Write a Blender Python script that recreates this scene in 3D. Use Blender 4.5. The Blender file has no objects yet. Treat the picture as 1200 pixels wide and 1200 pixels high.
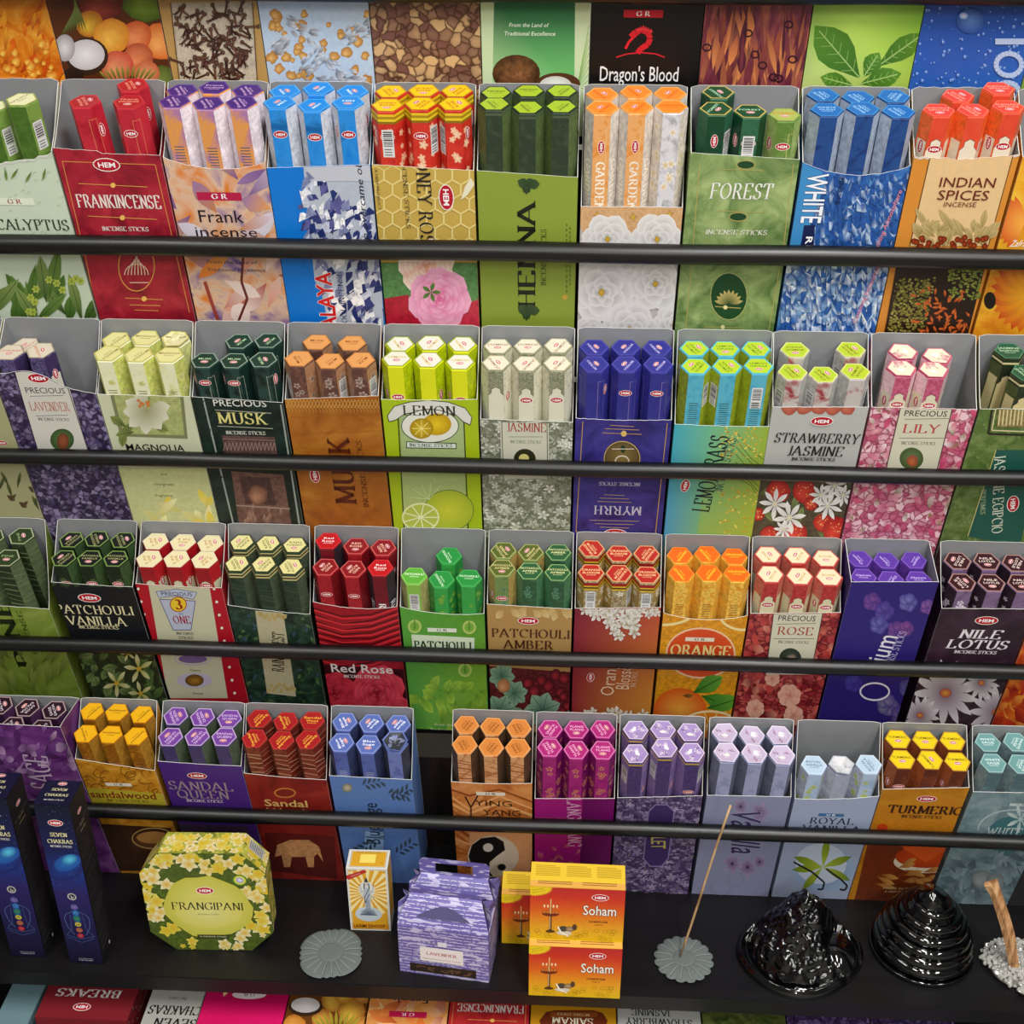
import bpy, bmesh, math, random
from mathutils import Vector, Matrix
random.seed(7)
C = bpy.context.scene.collection
SC = bpy.context.scene
# ------------------------------------------------------------------ camera
FPX, PITCH, YAW, ROLL, CZ = 1500.0, 0.7497415, 0.0583455, -0.0157456, 1.75
fw = Vector((-math.sin(YAW)*math.cos(PITCH), math.cos(YAW)*math.cos(PITCH), -math.sin(PITCH)))
rt0 = Vector((math.cos(YAW), math.sin(YAW), 0)); up0 = rt0.cross(fw)
rt = rt0*math.cos(ROLL)+up0*math.sin(ROLL); up = rt.cross(fw)
cam = bpy.data.objects.new('camera', bpy.data.cameras.new('camera')); C.objects.link(cam)
cam.data.sensor_fit = 'HORIZONTAL'; cam.data.sensor_width = 36; cam.data.lens = 36*FPX/1200
cam.data.clip_start = .02; cam.data.clip_end = 50
# the tiers of the rack tip forward by LEAN: cartons are laid out in the rack's own frame (above), then turned into the room by BW
LEAN = math.radians(14); PV = Vector((0, .987, .085))
BW = Matrix.Translation((0, .6, .30)) @ Matrix.Rotation(LEAN, 4, 'X') @ Matrix.Translation(-PV)
cam.matrix_world = BW @ Matrix(((rt.x, up.x, -fw.x, 0), (rt.y, up.y, -fw.y, 0), (rt.z, up.z, -fw.z, CZ), (0, 0, 0, 1)))
CAMW = cam.matrix_world.translation.copy()
SC.camera = cam
# ------------------------------------------------------------------ light
w = bpy.data.worlds.new('shop_ambient'); SC.world = w; w.use_nodes = True
w.node_tree.nodes['Background'].inputs[0].default_value = (.93, .96, 1, 1)
w.node_tree.nodes['Background'].inputs[1].default_value = .12
def tube_light(x, y, z, lx, ly, p):
    l = bpy.data.lights.new('ceiling_lamp', 'AREA'); l.shape = 'RECTANGLE'; l.size = lx; l.size_y = ly; l.energy = p
    l.color = (1, .985, .95)
    o = bpy.data.objects.new('ceiling_lamp', l); C.objects.link(o); o.location = (x, y, z)
for (x, y, p) in ((-1.1, -.75, 24), (.55, -.65, 50), (1.8, -1.0, 34), (-.5, -2.3, 34), (1.0, -2.4, 40), (.2, -3.8, 40)):
    tube_light(x, y, 2.95, .12, 1.2, p)
SC.view_settings.view_transform = 'Standard'; SC.view_settings.look = 'None'
SC.view_settings.exposure = -.04; SC.view_settings.gamma = 1; SC.view_settings.use_curve_mapping = False
# ------------------------------------------------------------------ helpers
def ray(x, y): return fw + rt*((x-600)/FPX) - up*((y-600)/FPX)
def aty(x, y, Y): r = ray(x, y); t = Y/r.y; return r.x*t, CZ+r.z*t       # where the sight line meets the plane at depth Y
def wray(x, y): return BW.to_3x3() @ ray(x, y)
def waty(x, y, Y): r = wray(x, y); t = (Y-CAMW.y)/r.y; return CAMW.x+r.x*t, CAMW.z+r.z*t     # the same in the room's frame
def watz(x, y, Z): r = wray(x, y); t = (Z-CAMW.z)/r.z; return CAMW.x+r.x*t, CAMW.y+r.y*t
def lin(h):
    if isinstance(h, (tuple, list)): return tuple(h[:3])
    h = h.lstrip('#'); c = [int(h[i:i+2], 16)/255 for i in (0, 2, 4)]
    return tuple(x/12.92 if x <= .04045 else ((x+.055)/1.055)**2.4 for x in c)
def mixc(a, b, t): a, b = lin(a), lin(b); return tuple(x+(y-x)*t for x, y in zip(a, b))
def empty(name, loc, rz=0):
    o = bpy.data.objects.new(name, None); C.objects.link(o); o.location = loc; o.rotation_euler = (0, 0, rz)
    o.empty_display_size = .02
    return o
def tag(o, label, cat, group=None):
    o['label'] = label; o['category'] = cat
    if group: o['group'] = group
    return o
def link(name, me, parent=None, loc=(0, 0, 0)):
    o = bpy.data.objects.new(name, me); C.objects.link(o); o.parent = parent; o.location = loc
    return o
def pmat(name, col, rough=.5, spec=.5, metal=0, **kw):
    m = bpy.data.materials.new(name); m.use_nodes = True; b = m.node_tree.nodes['Principled BSDF']
    b.inputs['Base Color'].default_value = (*lin(col), 1); b.inputs['Roughness'].default_value = rough
    b.inputs['Specular IOR Level'].default_value = spec; b.inputs['Metallic'].default_value = metal
    for k, v in kw.items(): b.inputs[k].default_value = v
    return m
def nd(m, t, **kw):
    n = m.node_tree.nodes.new(t)
    for k, v in kw.items():
        if k.startswith('i_'): n.inputs[k[2:].replace('_', ' ')].default_value = v
        else: setattr(n, k, v)
    return n
def lk(m, a, b): m.node_tree.links.new(a, b)
_bg = {}
def bgmat(kind, c1, c2=None, c3=None, scale=40, rough=.42, strength=1):
    """printed card stock: kind = plain / marble / cells / streak"""
    key = (kind, c1, c2, c3, scale, rough)
    if key in _bg: return _bg[key]
    m = pmat('printed_card_'+kind, c1, rough, .35); _bg[key] = m
    b = m.node_tree.nodes['Principled BSDF']; tc = nd(m, 'ShaderNodeTexCoord')
    c2 = c2 or c1; c3 = c3 or c2
    if kind in ('marble', 'streak', 'plain'):
        n = nd(m, 'ShaderNodeTexNoise', i_Scale=scale, i_Detail=5, i_Roughness=.6, i_Distortion=.9 if kind == 'marble' else .2)
        if kind == 'streak':
            mp = nd(m, 'ShaderNodeMapping'); mp.inputs['Scale'].default_value = (1.6, 1, .35); mp.inputs['Rotation'].default_value = (0, .5, 0)
            lk(m, tc.outputs['Object'], mp.inputs[0]); lk(m, mp.outputs[0], n.inputs['Vector'])
        else: lk(m, tc.outputs['Object'], n.inputs['Vector'])
        r = nd(m, 'ShaderNodeValToRGB'); e = r.color_ramp.elements
        if kind == 'plain': e[0].color = (*[x*.9 for x in lin(c1)], 1); e[1].color = (*[min(1, x*1.08) for x in lin(c1)], 1)
        else:
            e[0].position = .36; e[0].color = (*lin(c1), 1); e[1].position = .66; e[1].color = (*lin(c3), 1)
            q = e.new(.5); q.color = (*lin(c2), 1)
        lk(m, n.outputs['Fac'], r.inputs[0]); lk(m, r.outputs[0], b.inputs['Base Color'])
    else:
        ns = nd(m, 'ShaderNodeTexNoise', i_Scale=scale*.7, i_Detail=2)
        mx = nd(m, 'ShaderNodeMixRGB', blend_type='ADD'); mx.inputs[0].default_value = .012
        lk(m, tc.outputs['Object'], ns.inputs['Vector']); lk(m, tc.outputs['Object'], mx.inputs[1]); lk(m, ns.outputs['Color'], mx.inputs[2])
        v = nd(m, 'ShaderNodeTexVoronoi', i_Scale=scale); v2 = nd(m, 'ShaderNodeTexVoronoi', i_Scale=scale, feature='DISTANCE_TO_EDGE')
        for q in (v, v2): lk(m, mx.outputs[0], q.inputs['Vector'])
        sp = nd(m, 'ShaderNodeSeparateColor'); lk(m, v.outputs['Color'], sp.inputs[0])
        ad = nd(m, 'ShaderNodeMath', operation='MULTIPLY_ADD'); ad.inputs[1].default_value = -.35; lk(m, v.outputs['Distance'], ad.inputs[0]); lk(m, sp.outputs[0], ad.inputs[2])
        r = nd(m, 'ShaderNodeValToRGB'); e = r.color_ramp.elements
        e[0].position = .0; e[0].color = (*lin(c2), 1); e[1].position = .75; e[1].color = (*lin(c3), 1)
        q = e.new(.35); q.color = (*mixc(c2, c3, .35), 1)
        lk(m, ad.outputs[0], r.inputs[0])
        ed = nd(m, 'ShaderNodeMapRange'); ed.inputs['From Max'].default_value = .12; lk(m, v2.outputs['Distance'], ed.inputs[0])
        mm = nd(m, 'ShaderNodeMixRGB'); mm.inputs[1].default_value = (*lin(c1), 1); lk(m, ed.outputs[0], mm.inputs[0]); lk(m, r.outputs[0], mm.inputs[2])
        lk(m, mm.outputs[0], b.inputs['Base Color'])
    return m
# one ink material for everything printed: colour from the mesh, fine mottling by its alpha
ink = pmat('printing_ink', '#ffffff', .42, .35)
_b = ink.node_tree.nodes['Principled BSDF']; _a = nd(ink, 'ShaderNodeVertexColor', layer_name='Col')
_n = nd(ink, 'ShaderNodeTexNoise', i_Scale=170, i_Detail=4, i_Roughness=.65); _tc = nd(ink, 'ShaderNodeTexCoord'); lk(ink, _tc.outputs['Object'], _n.inputs['Vector'])
_s = nd(ink, 'ShaderNodeMath', operation='SUBTRACT'); lk(ink, _n.outputs['Fac'], _s.inputs[0]); _s.inputs[1].default_value = .5
_m = nd(ink, 'ShaderNodeMath', operation='MULTIPLY'); lk(ink, _s.outputs[0], _m.inputs[0]); lk(ink, _a.outputs['Alpha'], _m.inputs[1])
_m2 = nd(ink, 'ShaderNodeMath', operation='MULTIPLY_ADD'); lk(ink, _m.outputs[0], _m2.inputs[0]); _m2.inputs[1].default_value = 3.2; _m2.inputs[2].default_value = 1
_v = nd(ink, 'ShaderNodeVectorMath', operation='SCALE'); lk(ink, _a.outputs['Color'], _v.inputs[0]); lk(ink, _m2.outputs[0], _v.inputs['Scale'])
lk(ink, _v.outputs[0], _b.inputs['Base Color'])
greyboard = bgmat('plain', '#8d8f92', scale=60, rough=.8)
torn = pmat('torn_card_edge', '#d9d8d2', .9, .1)
# ------------------------------------------------------------------ lettering
GL = {'A': 'b0,0 .36,1|e.36,1 .74,0|-.13,.34 .6,.34', 'B': 'B.12,0 .12,1|-.12,1 .32,1|-.12,.52 .34,.52|-.12,0 .34,0|o.32,.76,.2,.24,90,-90|o.34,.26,.26,.26,90,-90',
'C': 'o.42,.5,.38,.5,48,312|-.7,.74 .7,.98', 'D': 'B.12,0 .12,1|-.12,1 .32,1|-.12,0 .32,0|o.32,.5,.42,.5,90,-90',
'E': 'B.12,0 .12,1|-.12,1 .6,1|-.12,.52 .48,.52|-.12,0 .62,0|-.6,1 .6,.8|-.62,0 .62,.22', 'F': 'B.12,0 .12,1|-.12,1 .6,1|-.12,.52 .48,.52|-.6,1 .6,.8',
'G': 'o.42,.5,.38,.5,48,315|-.7,.74 .7,.98|b.7,.42 .7,.08', 'H': 'B.12,0 .12,1|B.64,0 .64,1|-.12,.52 .64,.52', 'I': 'B.12,0 .12,1',
'J': 'b.3,1 .3,.2|o.14,.2,.16,.22,0,-120', 'K': 'B.12,0 .12,1|b.6,1 .12,.42|e.26,.56 .66,0', 'L': 'B.12,0 .12,1|-.12,0 .6,0|-.6,0 .6,.22',
'M': 'B.1,0 .1,1|-.1,1 .45,.1|-.45,.1 .8,1|B.8,0 .8,1', 'N': 'B.1,0 .1,1|-.1,1 .66,0|e.66,0 .66,1', 'O': 'o.42,.5,.38,.5,0,360',
'P': 'B.12,0 .12,1|-.12,1 .34,1|-.12,.46 .34,.46|o.34,.73,.24,.27,90,-90', 'Q': 'o.42,.5,.38,.5,0,360|-.45,.16 .78,-.18',
'R': 'B.12,0 .12,1|-.12,1 .32,1|-.12,.5 .32,.5|o.32,.75,.23,.25,90,-90|e.36,.5 .68,0', 'S': 'o.3,.75,.21,.25,35,270|o.3,.25,.24,.25,90,-150|-.5,.78 .5,.98|-.06,.22 .06,.02',
'T': 'b.36,0 .36,1|-.04,1 .68,1|-.04,1 -.04,.78|-.68,1 .68,.78', 'U': 'b.12,1 .12,.3|b.64,1 .64,.3|o.38,.3,.26,.3,180,360', 'V': 'b0,1 .36,0|b.7,1 .36,0',
'W': 'b0,1 .3,0|-.3,0 .52,.9|-.52,.9 .76,0|b1.02,1 .76,0', 'X': 'B.04,1 .66,0|B.64,1 .06,0', 'Y': 'b0,1 .35,.48|b.68,1 .35,.48|e.35,.48 .35,0',
'Z': '-.05,1 .62,1|-.62,1 .05,0|-.05,0 .64,0|-.05,1 .05,.8|-.64,0 .64,.2', '3': 'o.26,.75,.2,.25,140,-90|o.26,.26,.25,.26,90,-150', '.': '-.1,0 .1,.12', "'": '-.1,1 .1,.75', '-': '-.05,.45 .35,.45', ' ': ''}
def serif_glyph(ch, thick, thin):
    quads = []; W = 0
    def seg(p, q, wd=None):
        dx, dy = q[0]-p[0], q[1]-p[1]; L = math.hypot(dx, dy)
        if L < 1e-6: return
        th = math.atan2(dy, dx); ww = max(thin, thick*abs(math.sin(th-math.radians(14)))) if wd is None else wd
        nx, ny = -dy/L*ww/2, dx/L*ww/2; ex, ey = dx/L*.01, dy/L*.01
        quads.append([(p[0]+nx-ex, p[1]+ny-ey), (p[0]-nx-ex, p[1]-ny-ey), (q[0]-nx+ex, q[1]-ny+ey), (q[0]+nx+ex, q[1]+ny+ey)])
    for pa in GL[ch].split('|'):
        if not pa: continue
        f, r = pa[0], pa[1:]
        if f == 'o':
            cx, cy, rx, ry, a0, a1 = map(float, r.split(',')); n = max(5, int(abs(a1-a0)/26)); P = []
            for i in range(n+1):
                a = math.radians(a0+(a1-a0)*i/n); P.append((cx+rx*math.cos(a), cy+ry*math.sin(a)))
            for a, b in zip(P, P[1:]): seg(a, b)
            W = max(W, cx+max(abs(rx*math.cos(math.radians(a0+(a1-a0)*i/8))) if math.cos(math.radians(a0+(a1-a0)*i/8)) > 0 else 0 for i in range(9)))
        else:
            P = [tuple(map(float, s.split(','))) for s in r.split(' ')]
            seg(P[0], P[1]); W = max(W, P[0][0], P[1][0])
            for k in ((0,) if f == 'b' else (1,) if f == 'e' else (0, 1) if f == 'B' else ()):
                x, y = P[k]; y = y-.02 if y > .5 else y+.02
                seg((x-.13, y), (x+.13, y), thin)
    return quads, W+.14
_tcache = {}
def text_polys(s, font, bold):
    """polygons of a string with cap height 1; returns polys, width"""
    key = (s, font, bold)
    if key in _tcache: return _tcache[key]
    out = []; x = 0
    if font == 'serif':
        for ch in s.upper():
            if ch == ' ': x += .4; continue
            q, W = serif_glyph(ch if ch in GL else '-', .15+bold*.07, .05+bold*.03)
            for p in q: out.append([(a+x, b) for a, b in p])
            x += W+.06
        xs = [a for p in out for a, b in p] or [0, 1]; x0 = min(xs); W = max(xs)-x0; out = [[(a-x0, b) for a, b in p] for p in out]
    else:
        cu = bpy.data.curves.new('t', 'FONT'); cu.body = s; cu.resolution_u = 2; cu.offset = bold*.02; cu.size = 1/.73
        o = bpy.data.objects.new('t', cu); C.objects.link(o); dg = bpy.context.evaluated_depsgraph_get()
        me = bpy.data.meshes.new_from_object(o.evaluated_get(dg))
        for p in me.polygons: out.append([(me.vertices[i].co.x, me.vertices[i].co.y) for i in p.vertices])
        xs = [a for p in out for a, b in p] or [0, 1]; x0, x1 = min(xs), max(xs)
        out = [[(a-x0, b) for a, b in p] for p in out]; W = x1-x0
        bpy.data.objects.remove(o); bpy.data.curves.remove(cu); bpy.data.meshes.remove(me)
    _tcache[key] = (out, W)
    return out, W
# ------------------------------------------------------------------ flat print in the plane of a panel, units mm
def clip_half(P, f):
    out = []; n = len(P)
    for i in range(n):
        a, b = P[i], P[(i+1) % n]; fa, fb = f(a[0]), f(b[0])
        if fa >= 0: out.append(a)
        if (fa >= 0) != (fb >= 0):
            t = fa/(fa-fb); out.append(((a[0][0]+(b[0][0]-a[0][0])*t, a[0][1]+(b[0][1]-a[0][1])*t), tuple(x+(y-x)*t for x, y in zip(a[1], b[1]))))
    return out
class Art:
    def __init__(s, fr=None, lip=None, W=None, base=.00025):
        s.P = {}; s.lay = base; s.fr = fr; s.lip = lip; s.W = W; s.kind = 'artwork'; s.px = None; s.k = 1
        s.minlip = min(z for _, z in lip) if lip else None
    def step(s, d=1e-5): s.lay += d*s.k*max(.06, 1-s.lay/.0016)
    def add(s, pts, cols):
        if s.px: pts = [s.px(*p) for p in pts]
        P = list(zip(pts, cols))
        pieces = [P]
        if s.W:
            P = clip_half(P, lambda q: q[0]); P = clip_half(P, lambda q: s.W-q[0]); P = clip_half(P, lambda q: q[1]); pieces = [P] if len(P) > 2 else []
            if pieces and s.lip and max(q[0][1] for q in P) > s.minlip-.6:
                pieces = []
                for (u0, z0), (u1, z1) in zip(s.lip, s.lip[1:]):
                    if max(q[0][0] for q in P) < u0 or min(q[0][0] for q in P) > u1: continue
                    Q = clip_half(P, lambda q: q[0]-u0)
                    if len(Q) > 2: Q = clip_half(Q, lambda q: u1-q[0])
                    if len(Q) > 2: Q = clip_half(Q, lambda q: z0+(z1-z0)*(q[0]-u0)/(u1-u0)-.35-q[1])
                    if len(Q) > 2: pieces.append(Q)
        L = s.P.setdefault(s.kind, [])
        for Q in pieces: L.append(([s.fr(q[0][0], q[0][1], s.lay) for q in Q], [q[1] for q in Q]))
    def poly(s, pts, c, a=0, st=True):
        c = (*lin(c), a); s.add(pts, [c]*len(pts))
        if st: s.step()
    def grad(s, pts, cols, a=0):
        s.add(pts, [(*lin(c), a) for c in cols]); s.step()
    def fan(s, cen, ring, c0, c1, a=0, st=True):
        c0 = (*lin(c0), a); n = len(ring); c1 = [(*lin(c), a) for c in c1] if isinstance(c1, list) else [(*lin(c1), a)]*n
        for i in range(n):
            j = (i+1) % n; s.add([cen, ring[i], ring[j]], [c0, c1[i], c1[j]])
        if st: s.step()
    def rect(s, x0, y0, x1, y1, c, a=0): s.poly([(x0, y0), (x1, y0), (x1, y1), (x0, y1)], c, a)
    def vgrad(s, x0, y0, x1, y1, stops, a=0):
        for (t0, c0), (t1, c1) in zip(stops, stops[1:]):
            ya, yb = y0+(y1-y0)*t0, y0+(y1-y0)*t1
            s.add([(x0, ya), (x1, ya), (x1, yb), (x0, yb)], [(*lin(c0), a)]*2+[(*lin(c1), a)]*2)
        s.step()
    def line(s, pts, wd, c, a=0):
        for p, q in zip(pts, pts[1:]):
            dx, dy = q[0]-p[0], q[1]-p[1]; L = math.hypot(dx, dy) or 1; nx, ny = -dy/L*wd/2, dx/L*wd/2
            s.poly([(p[0]+nx, p[1]+ny), (p[0]-nx, p[1]-ny), (q[0]-nx, q[1]-ny), (q[0]+nx, q[1]+ny)], c, a, False)
        s.step()
    def frame(s, x0, y0, x1, y1, wd, c): s.line([(x0, y0), (x1, y0), (x1, y1), (x0, y1), (x0, y0)], wd, c)
    def ell(s, x, y, rx, ry, c, c1=None, n=20, a=0, rot=0, st=True):
        R = []
        for i in range(n):
            t = i/n*2*math.pi; p, q = rx*math.cos(t), ry*math.sin(t); R.append((x+p*math.cos(rot)-q*math.sin(rot), y+p*math.sin(rot)+q*math.cos(rot)))
        if c1 is None: s.poly(R, c, a, st)
        else: s.fan((x, y), R, c, c1, a, st)
    def ring(s, x, y, rx, ry, wd, c, n=24, a0=0, a1=360):
        s.line([(x+rx*math.cos(math.radians(a0+(a1-a0)*i/n)), y+ry*math.sin(math.radians(a0+(a1-a0)*i/n))) for i in range(n+1)], wd, c)
    def petal(s, x, y, ang, L, wd, c0, c1, n=5, a=0, tip=1.25):
        R = [(0, 0)]+[(L*i/n, wd/2*math.sin(math.pi*(i/n)**tip)) for i in range(1, n)]+[(L, 0)]+[(L*i/n, -wd/2*math.sin(math.pi*(i/n)**tip)) for i in range(n-1, 0, -1)]
        pts = [(x+p*math.cos(ang)-q*math.sin(ang), y+p*math.sin(ang)+q*math.cos(ang)) for p, q in R]
        s.fan((x+L*.45*math.cos(ang), y+L*.45*math.sin(ang)), pts, mixc(c0, c1, .45), [mixc(c0, c1, p/L) for p, q in R], a, False); s.step(2.5e-6)
    def flower(s, x, y, r, n, c0, c1, core='#e8b020', wd=.62, rot=0, cr=.16, layers=1):
        for k in range(layers):
            rr = r*(1-.28*k)
            for i in range(n): s.petal(x, y, rot+k*.4+i/n*2*math.pi, rr, rr*wd, c0, c1 if i % 2 else mixc(c1, c0, .12)); s.step(2e-6)
        s.ell(x, y, r*cr, r*cr, core, n=10); 
    def leaf(s, x, y, ang, L, wd, c0, c1, vein=None):
        s.petal(x, y, ang, L, wd, c0, c1); s.step(2e-6)
        if vein: s.line([(x, y), (x+L*.92*math.cos(ang), y+L*.92*math.sin(ang))], wd*.05, vein)
        s.step(4e-6)
    def rose(s, x, y, r, cd, cm, cl, seed=0):
        rn = random.Random(seed)
        for k, (f, n) in enumerate(((1, 7), (.8, 6), (.62, 6), (.46, 5), (.3, 4), (.16, 3))):
            o = rn.random()*6
            for i in range(n):
                a = o+i/n*2*math.pi; px, py = x+r*f*.5*math.cos(a), y+r*f*.5*math.sin(a)
                R = [(px+r*f*.5*math.cos(t/9*6.283), py+r*f*.5*math.sin(t/9*6.283)) for t in range(9)]
                ou = [mixc(cm, cl, max(0, math.cos(t/9*6.283-a))) if True else cl for t in range(9)]
                s.fan((x+r*f*.25*math.cos(a), y+r*f*.25*math.sin(a)), R, cd, ou, .1, False); s.step(2e-6)
        s.step()
    def blob(s, x, y, r, c0, c1, n=12, j=.12, sx=1, sy=1, hx=-.25, hy=.25, rn=random, a=.15):
        R = [(x+r*sx*(1+rn.uniform(-j, j))*math.cos(i/n*6.283), y+r*sy*(1+rn.uniform(-j, j))*math.sin(i/n*6.283)) for i in range(n)]
        s.fan((x+hx*r, y+hy*r), R, c0, c1, a)
    def text(s, t, x, y, w_, h, c, font='serif', rot=0, bold=0, shear=0, kind='lettering', out=None, lay=1):
        """string centred on (x, y) in mm, w_ wide, cap height h"""
        polys, W = text_polys(t, font, bold); k, s.kind = s.kind, kind; px, s.px = s.px, None
        ca, sa = math.cos(math.radians(rot)), math.sin(math.radians(rot)); sx = w_/W
        if out:
            for dx, dy in ((-1, 0), (1, 0), (0, 1), (0, -1)):
                for p in polys: s.add([(x+((a*sx-w_/2+shear*(b-.5)*h+dx*out[1])*ca-((b-.5)*h+dy*out[1])*sa), y+((a*sx-w_/2+shear*(b-.5)*h+dx*out[1])*sa+((b-.5)*h+dy*out[1])*ca)) for a, b in p], [(*lin(out[0]), 0)]*len(p))
            s.step()
        col = (*lin(c), 0)
        for p in polys:
            q = []
            for a, b in p:
                X, Y = a*sx-w_/2+shear*(b-.5)*h, (b-.5)*h; q.append((x+X*ca-Y*sa, y+X*sa+Y*ca))
            s.add(q, [col]*len(q))
        s.step(); s.kind = k; s.px = px
    def hem(s, x, y, w_, rot=0, flip=False):
        """oval maker's badge: white rim, red field, white capitals"""
        px, s.px = s.px, None; k, s.kind = s.kind, 'logo_badge'; r = math.radians(rot)
        s.ell(x, y, w_/2, w_*.27, '#f6efe6', n=18, rot=r); s.ell(x, y, w_*.465, w_*.235, '#b8142c', n=18, rot=r); 
        s.text('HEM', x, y, w_*.62, w_*.2, '#ffffff', 'sans', rot, 1.6, kind='logo_badge'); s.px = px; s.kind = k
    def gr(s, x, y, w_, bg='#b01040', fg='#ffffff', h=None):
        px, s.px = s.px, None; h = h or w_*.2
        k, s.kind = s.kind, 'logo_badge'
        s.rect(x-w_/2, y-h/2, x+w_/2, y+h/2, bg); s.kind = k; s.text('G R', x, y, w_*.36, h*.6, fg, 'serif', bold=.6, kind='logo_badge'); s.px = px
    def build(s, parent, names=None):
        res = []
        for k, L in s.P.items():
            if not L: continue
            V, F, Cc = [], [], []
            for pts, cols in L:
                n = len(V); V += pts; Cc += cols; F.append(tuple(range(n, n+len(pts))))
            me = bpy.data.meshes.new(k); me.from_pydata(V, [], F); ca = me.color_attributes.new('Col', 'FLOAT_COLOR', 'POINT')
            ca.data.foreach_set('color', [x for c in Cc for x in c]); me.materials.append(ink)
            o = link((names or {}).get(k, k), me, parent); res.append(o)
        return res
# ------------------------------------------------------------------ the stepped rack: depth of each tier's carton fronts, floor heights
FY = {0: 1.314, 1: 1.236, 2: 1.160, 3: 1.0935, 4: .987}; FZ = {0: 1.092, 1: .831, 2: .574, 3: .312, 4: .085}
DEP, HB = .0654, .327; ZS = .30
black = pmat('black_rack_laminate', '#0e0c0e', .42, .4)
_n = nd(black, 'ShaderNodeTexNoise', i_Scale=9, i_Detail=6); _r = nd(black, 'ShaderNodeMapRange'); _r.inputs['To Min'].default_value = .32; _r.inputs['To Max'].default_value = .6
lk(black, _n.outputs['Fac'], _r.inputs[0]); lk(black, _r.outputs[0], black.node_tree.nodes['Principled BSDF'].inputs['Roughness'])
railm = pmat('satin_black_rail', '#08080a', .36, .5)
brown = bgmat('streak', '#120c08', '#1e150e', '#281d14', 14, .5)
def box_bm(bm, x0, x1, y0, y1, z0, z1):
    v = [bm.verts.new((x, y, z)) for z in (z0, z1) for y in (y0, y1) for x in (x0, x1)]
    for f in ((0, 2, 3, 1), (4, 5, 7, 6), (0, 1, 5, 4), (2, 6, 7, 3), (0, 4, 6, 2), (1, 3, 7, 5)): bm.faces.new([v[i] for i in f])
def solid(name, m, boxes, parent=None, bev=0):
    bm = bmesh.new()
    for b in boxes: box_bm(bm, *b)
    if bev: bmesh.ops.bevel(bm, geom=bm.edges[:], offset=bev, segments=2, affect='EDGES')
    me = bpy.data.meshes.new(name); bm.to_mesh(me); bm.free(); me.materials.append(m)
    return link(name, me, parent)
def tube_mesh(name, m, pts, rad, n=16, parent=None, cap=True):
    V, F = [], []
    pts = [Vector(p) for p in pts]; rad = rad if isinstance(rad, list) else [rad]*len(pts)
    for i, p in enumerate(pts):
        d = (pts[min(i+1, len(pts)-1)]-pts[max(i-1, 0)]).normalized(); a = d.orthogonal().normalized() if abs(d.x) < .9 else Vector((0, 0, 1)); a = (a-d*a.dot(d)).normalized(); b = d.cross(a)
        for k in range(n): t = k/n*6.28318; V.append(p+(a*math.cos(t)+b*math.sin(t))*rad[i])
    for i in range(len(pts)-1):
        for k in range(n): F.append((i*n+k, i*n+(k+1) % n, (i+1)*n+(k+1) % n, (i+1)*n+k))
    if cap: F.append(tuple(range(n-1, -1, -1))); F.append(tuple(range((len(pts)-1)*n, len(pts)*n)))
    me = bpy.data.meshes.new(name); me.from_pydata([tuple(v) for v in V], [], F); me.materials.append(m)
    for p in me.polygons: p.use_smooth = len(p.vertices) == 4
    return link(name, me, parent)
XL, XR = -1.25, 1.25
SF, ST = None, .027
def build_rack():
    global SF
    SF = watz(600, 1161, ZS)[1]
    r = empty('display_rack', (0, 0, 0)); tag(r, 'black stepped display rack with round rails holding all the incense cartons', 'display rack')
    def bx(*a):
        o = solid(*a, r); o.matrix_local = BW; return o
    for k in (0, 1, 2, 3, 4):
        bx('tier_shelf', black, [(XL, XR, FY[k]+.0005, FY[k]+DEP+.006, FZ[k]-.010, FZ[k]-.0004)])
    for k in (1, 2, 3, 4): bx('riser', brown, [(XL, XR, FY[k]+DEP+.0008, FY[k]+DEP+.0016, FZ[k]-.0002, FZ[k-1]-.0105)])
    solid('bottom_shelf', black, [(XL, XR, SF, .72, ZS-ST, ZS-.0004)], r, .0012)
    solid('lower_shelf', black, [(XL, XR, SF-.25, 1.0, .10, .118)], r)
    solid('lower_back', black, [(XL, XR, .80, .812, .12, ZS-ST-.001)], r)
    for x in (XL, XR-.02): solid('side_upright', black, [(x, x+.02, SF-.24, 1.15, 0, 1.75)], r)
    for k, (z, ra) in RAILS.items():
        y = FY[k]-ra-.0030; n = 60
        o = tube_mesh('rail', railm, [(XL+.02+(XR-XL-.04)*i/n, y, z+.0006*math.sin(i*.7+k)) for i in range(n+1)], ra, 20, r); o.matrix_local = BW
    return r
RAILS = {0: (1.2545, .0108), 1: (1.0015, .0112), 2: (.753, .0097), 3: (.4855, .0102), 4: (.265, .0102)}
rack = build_rack()
# the room round the rack
flo = solid('floor', bgmat('plain', '#8a857c', scale=6, rough=.5), [(-4, 4, -5, 2.2, -.02, 0)]); flo['kind'] = 'structure'
wal = solid('wall_back', bgmat('plain', '#b9b4a8', scale=6, rough=.8), [(-4, 4, 2.2, 2.3, 0, 3.1)]); wal['kind'] = 'structure'
wal = solid('wall_front', bgmat('plain', '#b9b4a8', scale=6, rough=.8), [(-4, 4, -5.1, -5, 0, 3.1)]); wal['kind'] = 'structure'
cei = solid('ceiling', bgmat('plain', '#d8d8d4', scale=6, rough=.8), [(-4, 4, -5, 2.3, 3.05, 3.1)]); cei['kind'] = 'structure'
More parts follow.
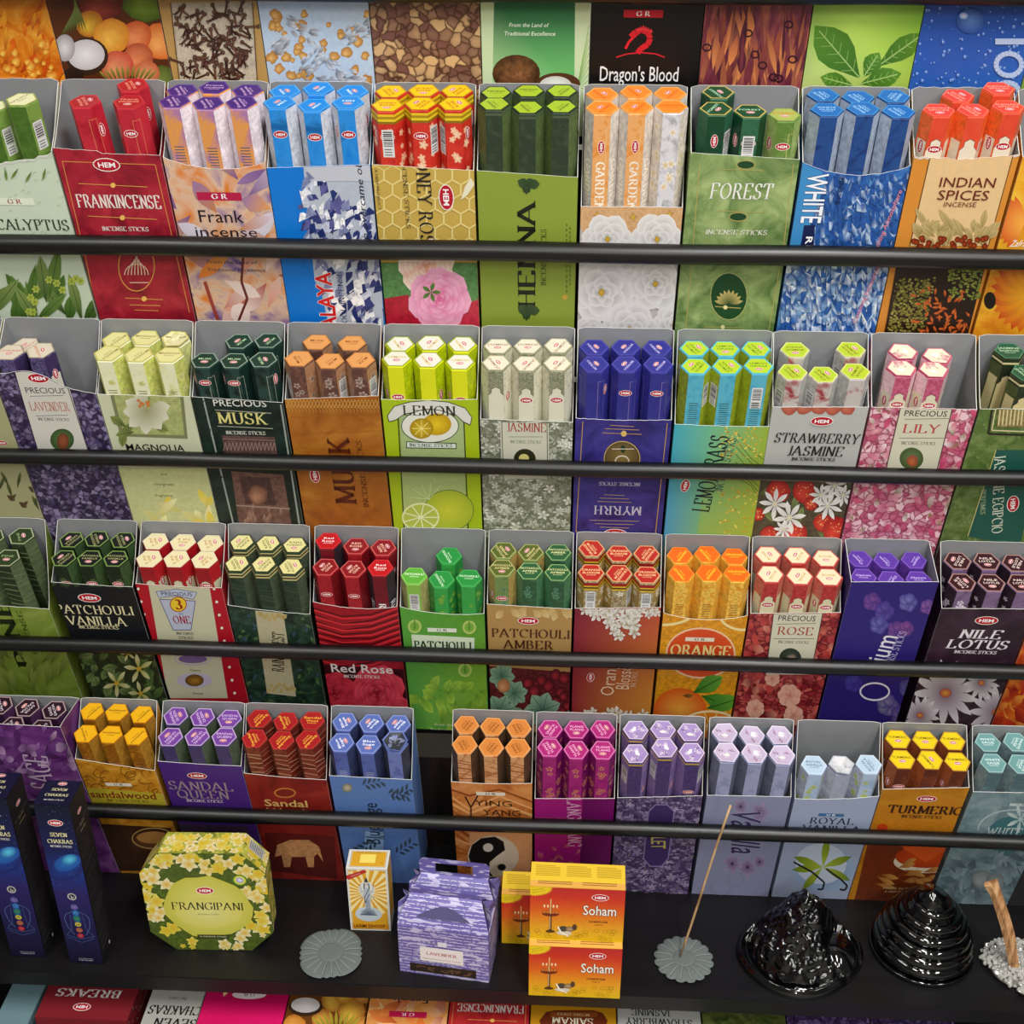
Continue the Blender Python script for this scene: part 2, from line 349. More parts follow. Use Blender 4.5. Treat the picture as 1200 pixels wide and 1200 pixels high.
# ------------------------------------------------------------------ cartons
def panel(name, parent, prof, fr, mats, nrm, t=.0007):
    """standing sheet of card: prof = [(u, top)] in mm; fr(u, v, out) -> local point; outer face printed, inner grey, torn rim"""
    V, F, M = [], [], []
    n = len(prof)
    for o in (0, -t):
        for u, z in prof: V.append(fr(u, 0, o)); V.append(fr(u, z, o))
    N = 2*n
    for i in range(n-1):
        a = 2*i; F.append((a, a+2, a+3, a+1)); M.append(0); F.append((N+a, N+a+1, N+a+3, N+a+2)); M.append(1)
        F.append((a+1, a+3, N+a+3, N+a+1)); M.append(2); F.append((a, N+a, N+a+2, a+2)); M.append(2)
    F.append((0, 1, N+1, N)); M.append(2); e = 2*n-2; F.append((e, N+e, N+e+1, e+1)); M.append(2)
    me = bpy.data.meshes.new(name); me.from_pydata(V, [], F)
    for m in mats: me.materials.append(m)
    me.polygons.foreach_set('material_index', M)
    return link(name, me, parent)
def lip_profile(W, zl, zr, dip, rag, n=22, rn=None, bump=None):
    out = []
    for i in range(n+1):
        t = i/n; z = zl+(zr-zl)*t-dip*math.sin(math.pi*t)**.8+(rn.uniform(-rag, rag)*(1 if 0 < i < n else .3))
        if bump: z += bump(t)
        out.append((W*t, z))
    return out
def carton(row, xl, yl, xr, yr, dip, rag, bg, art, label, h=HB, bump=None, inner=None, back_low=0):
    """an opened display carton; (xl,yl)-(xr,yr) are where its front lip starts and ends in the frame"""
    Y = FY[row]; X0, zl = aty(xl, yl, Y); X1, zr = aty(xr, yr, Y); X0 += .0006; X1 -= .0006; W = (X1-X0)*1000; z0 = FZ[row]
    rn = random.Random(int(xl*7+row)); t = empty('incense_carton', ((X0+X1)/2, Y+DEP/2, z0))
    tag(t, label, 'incense carton', 'opened incense cartons on tier %d of the rack' % row if row else 'incense cartons on the top tier')
    D2, W2 = DEP*500, W/2
    lip = lip_profile(W, (zl-z0)*1000, (zr-z0)*1000, dip, rag, rn=rn, bump=bump)
    ffr = lambda u, v, o=0: ((u-W2)/1000, -DEP/2-o, v/1000)
    fp = panel('front_panel', t, lip, ffr, (bg, greyboard, torn), 0)
    hb = h*1000
    bprof = [(W*i/14, hb-back_low+rn.uniform(-rag, rag)*.6-(2.5 if i in (0, 14) else 0)) for i in range(15)]
    panel('back_panel', t, bprof, lambda u, v, o=0: ((u-W2)/1000, DEP/2+o-.0003, v/1000), (bg, greyboard, torn), 0)
    for sgn, zz in ((-1, lip[0][1]), (1, lip[-1][1])):
        pr = []
        for i in range(9):
            q = i/8; pr.append((D2*2*q, zz-.3+(hb-2.5-zz)*q**1.15+rn.uniform(-rag, rag)*.5))
        panel('side_panel', t, pr, (lambda u, v, o=0, g=sgn: (g*(W2/1000-.0001+o), -DEP/2+.0008+(u*.974)/1000, v/1000)), (bg, greyboard, torn), 0)
    solid('base_panel', greyboard, [(-W2/1000+.001, W2/1000-.001, -DEP/2+.001, DEP/2-.001, .0003, .0012)], t)
    a = Art(ffr, lip, W)
    def uv(x, y): p = aty(x, y, Y); return ((p[0]-X0)*1000, (p[1]-z0)*1000)
    a.uv = uv; a.Wd = W
    a.bot = 0; a.top = max(z for _, z in lip)
    if rag > .7:   # white paper showing where the lip was torn
        for i in range(len(lip)-1):
            (u0, v0), (u1, v1) = lip[i], lip[i+1]; a.kind = 'torn_strip'
            a.poly([(u0, v0+1), (u1, v1+1), (u1, v1-1.2-rag*rn.random()), (u0, v0-1.2-rag*rn.random())], '#d8d6cf')
        a.kind = 'artwork'
    if art: art(a)
    a.build(fp)
    t['_w'] = W; t['_c'] = ((X0+X1)/2, Y+DEP/2, z0); t.matrix_world = BW @ Matrix.Translation(((X0+X1)/2, Y+DEP/2, z0))
    return t
# shorthand for printing at a frame position (x, y in the frame, sizes in frame pixels) on a carton's front
def T(a, s, x, y, wpx, hpx, c, font='serif', rot=0, bold=0, shear=0, out=None, kind='lettering'):
    u, v = a.uv(x, y); sx = abs(a.uv(x+10, y)[0]-a.uv(x-10, y)[0])/20; sy = abs(a.uv(x, y+10)[1]-a.uv(x, y-10)[1])/20
    if rot in (90, -90): w_, h_ = wpx*sy, hpx*sx
    else: w_, h_ = wpx*sx, hpx*sy
    a.text(s, u, v, w_, h_, c, font, rot, bold, shear, kind, out)
def HEM(a, x, y, wpx, rot=0): u, v = a.uv(x, y); s = abs(a.uv(x+10, y)[0]-a.uv(x-10, y)[0])/20; a.hem(u, v, wpx*s*(1 if rot in (0, 180) else 1), rot)
def GR(a, x, y, wpx, bg='#b01040', fg='#ffffff'): u, v = a.uv(x, y); s = abs(a.uv(x+10, y)[0]-a.uv(x-10, y)[0])/20; a.gr(u, v, wpx*s, bg, fg)
class PX:
    def __init__(s, a): s.a = a
    def __enter__(s): s.a.px = s.a.uv
    def __exit__(s, *k): s.a.px = None
def band(a, y0, y1, stops, al=0):      # full-width printed band between two frame heights
    c = a.Wd/2; xm = 600; v0 = a.uv(xm, y0)[1]; v1 = a.uv(xm, y1)[1]; a.vgrad(0, v0, a.Wd, v1, stops, al)
def scatter(a, y0, y1, fn, n, seed=1):
    rn = random.Random(seed); v0 = a.uv(600, y0)[1]; v1 = a.uv(600, y1)[1]
    for i in range(n): fn(rn.uniform(-2, a.Wd+2), rn.uniform(min(v0, v1), max(v0, v1)), rn)
# ------------------------------------------------------------------ packets: six-sided tubes of sticks
R6 = .0181
def packet_type(top, bord, tcol, title, A, B=None, A2=None, kind='marble', badge=True, frame=None, band=None, vtext=None, vcol='#ffffff', barcode=None, cream=None, scale=60, crush=0, flower=None, lines=None, badge_y=26, mini=None):
    d = {}; rn = random.Random(sum(map(ord, title+A))); H = .312
    wm = bgmat(kind, A, A2 or mixc_hex(A, '#ffffff', .12), mixc_hex(A, '#000000', .25) if not A2 else A2, scale)
    # wrapper
    hx = [(R6*math.cos(math.radians(60*i)), R6*math.sin(math.radians(60*i))) for i in range(6)]
    V = [(x, y, 0) for x, y in hx]+[(x, y, H-.0012) for x, y in hx]+[(x*.955, y*.955, H-rn.random()*crush) for x, y in hx]
    F = [tuple(range(5, -1, -1)), tuple(range(12, 18))]
    for i in range(6):
        j = (i+1) % 6; F.append((i, j, j+6, i+6)); F.append((i+6, j+6, j+12, i+12))
    me = bpy.data.meshes.new('wrapper'); me.from_pydata(V, [], F); me.materials.append(wm); d['wrapper'] = me
    # side print
    s = R6*1000
    a = Art(); a.k = .12
    for i in range(6):
        t0 = math.radians(60*i+30); n = Vector((math.cos(t0), math.sin(t0), 0)); tx = Vector((-math.sin(t0), math.cos(t0), 0)); ap = R6*math.cos(math.radians(30))
        a.fr = lambda u, v, l, n=n, tx=tx, ap=ap: tuple(n*(ap+l)+tx*(u/1000)+Vector((0, 0, H-.0012-v/1000)))
        hw = s/2; a.lay = .00004; a.kind = 'printed_sleeve'
        odd = i % 2
        L = 135
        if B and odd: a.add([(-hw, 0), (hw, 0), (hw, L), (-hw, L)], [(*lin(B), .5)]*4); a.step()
        if cream and odd: a.add([(-hw*.75, 26), (hw*.75, 26), (hw*.75, L), (-hw*.75, L)], [(*lin(cream), .1)]*4); a.step()
        if cream and not odd:
            a.poly([(-hw, 34), (-hw*.6, 30), (-hw*.6, 25), (0, 22), (hw*.6, 25), (hw*.6, 30), (hw, 34), (hw, L), (-hw, L)], cream)
            a.line([(-hw, 34), (-hw*.6, 30), (-hw*.6, 25), (0, 22), (hw*.6, 25), (hw*.6, 30), (hw, 34)], .5, '#3a2a30')
        if flower:
            for k in range(7):
                u, v = rn.uniform(-hw*.4, hw*.4), rn.uniform(14, 95); r = min(rn.uniform(3.5, 6), hw-abs(u)-.4)
                s0 = a.W; 
                for q in range(5): a.petal(u, v, q*1.257+k, r, r*.62, flower[0], flower[1])
                a.step()
        if lines:
            for k in range(9): a.line([(-hw, 10+k*10+rn.uniform(-3, 3)), (hw, 14+k*10+rn.uniform(-3, 3))], rn.uniform(.6, 2.2), lines)
        if frame:
            a.line([(-hw, 12), (-hw*.4, 12), (-hw*.4, L)] if odd else [(hw, 12), (hw*.55, 12), (hw*.55, L)], .5, frame)
        if band:
            for q, cc in enumerate(band): a.poly([(-hw, 1.5+q*2.6), (hw, 1.5+q*2.6), (hw, 4.1+q*2.6), (-hw, 4.1+q*2.6)], cc)
        if badge and i in (0, 3, 4): 
            u, v = 0, badge_y; vt = i == 3 or bool(vtext)
            # v runs downwards here, so lettering is mirrored back
            f0 = a.fr; a.fr = lambda uu, vv, l, f0=f0, v=v: f0(uu, 2*v-vv, l)
            a.kind = 'printed_badge'; a.hem(0, v, s*(.86 if not vt else .8), 90 if vt else 0); a.fr = f0
        if vtext and not i in (2,):
            f0 = a.fr; a.fr = lambda uu, vv, l, f0=f0: f0(uu, -vv, l); a.text(vtext, 0, -84, 68, s*.52, vcol, 'serif', -90, .6, kind='printed_badge'); a.fr = f0
        if barcode and i in (1, 4):
            a.kind = 'barcode_label'; a.poly([(-hw*.7, 18), (hw*.7, 18), (hw*.7, 48), (-hw*.7, 48)], '#dcdcdc')
            y = 20
            while y < 36: q = rn.choice((.5, .9, 1.3)); a.poly([(-hw*.55, y), (hw*.55, y), (hw*.55, y+q), (-hw*.55, y+q)], '#222222', st=False); y += q+rn.choice((.6, 1))
            a.step()
            for y in (39, 42, 45): a.poly([(-hw*.5, y), (hw*.4, y), (hw*.4, y+1), (-hw*.5, y+1)], '#555555', st=False)
        if mini and not odd:
            for y in range(0, 12): a.poly([(-hw*.6, 40+y*3.2), (hw*.6, 40+y*3.2), (hw*.6, 41+y*3.2), (-hw*.6, 41+y*3.2)], mini, st=False)
            a.step()
    o = a.build(None); d['side'] = [(x.name.split('.')[0], x.data) for x in o]
    for x in o: bpy.data.objects.remove(x)
    # lid with its print
    a = Art(); a.lay = 0; a.kind = 'lid'
    rnl = [rn.random()*crush for _ in range(6)]
    def lf(u, v, l):
        r = math.hypot(u, v)/18; k = int(((math.degrees(math.atan2(v, u))+360) % 360)/60+.5) % 6
        return (u/1000, v/1000, H+.0004+l+rnl[k]*min(1, r)*.9-(.3*crush if r < .3 else 0))
    a.fr = lf
    hxs = lambda q: [(q*s*math.cos(math.radians(60*i)), q*s*math.sin(math.radians(60*i))) for i in range(6)]
    bord = mixc(bord, '#000000', .14); top = mixc(top, '#000000', .13); a.fan((0, 0), hxs(.965), bord, bord); a.fan((0, 0), hxs(.86), top, top)
    if crush:
        for i in range(4): a.petal(rn.uniform(-5, 5), rn.uniform(-5, 5), rn.random()*6, 12, 7, mixc(top, '#ffffff', .22), bord)
    a.kind = 'lid_lettering'
    tt = title.split('|')
    n = len(tt); y = 3.5 if n == 1 else 5.2
    for q, w_ in enumerate(tt): a.text(w_, 0, y-q*5.2, min(25 if q == 0 else 22, 3.6*len(w_)+2), 3.6, tcol, 'sans', bold=.7, kind='lid_lettering')
    if badge: a.hem(0, y-n*5.0-1.2, 9.5)
    else: a.text('INCENSE', 0, y-n*4.6, 12, 2, tcol, 'sans', kind='lid_lettering')
    o = a.build(None); d['lid'] = [('lid' if x.name.startswith('lid') and 'letter' not in x.name else x.name.split('.')[0], x.data) for x in o]
    for x in o: bpy.data.objects.remove(x)
    return d
def mixc_hex(a, b, t):
    f = lambda h: [int(h.lstrip('#')[i:i+2], 16) for i in (0, 2, 4)]
    return '#%02x%02x%02x' % tuple(int(x+(y-x)*t) for x, y in zip(f(a), f(b)))
def packet(d, loc, rz, lean, hs, sc, label, group):
    t = empty('incense_packet', loc, 0); t.matrix_world = BW @ Matrix.Translation(loc) @ Matrix.Rotation(lean, 4, 'Y') @ Matrix.Rotation(rz, 4, 'Z') @ Matrix.Diagonal((sc, sc, hs, 1)); tag(t, label, 'incense packet', group)
    wr = link('wrapper', d['wrapper'], t); ld = None
    for nm, me in d['side']: link(nm, me, wr)
    for nm, me in d['lid']:
        o = link(nm, me, ld or t)
        if nm == 'lid': ld = o
    return t
FULL = [(c, r) for r in (0, 1) for c in (-1, 0, 1)]
def fill(ct, row, types, look, short, layout=None, dz=0, rots=None, lip=0, drop=0):
    """stand packets in a carton; layout entries (column -1..1, row 0 front / 1 back, extra height mm, sixth-turns, lean deg, type index, spin deg)"""
    rn = random.Random(len(short)*31+ord(short[0])); W = ct['_w']/1000; types = types if isinstance(types, list) else [types]; look = look if isinstance(look, list) else [look]
    lay = [tuple(l)+(0, None, 0, 0, 0)[len(l)-2:] for l in (layout or FULL)]
    pitch = min(.0368, (W-.003)/3)
    byrow = {0: sorted(l[0] for l in lay if l[1] == 0), 1: sorted(l[0] for l in lay if l[1] == 1)}
    words = {1: ['only'], 2: ['left', 'right'], 3: ['left', 'middle', 'right'], 4: ['left', 'second', 'third', 'right']}
    sc = min(.966, (pitch-.0004)/(2*R6)); Rr = R6*sc; HH = .312
    pos_ = {}
    for r in (0, 1):      # keep neighbours and walls apart at foot and top alike
        idx = sorted((i for i, l in enumerate(lay) if l[1] == r), key=lambda i: lay[i][0])
        for key in (0, 1):
            xs = [lay[i][0]*pitch+(HH*math.sin(math.radians(lay[i][4])) if key else 0) for i in idx]; lim = W/2-.0019-Rr; g = 2*Rr+.0004
            for it in range(30):
                xs = [max(-lim, min(lim, x)) for x in xs]
                for a in range(len(xs)-1):
                    d = g-(xs[a+1]-xs[a])
                    if d > 0: xs[a] -= d/2; xs[a+1] += d/2
            xs = [max(-lim, min(lim, x)) for x in xs]
            for i, x in zip(idx, xs): pos_.setdefault(i, [0, 0])[key] = x
    for i_, l in enumerate(lay):
        c, r, ez, rot, lean, ty, spin = l
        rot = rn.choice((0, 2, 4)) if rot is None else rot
        x, xt = pos_[i_]; ln = math.asin((xt-x)/HH)
        y = (-DEP/2+.0016+Rr*.866) if r == 0 else (DEP/2-.0020-Rr*.866)
        hs = (312+ez+dz+{1: 11, 2: -3, 3: -7, 4: -1}[row]+rn.uniform(-2, 2))/312
        c0 = ct['_c']; p = Vector((c0[0]+x, c0[1]+y, c0[2]+.0016+abs(math.sin(ln))*Rr))
        wd = words[len(byrow[r])][byrow[r].index(c)]
        pos = ('front' if r == 0 else 'back')+' row '+wd
        packet(types[ty], p, math.radians(60*rot+rn.uniform(-.6, .6)), ln, hs, sc, '%s, %s in the %s carton' % (look[ty], pos, short), 'packets in the %s carton' % short)
# ------------------------------------------------------------------ top tier: only the printed fronts show
def top_tier():
    xs = [-52, 78, 203, 315, 440, 565, 690, 818, 940, 1066, 1198, 1325]
    def amber(a):
        scatter(a, 0, 110, lambda x, y, r: a.petal(x, y, r.uniform(.6, 1.3), r.uniform(12, 40), r.uniform(3, 9), r.choice(['#c8480c', '#b03408', '#e87414']), r.choice(['#f09018', '#d85a0c', '#f4b030'])) or a.step(), 46, 3)
        with PX(a): scatterp(a, 0, 62, 50, 98, lambda x, y, r: a.blob(x, y, r.uniform(3, 7), '#ffd860', '#d87010', rn=r, j=.25), 26, 5)
    def fruits(a):
        rn = random.Random(4)
        with PX(a):
            a.poly([(60, -40), (205, -40), (205, 110), (60, 110)], '#5a2c14')
            a.blob(172, -8, 34, '#8fae38', '#486018', rn=rn, j=.03); a.blob(118, 2, 26, '#a84838', '#6a2420', rn=rn, j=.03)
            for x, y, r, c0, c1 in ((105, 28, 16, '#e8c040', '#b86a20'), (188, 48, 22, '#f8b060', '#d86a28'), (160, 42, 18, '#f09860', '#c85828'), (131, 42, 21, '#f4c050', '#d88828'), (162, 68, 18, '#e8905c', '#b05030'), (138, 78, 19, '#f0a070', '#c8503c'), (190, 92, 16, '#88984c', '#4c5c20'), (172, 86, 15, '#f0a878', '#c86840')):
                a.blob(x, y, r, c0, c1, n=16, rn=rn, j=.04)
            for k in range(9): a.petal(70+k*4, 44-k, -1.5-(k-4)*.12, 40, 3.6, '#3c4418', '#8a9a50')
            for k in range(11): a.petal(130+k*4, 96, -1.57+(k-5)*.16, 20, 3.5, '#5a4a18', '#a89a40')
            a.ell(102, 66, 25, 22, '#3a2418', n=20); a.ell(101, 64, 22, 18, '#f4f2f2', '#cdc8cc', n=20); a.ell(76, 56, 12, 16, '#e8e6e8', '#a8a0a4'); a.ell(86, 88, 12, 9, '#2c1c14')
    def cloves(a):
        with PX(a): a.poly([(190, -40), (320, -40), (320, 110), (190, 110)], '#c09858'); a.poly([(200, 3), (296, 3), (302, 97), (211, 97)], '#c9bca4', .35)
        def cl(x, y, r):
            g = r.random()*3.1; L = r.uniform(9, 16); dx, dy = math.cos(g), -math.sin(g)
            c = r.choice(['#4a2c20', '#3a2018', '#6a4634', '#53342a']); a.line([(x, y), (x+dx*L, y+dy*L)], 2.6, c); a.ell(x+dx*L, y+dy*L, 2.6, 2.6, '#7a5644', '#3a221a', n=8)
            for q in (-.6, .6): a.line([(x, y), (x-3.5*math.cos(g+q), y+3.5*math.sin(g+q))], 1.1, '#3a221a')
        with PX(a): scatterp(a, 212, 294, 40, 94, cl, 75, 8); scatterp(a, 206, 290, 12, 45, cl, 30, 9)
        with PX(a): a.line([(200, 3), (211, 97), (302, 97), (296, 3)], 1, '#5c3c1c')
    def sage(a):
        with PX(a): a.poly([(300, -40), (450, -40), (450, 110), (300, 110)], '#c2d3e4', .12)
        with PX(a):
            rn = random.Random(2)
            for k in range(40): a.blob(rn.uniform(318, 438), rn.uniform(8, 96), rn.uniform(3, 7), '#f0c070', '#b87830', rn=rn, j=.3)
            def bundle(x, y, g, L, wd):
                for k in range(26):
                    t = rn.random(); q = rn.uniform(-.5, .5)*wd; px, py = x+L*t*math.cos(g)-q*math.sin(g), y+L*t*math.sin(g)+q*math.cos(g)
                    a.petal(px, py, g+rn.uniform(-.5, .5), rn.uniform(8, 15), 4, rn.choice(['#6a6c74', '#8c8e94', '#50525a']), rn.choice(['#e8eaee', '#c0c2c8'])); a.step(3e-6)
            bundle(332, 22, .55, 38, 15); bundle(400, 48, -.5, 36, 16); bundle(318, 60, -.6, 16, 12); bundle(345, 92, -.7, 45, 18); bundle(380, 70, .6, 50, 18); bundle(350, 96, 0, 70, 14)
    def coco(a):
        with PX(a):
            a.poly([(560, -40), (700, -40), (700, 110), (560, 110)], '#cfe0b8')
            a.grad([(579, 0), (674, 0), (673, 104), (577, 104)], ['#0e5c3c', '#0e5c3c', '#78c878', '#b4dca0'])
            for k in range(10): a.line([(676, 104), (690, 30+k*8)], .7, '#8cb468')
            a.ell(605, 86, 28, 22, '#8c5a38', '#4a2a16', n=22, a=.9); a.ell(654, 98, 26, 13, '#5a3420', n=22); a.ell(651, 100, 19, 11, '#ffffff', '#d8d4d0', n=20)
        T(a, 'From the Land of', 620, 29, 46, 5, '#f4f8f0', 'sans', shear=.2, bold=.5); T(a, 'Traditional Excellence', 621, 39, 60, 5, '#f4f8f0', 'sans', shear=.2, bold=.5)
    def dragon(a):
        GR(a, 754, 16, 46, '#c0182c')
        T(a, "Dragon's Blood", 749, 86, 92, 18, '#f0f0f0', 'sans', bold=.4)
        with PX(a):
            a.line([(722, 67), (735, 63), (752, 61.5), (768, 63), (779, 67)], 1.6, '#c82030')
            pts = [(735, 55), (741, 47), (750, 40), (757, 36), (761, 42), (760, 49), (753, 55), (748, 60)]
            a.line([(733, 57), (737, 49), (746, 40), (752, 36)], 3, '#e02030'); a.line([(739, 43), (745, 37), (752, 35), (759, 38), (762, 45), (759, 52), (751, 57), (747, 62)], 6.5, '#d41c2c')
            for k in range(6): a.poly([(745+k*3, 35+abs(k-2)), (748+k*3, 29+abs(k-2)*1.4), (750+k*3, 35+abs(k-2))], '#e83038')
    def bark(a):
        def st(x, y, r):
            c = r.choice(['#6c2838', '#7c3040', '#4c1a2c', '#8c4434', '#a85438']); a.petal(x, y, -1.5+r.uniform(-.25, .25), r.uniform(30, 60), r.uniform(3, 10), c, r.choice(['#b06848', '#7a3440', '#5a2030', '#e08c50'])); a.step(4e-6)
        scatter(a, 0, 60, st, 80, 2)
        with PX(a): rn = random.Random(5); [a.ring(rn.uniform(825, 935), rn.uniform(20, 96), 5, 4, 2, '#3a1424', 9) for _ in range(8)]
    def mint(a):
        with PX(a):
            a.fan((1000, 30), [(930, -30), (1090, -30), (1090, 50), (1080, 110), (935, 110)], '#c4e860', ['#58a020', '#6cb828', '#88b838', '#a0bc48', '#c0cc80'])
            for x, y, g, L, wd in ((1008, 92, -2.28, 82, 46), (1028, 78, -.62, 68, 26), (1012, 90, -1.0, 34, 22), (1008, 98, -.25, 50, 24), (1000, 100, 3.4, 40, 20)):
                a.petal(x, y, g, L, wd, '#3c6a1c', '#5c9028'); a.step(); a.line([(x, y), (x+L*.9*math.cos(g), y+L*.9*math.sin(g))], 1.4, '#a8c870')
                for k in range(1, 6):
                    for sg in (-1, 1): bx, by = x+L*k/6.5*math.cos(g), y+L*k/6.5*math.sin(g); a.line([(bx, by), (bx+wd*.3*math.cos(g+sg*.9), by+wd*.3*math.sin(g+sg*.9))], .8, '#8cb458')
    def drops(a):
        with PX(a): a.grad([(1050, -30), (1220, -30), (1210, 115), (1050, 115)], ['#2450a8', '#1c48a4', '#3068c0', '#2c60b8'])
        def dr(x, y, r): q = r.uniform(.5, 2.0); a.ell(x, y, q, q*1.2, '#7ca4e0', '#3a6cc4', n=8); a.ell(x-q*.3, y+q*.4, q*.3, q*.3, '#e8f0ff', n=5)
        scatter(a, 0, 100, dr, 120, 6)
        with PX(a): a.ell(1137, 24, 17, 15, '#5c88d0', '#2450a0', n=18); a.ell(1129, 18, 5, 4, '#dce8ff', '#7ca4e0')
        with PX(a): a.ring(1182, 75, 15, 13, 6, '#b4c8ec', 20); a.ring(1180, 108, 14, 12, 6, '#b4c8ec', 20); a.line([(1166, 48), (1200, 48)], 7, '#b4c8ec')
    specs = [(bgmat('marble', '#a83c08', '#e07c14', '#f0b040', 22), amber, 'top-tier carton printed with orange amber resin, at the left edge'),
     (bgmat('plain', '#6a3418'), fruits, 'top-tier carton printed with mangoes and an opened coconut'),
     (bgmat('plain', '#c09858'), cloves, 'top-tier carton printed with dried cloves in a gold frame'),
     (bgmat('plain', '#c8dcf0', scale=20), sage, 'top-tier pale blue carton printed with white sage bundles and resin'),
     (bgmat('cells', '#4a2c1c', '#7a5048', '#d8b080', 95), None, 'top-tier carton printed all over with brown resin gravel'),
     (bgmat('plain', '#cfe0b8'), coco, 'top-tier green carton printed with a brown coconut'),
     (bgmat('plain', '#0c0a0c'), dragon, 'top-tier black carton with red neck-shaped emblem and white lettering'),
     (bgmat('streak', '#5a2030', '#823848', '#b06048', 50), bark, 'top-tier carton printed with reddish purple bark'),
     (bgmat('plain', '#8cc040'), mint, 'top-tier bright green carton printed with mint leaves'),
     (bgmat('plain', '#2858b0'), drops, 'top-tier blue carton printed with water drops'),
     (bgmat('plain', '#7ca040'), None, 'top-tier green carton sliver at the right edge')]
    for (xa, xb), (m, f, lb) in zip(zip(xs, xs[1:]), specs):
        yl = -100; Y = FY[0]
        # the fronts rise to their lips above the frame; the corners are found on the plane of the tier from the seam at y = 95
        ua = aty(xa, 95, Y)[0]; ub = aty(xb, 95, Y)[0]; z = FZ[0]+.245
        carton_at(0, ua, ub, z, m, f, lb)
def scatterp(a, x0, x1, y0, y1, fn, n, seed=1):
    rn = random.Random(seed)
    for i in range(n): fn(rn.uniform(x0, x1), rn.uniform(y0, y1), rn)
def carton_at(row, ua, ub, z, m, f, lb):
    Y = FY[row]
    def px(X, Z):
        d = Vector((X, Y, Z-CZ)); k = d.dot(fw); return 600+FPX*d.dot(rt)/k, 600-FPX*d.dot(up)/k
    a, b = px(ua, z), px(ub, z); return carton(row, a[0], a[1], b[0], b[1], 3, .3, m, f, lb)
top_tier()
# ------------------------------------------------------------------ tier 1
def mountains(a, cols, seed, base, x0, x1, y0, y1):
    """jagged snowy relief between two frame heights"""
    rn = random.Random(seed)
    with PX(a):
        for k in range(13):
            yy = y0+(y1-y0)*k/13; n = 22
            top = [(x0+(x1-x0)*i/n, yy+rn.uniform(-7, 7)) for i in range(n+1)]
            for (p, q) in zip(top, top[1:]):
                a.grad([p, q, (q[0]+rn.uniform(-4, 4), q[1]+rn.uniform(7, 16)), (p[0], p[1]+rn.uniform(6, 14))], [rn.choice(cols) for _ in range(4)], .6)
def eucalyptus(a):
    GR(a, 17, 236, 46, '#e4ecd8', '#a02038'); T(a, 'EUCALYPTUS', 27, 263, 106, 12, '#2c3c2c')
    scatter(a, 185, 300, lambda x, y, r: a.line([(x, y), (x+4, y+2.5)], .5, '#a8b898'), 60, 2)
    with PX(a):
        rn = random.Random(8)
        for k in range(34):
            x = rn.uniform(-40, 110); a.leaf(x, rn.uniform(350, 400), -1.57+rn.uniform(-.9, .9), rn.uniform(35, 62), rn.uniform(10, 17), rn.choice(['#3a5820', '#4c6c28', '#2f4a1a']), rn.choice(['#6c8c40', '#88a058', '#567a30']), '#2c4418')
        for k in range(12): x, y = rn.uniform(30, 95), rn.uniform(325, 375); a.flower(x, y, 5, 6, '#8aa030', '#c8d060', '#5a7820')
        for k in range(7): a.petal(-10+k*16, 200-rn.random()*5, 1.2+rn.random(), 16, 3, '#4c6c28', '#7c9448')
def frank(a):
    with PX(a):
        a.line([(73, 189), (100, 299), (112, 362)], 1, '#d88848'); a.line([(182, 193), (207, 300), (222, 366)], 1, '#d88848'); a.line([(73, 189), (182, 193)], 1, '#d88848')
        for y, xa, xb in ((217, 92, 173), (255, 103, 184)): a.line([(xa, y-2), (xb, y+2)], .8, '#e0a050'); a.ell((xa+xb)/2, y, 3, 3, '#f0c060')
        a.ring(160, 312, 21, 29, 1.1, '#e0a050'); 
        for k in range(7): a.ring(160, 322, 2+abs(k-3)*4, 22-abs(k-3)*3, 1.2, '#e8c8b0', 8, 180+0, 360)
        a.line([(152, 331), (174, 331)], 1, '#e8c8b0')
        a.line([(147, 349), (191, 351)], .8, '#e0a050'); a.ell(169, 350, 3, 3, '#f0c060'); a.line([(152, 357), (188, 358)], .8, '#e0a050'); a.line([(158, 363), (186, 364)], .8, '#e0a050')
    HEM(a, 125, 193, 32); T(a, 'FRANKINCENSE', 139, 236, 98, 15, '#f2e4dc', bold=.5); T(a, 'INCENSE STICKS', 147, 268, 54, 5, '#f0e0d8', bold=.6)
def frank_in(a):
    with PX(a):
        rn = random.Random(3)
        for k in range(16):
            x, y = rn.uniform(190, 330), rn.uniform(195, 300); a.petal(x, y, rn.random()*6.3, rn.uniform(30, 60), rn.uniform(10, 26), rn.choice(['#7a5490', '#e0e0e8', '#c88040', '#e8a050']), rn.choice(['#e8b060', '#e07828', '#d8c8d8', '#9878a8']))
        for k in range(14): x, y = rn.uniform(225, 335), rn.uniform(310, 390); a.petal(x, y, rn.random()*6.3, rn.uniform(30, 60), rn.uniform(12, 26), rn.choice(['#c87868', '#ecd0c8', '#dc9078', '#b04838']), rn.choice(['#f0dcd4', '#e0a890', '#e8c4b8']))
        a.line([(285, 300), (283, 330), (290, 350), (280, 375), (270, 390)], 3, '#6a2820'); a.line([(240, 330), (250, 360), (262, 392)], 4, '#a04034')
    GR(a, 257, 230, 52, '#b81848'); T(a, 'Frank', 259, 253, 52, 15, '#1c1420', 'sans'); T(a, 'incense', 265, 271, 72, 12, '#1c1420', 'sans')
    T(a, 'From the Land of', 272, 307, 58, 4, '#3c2c50', 'sans', shear=.3); T(a, 'Traditional Excellence', 277, 316, 68, 4, '#3c2c50', 'sans', shear=.3)
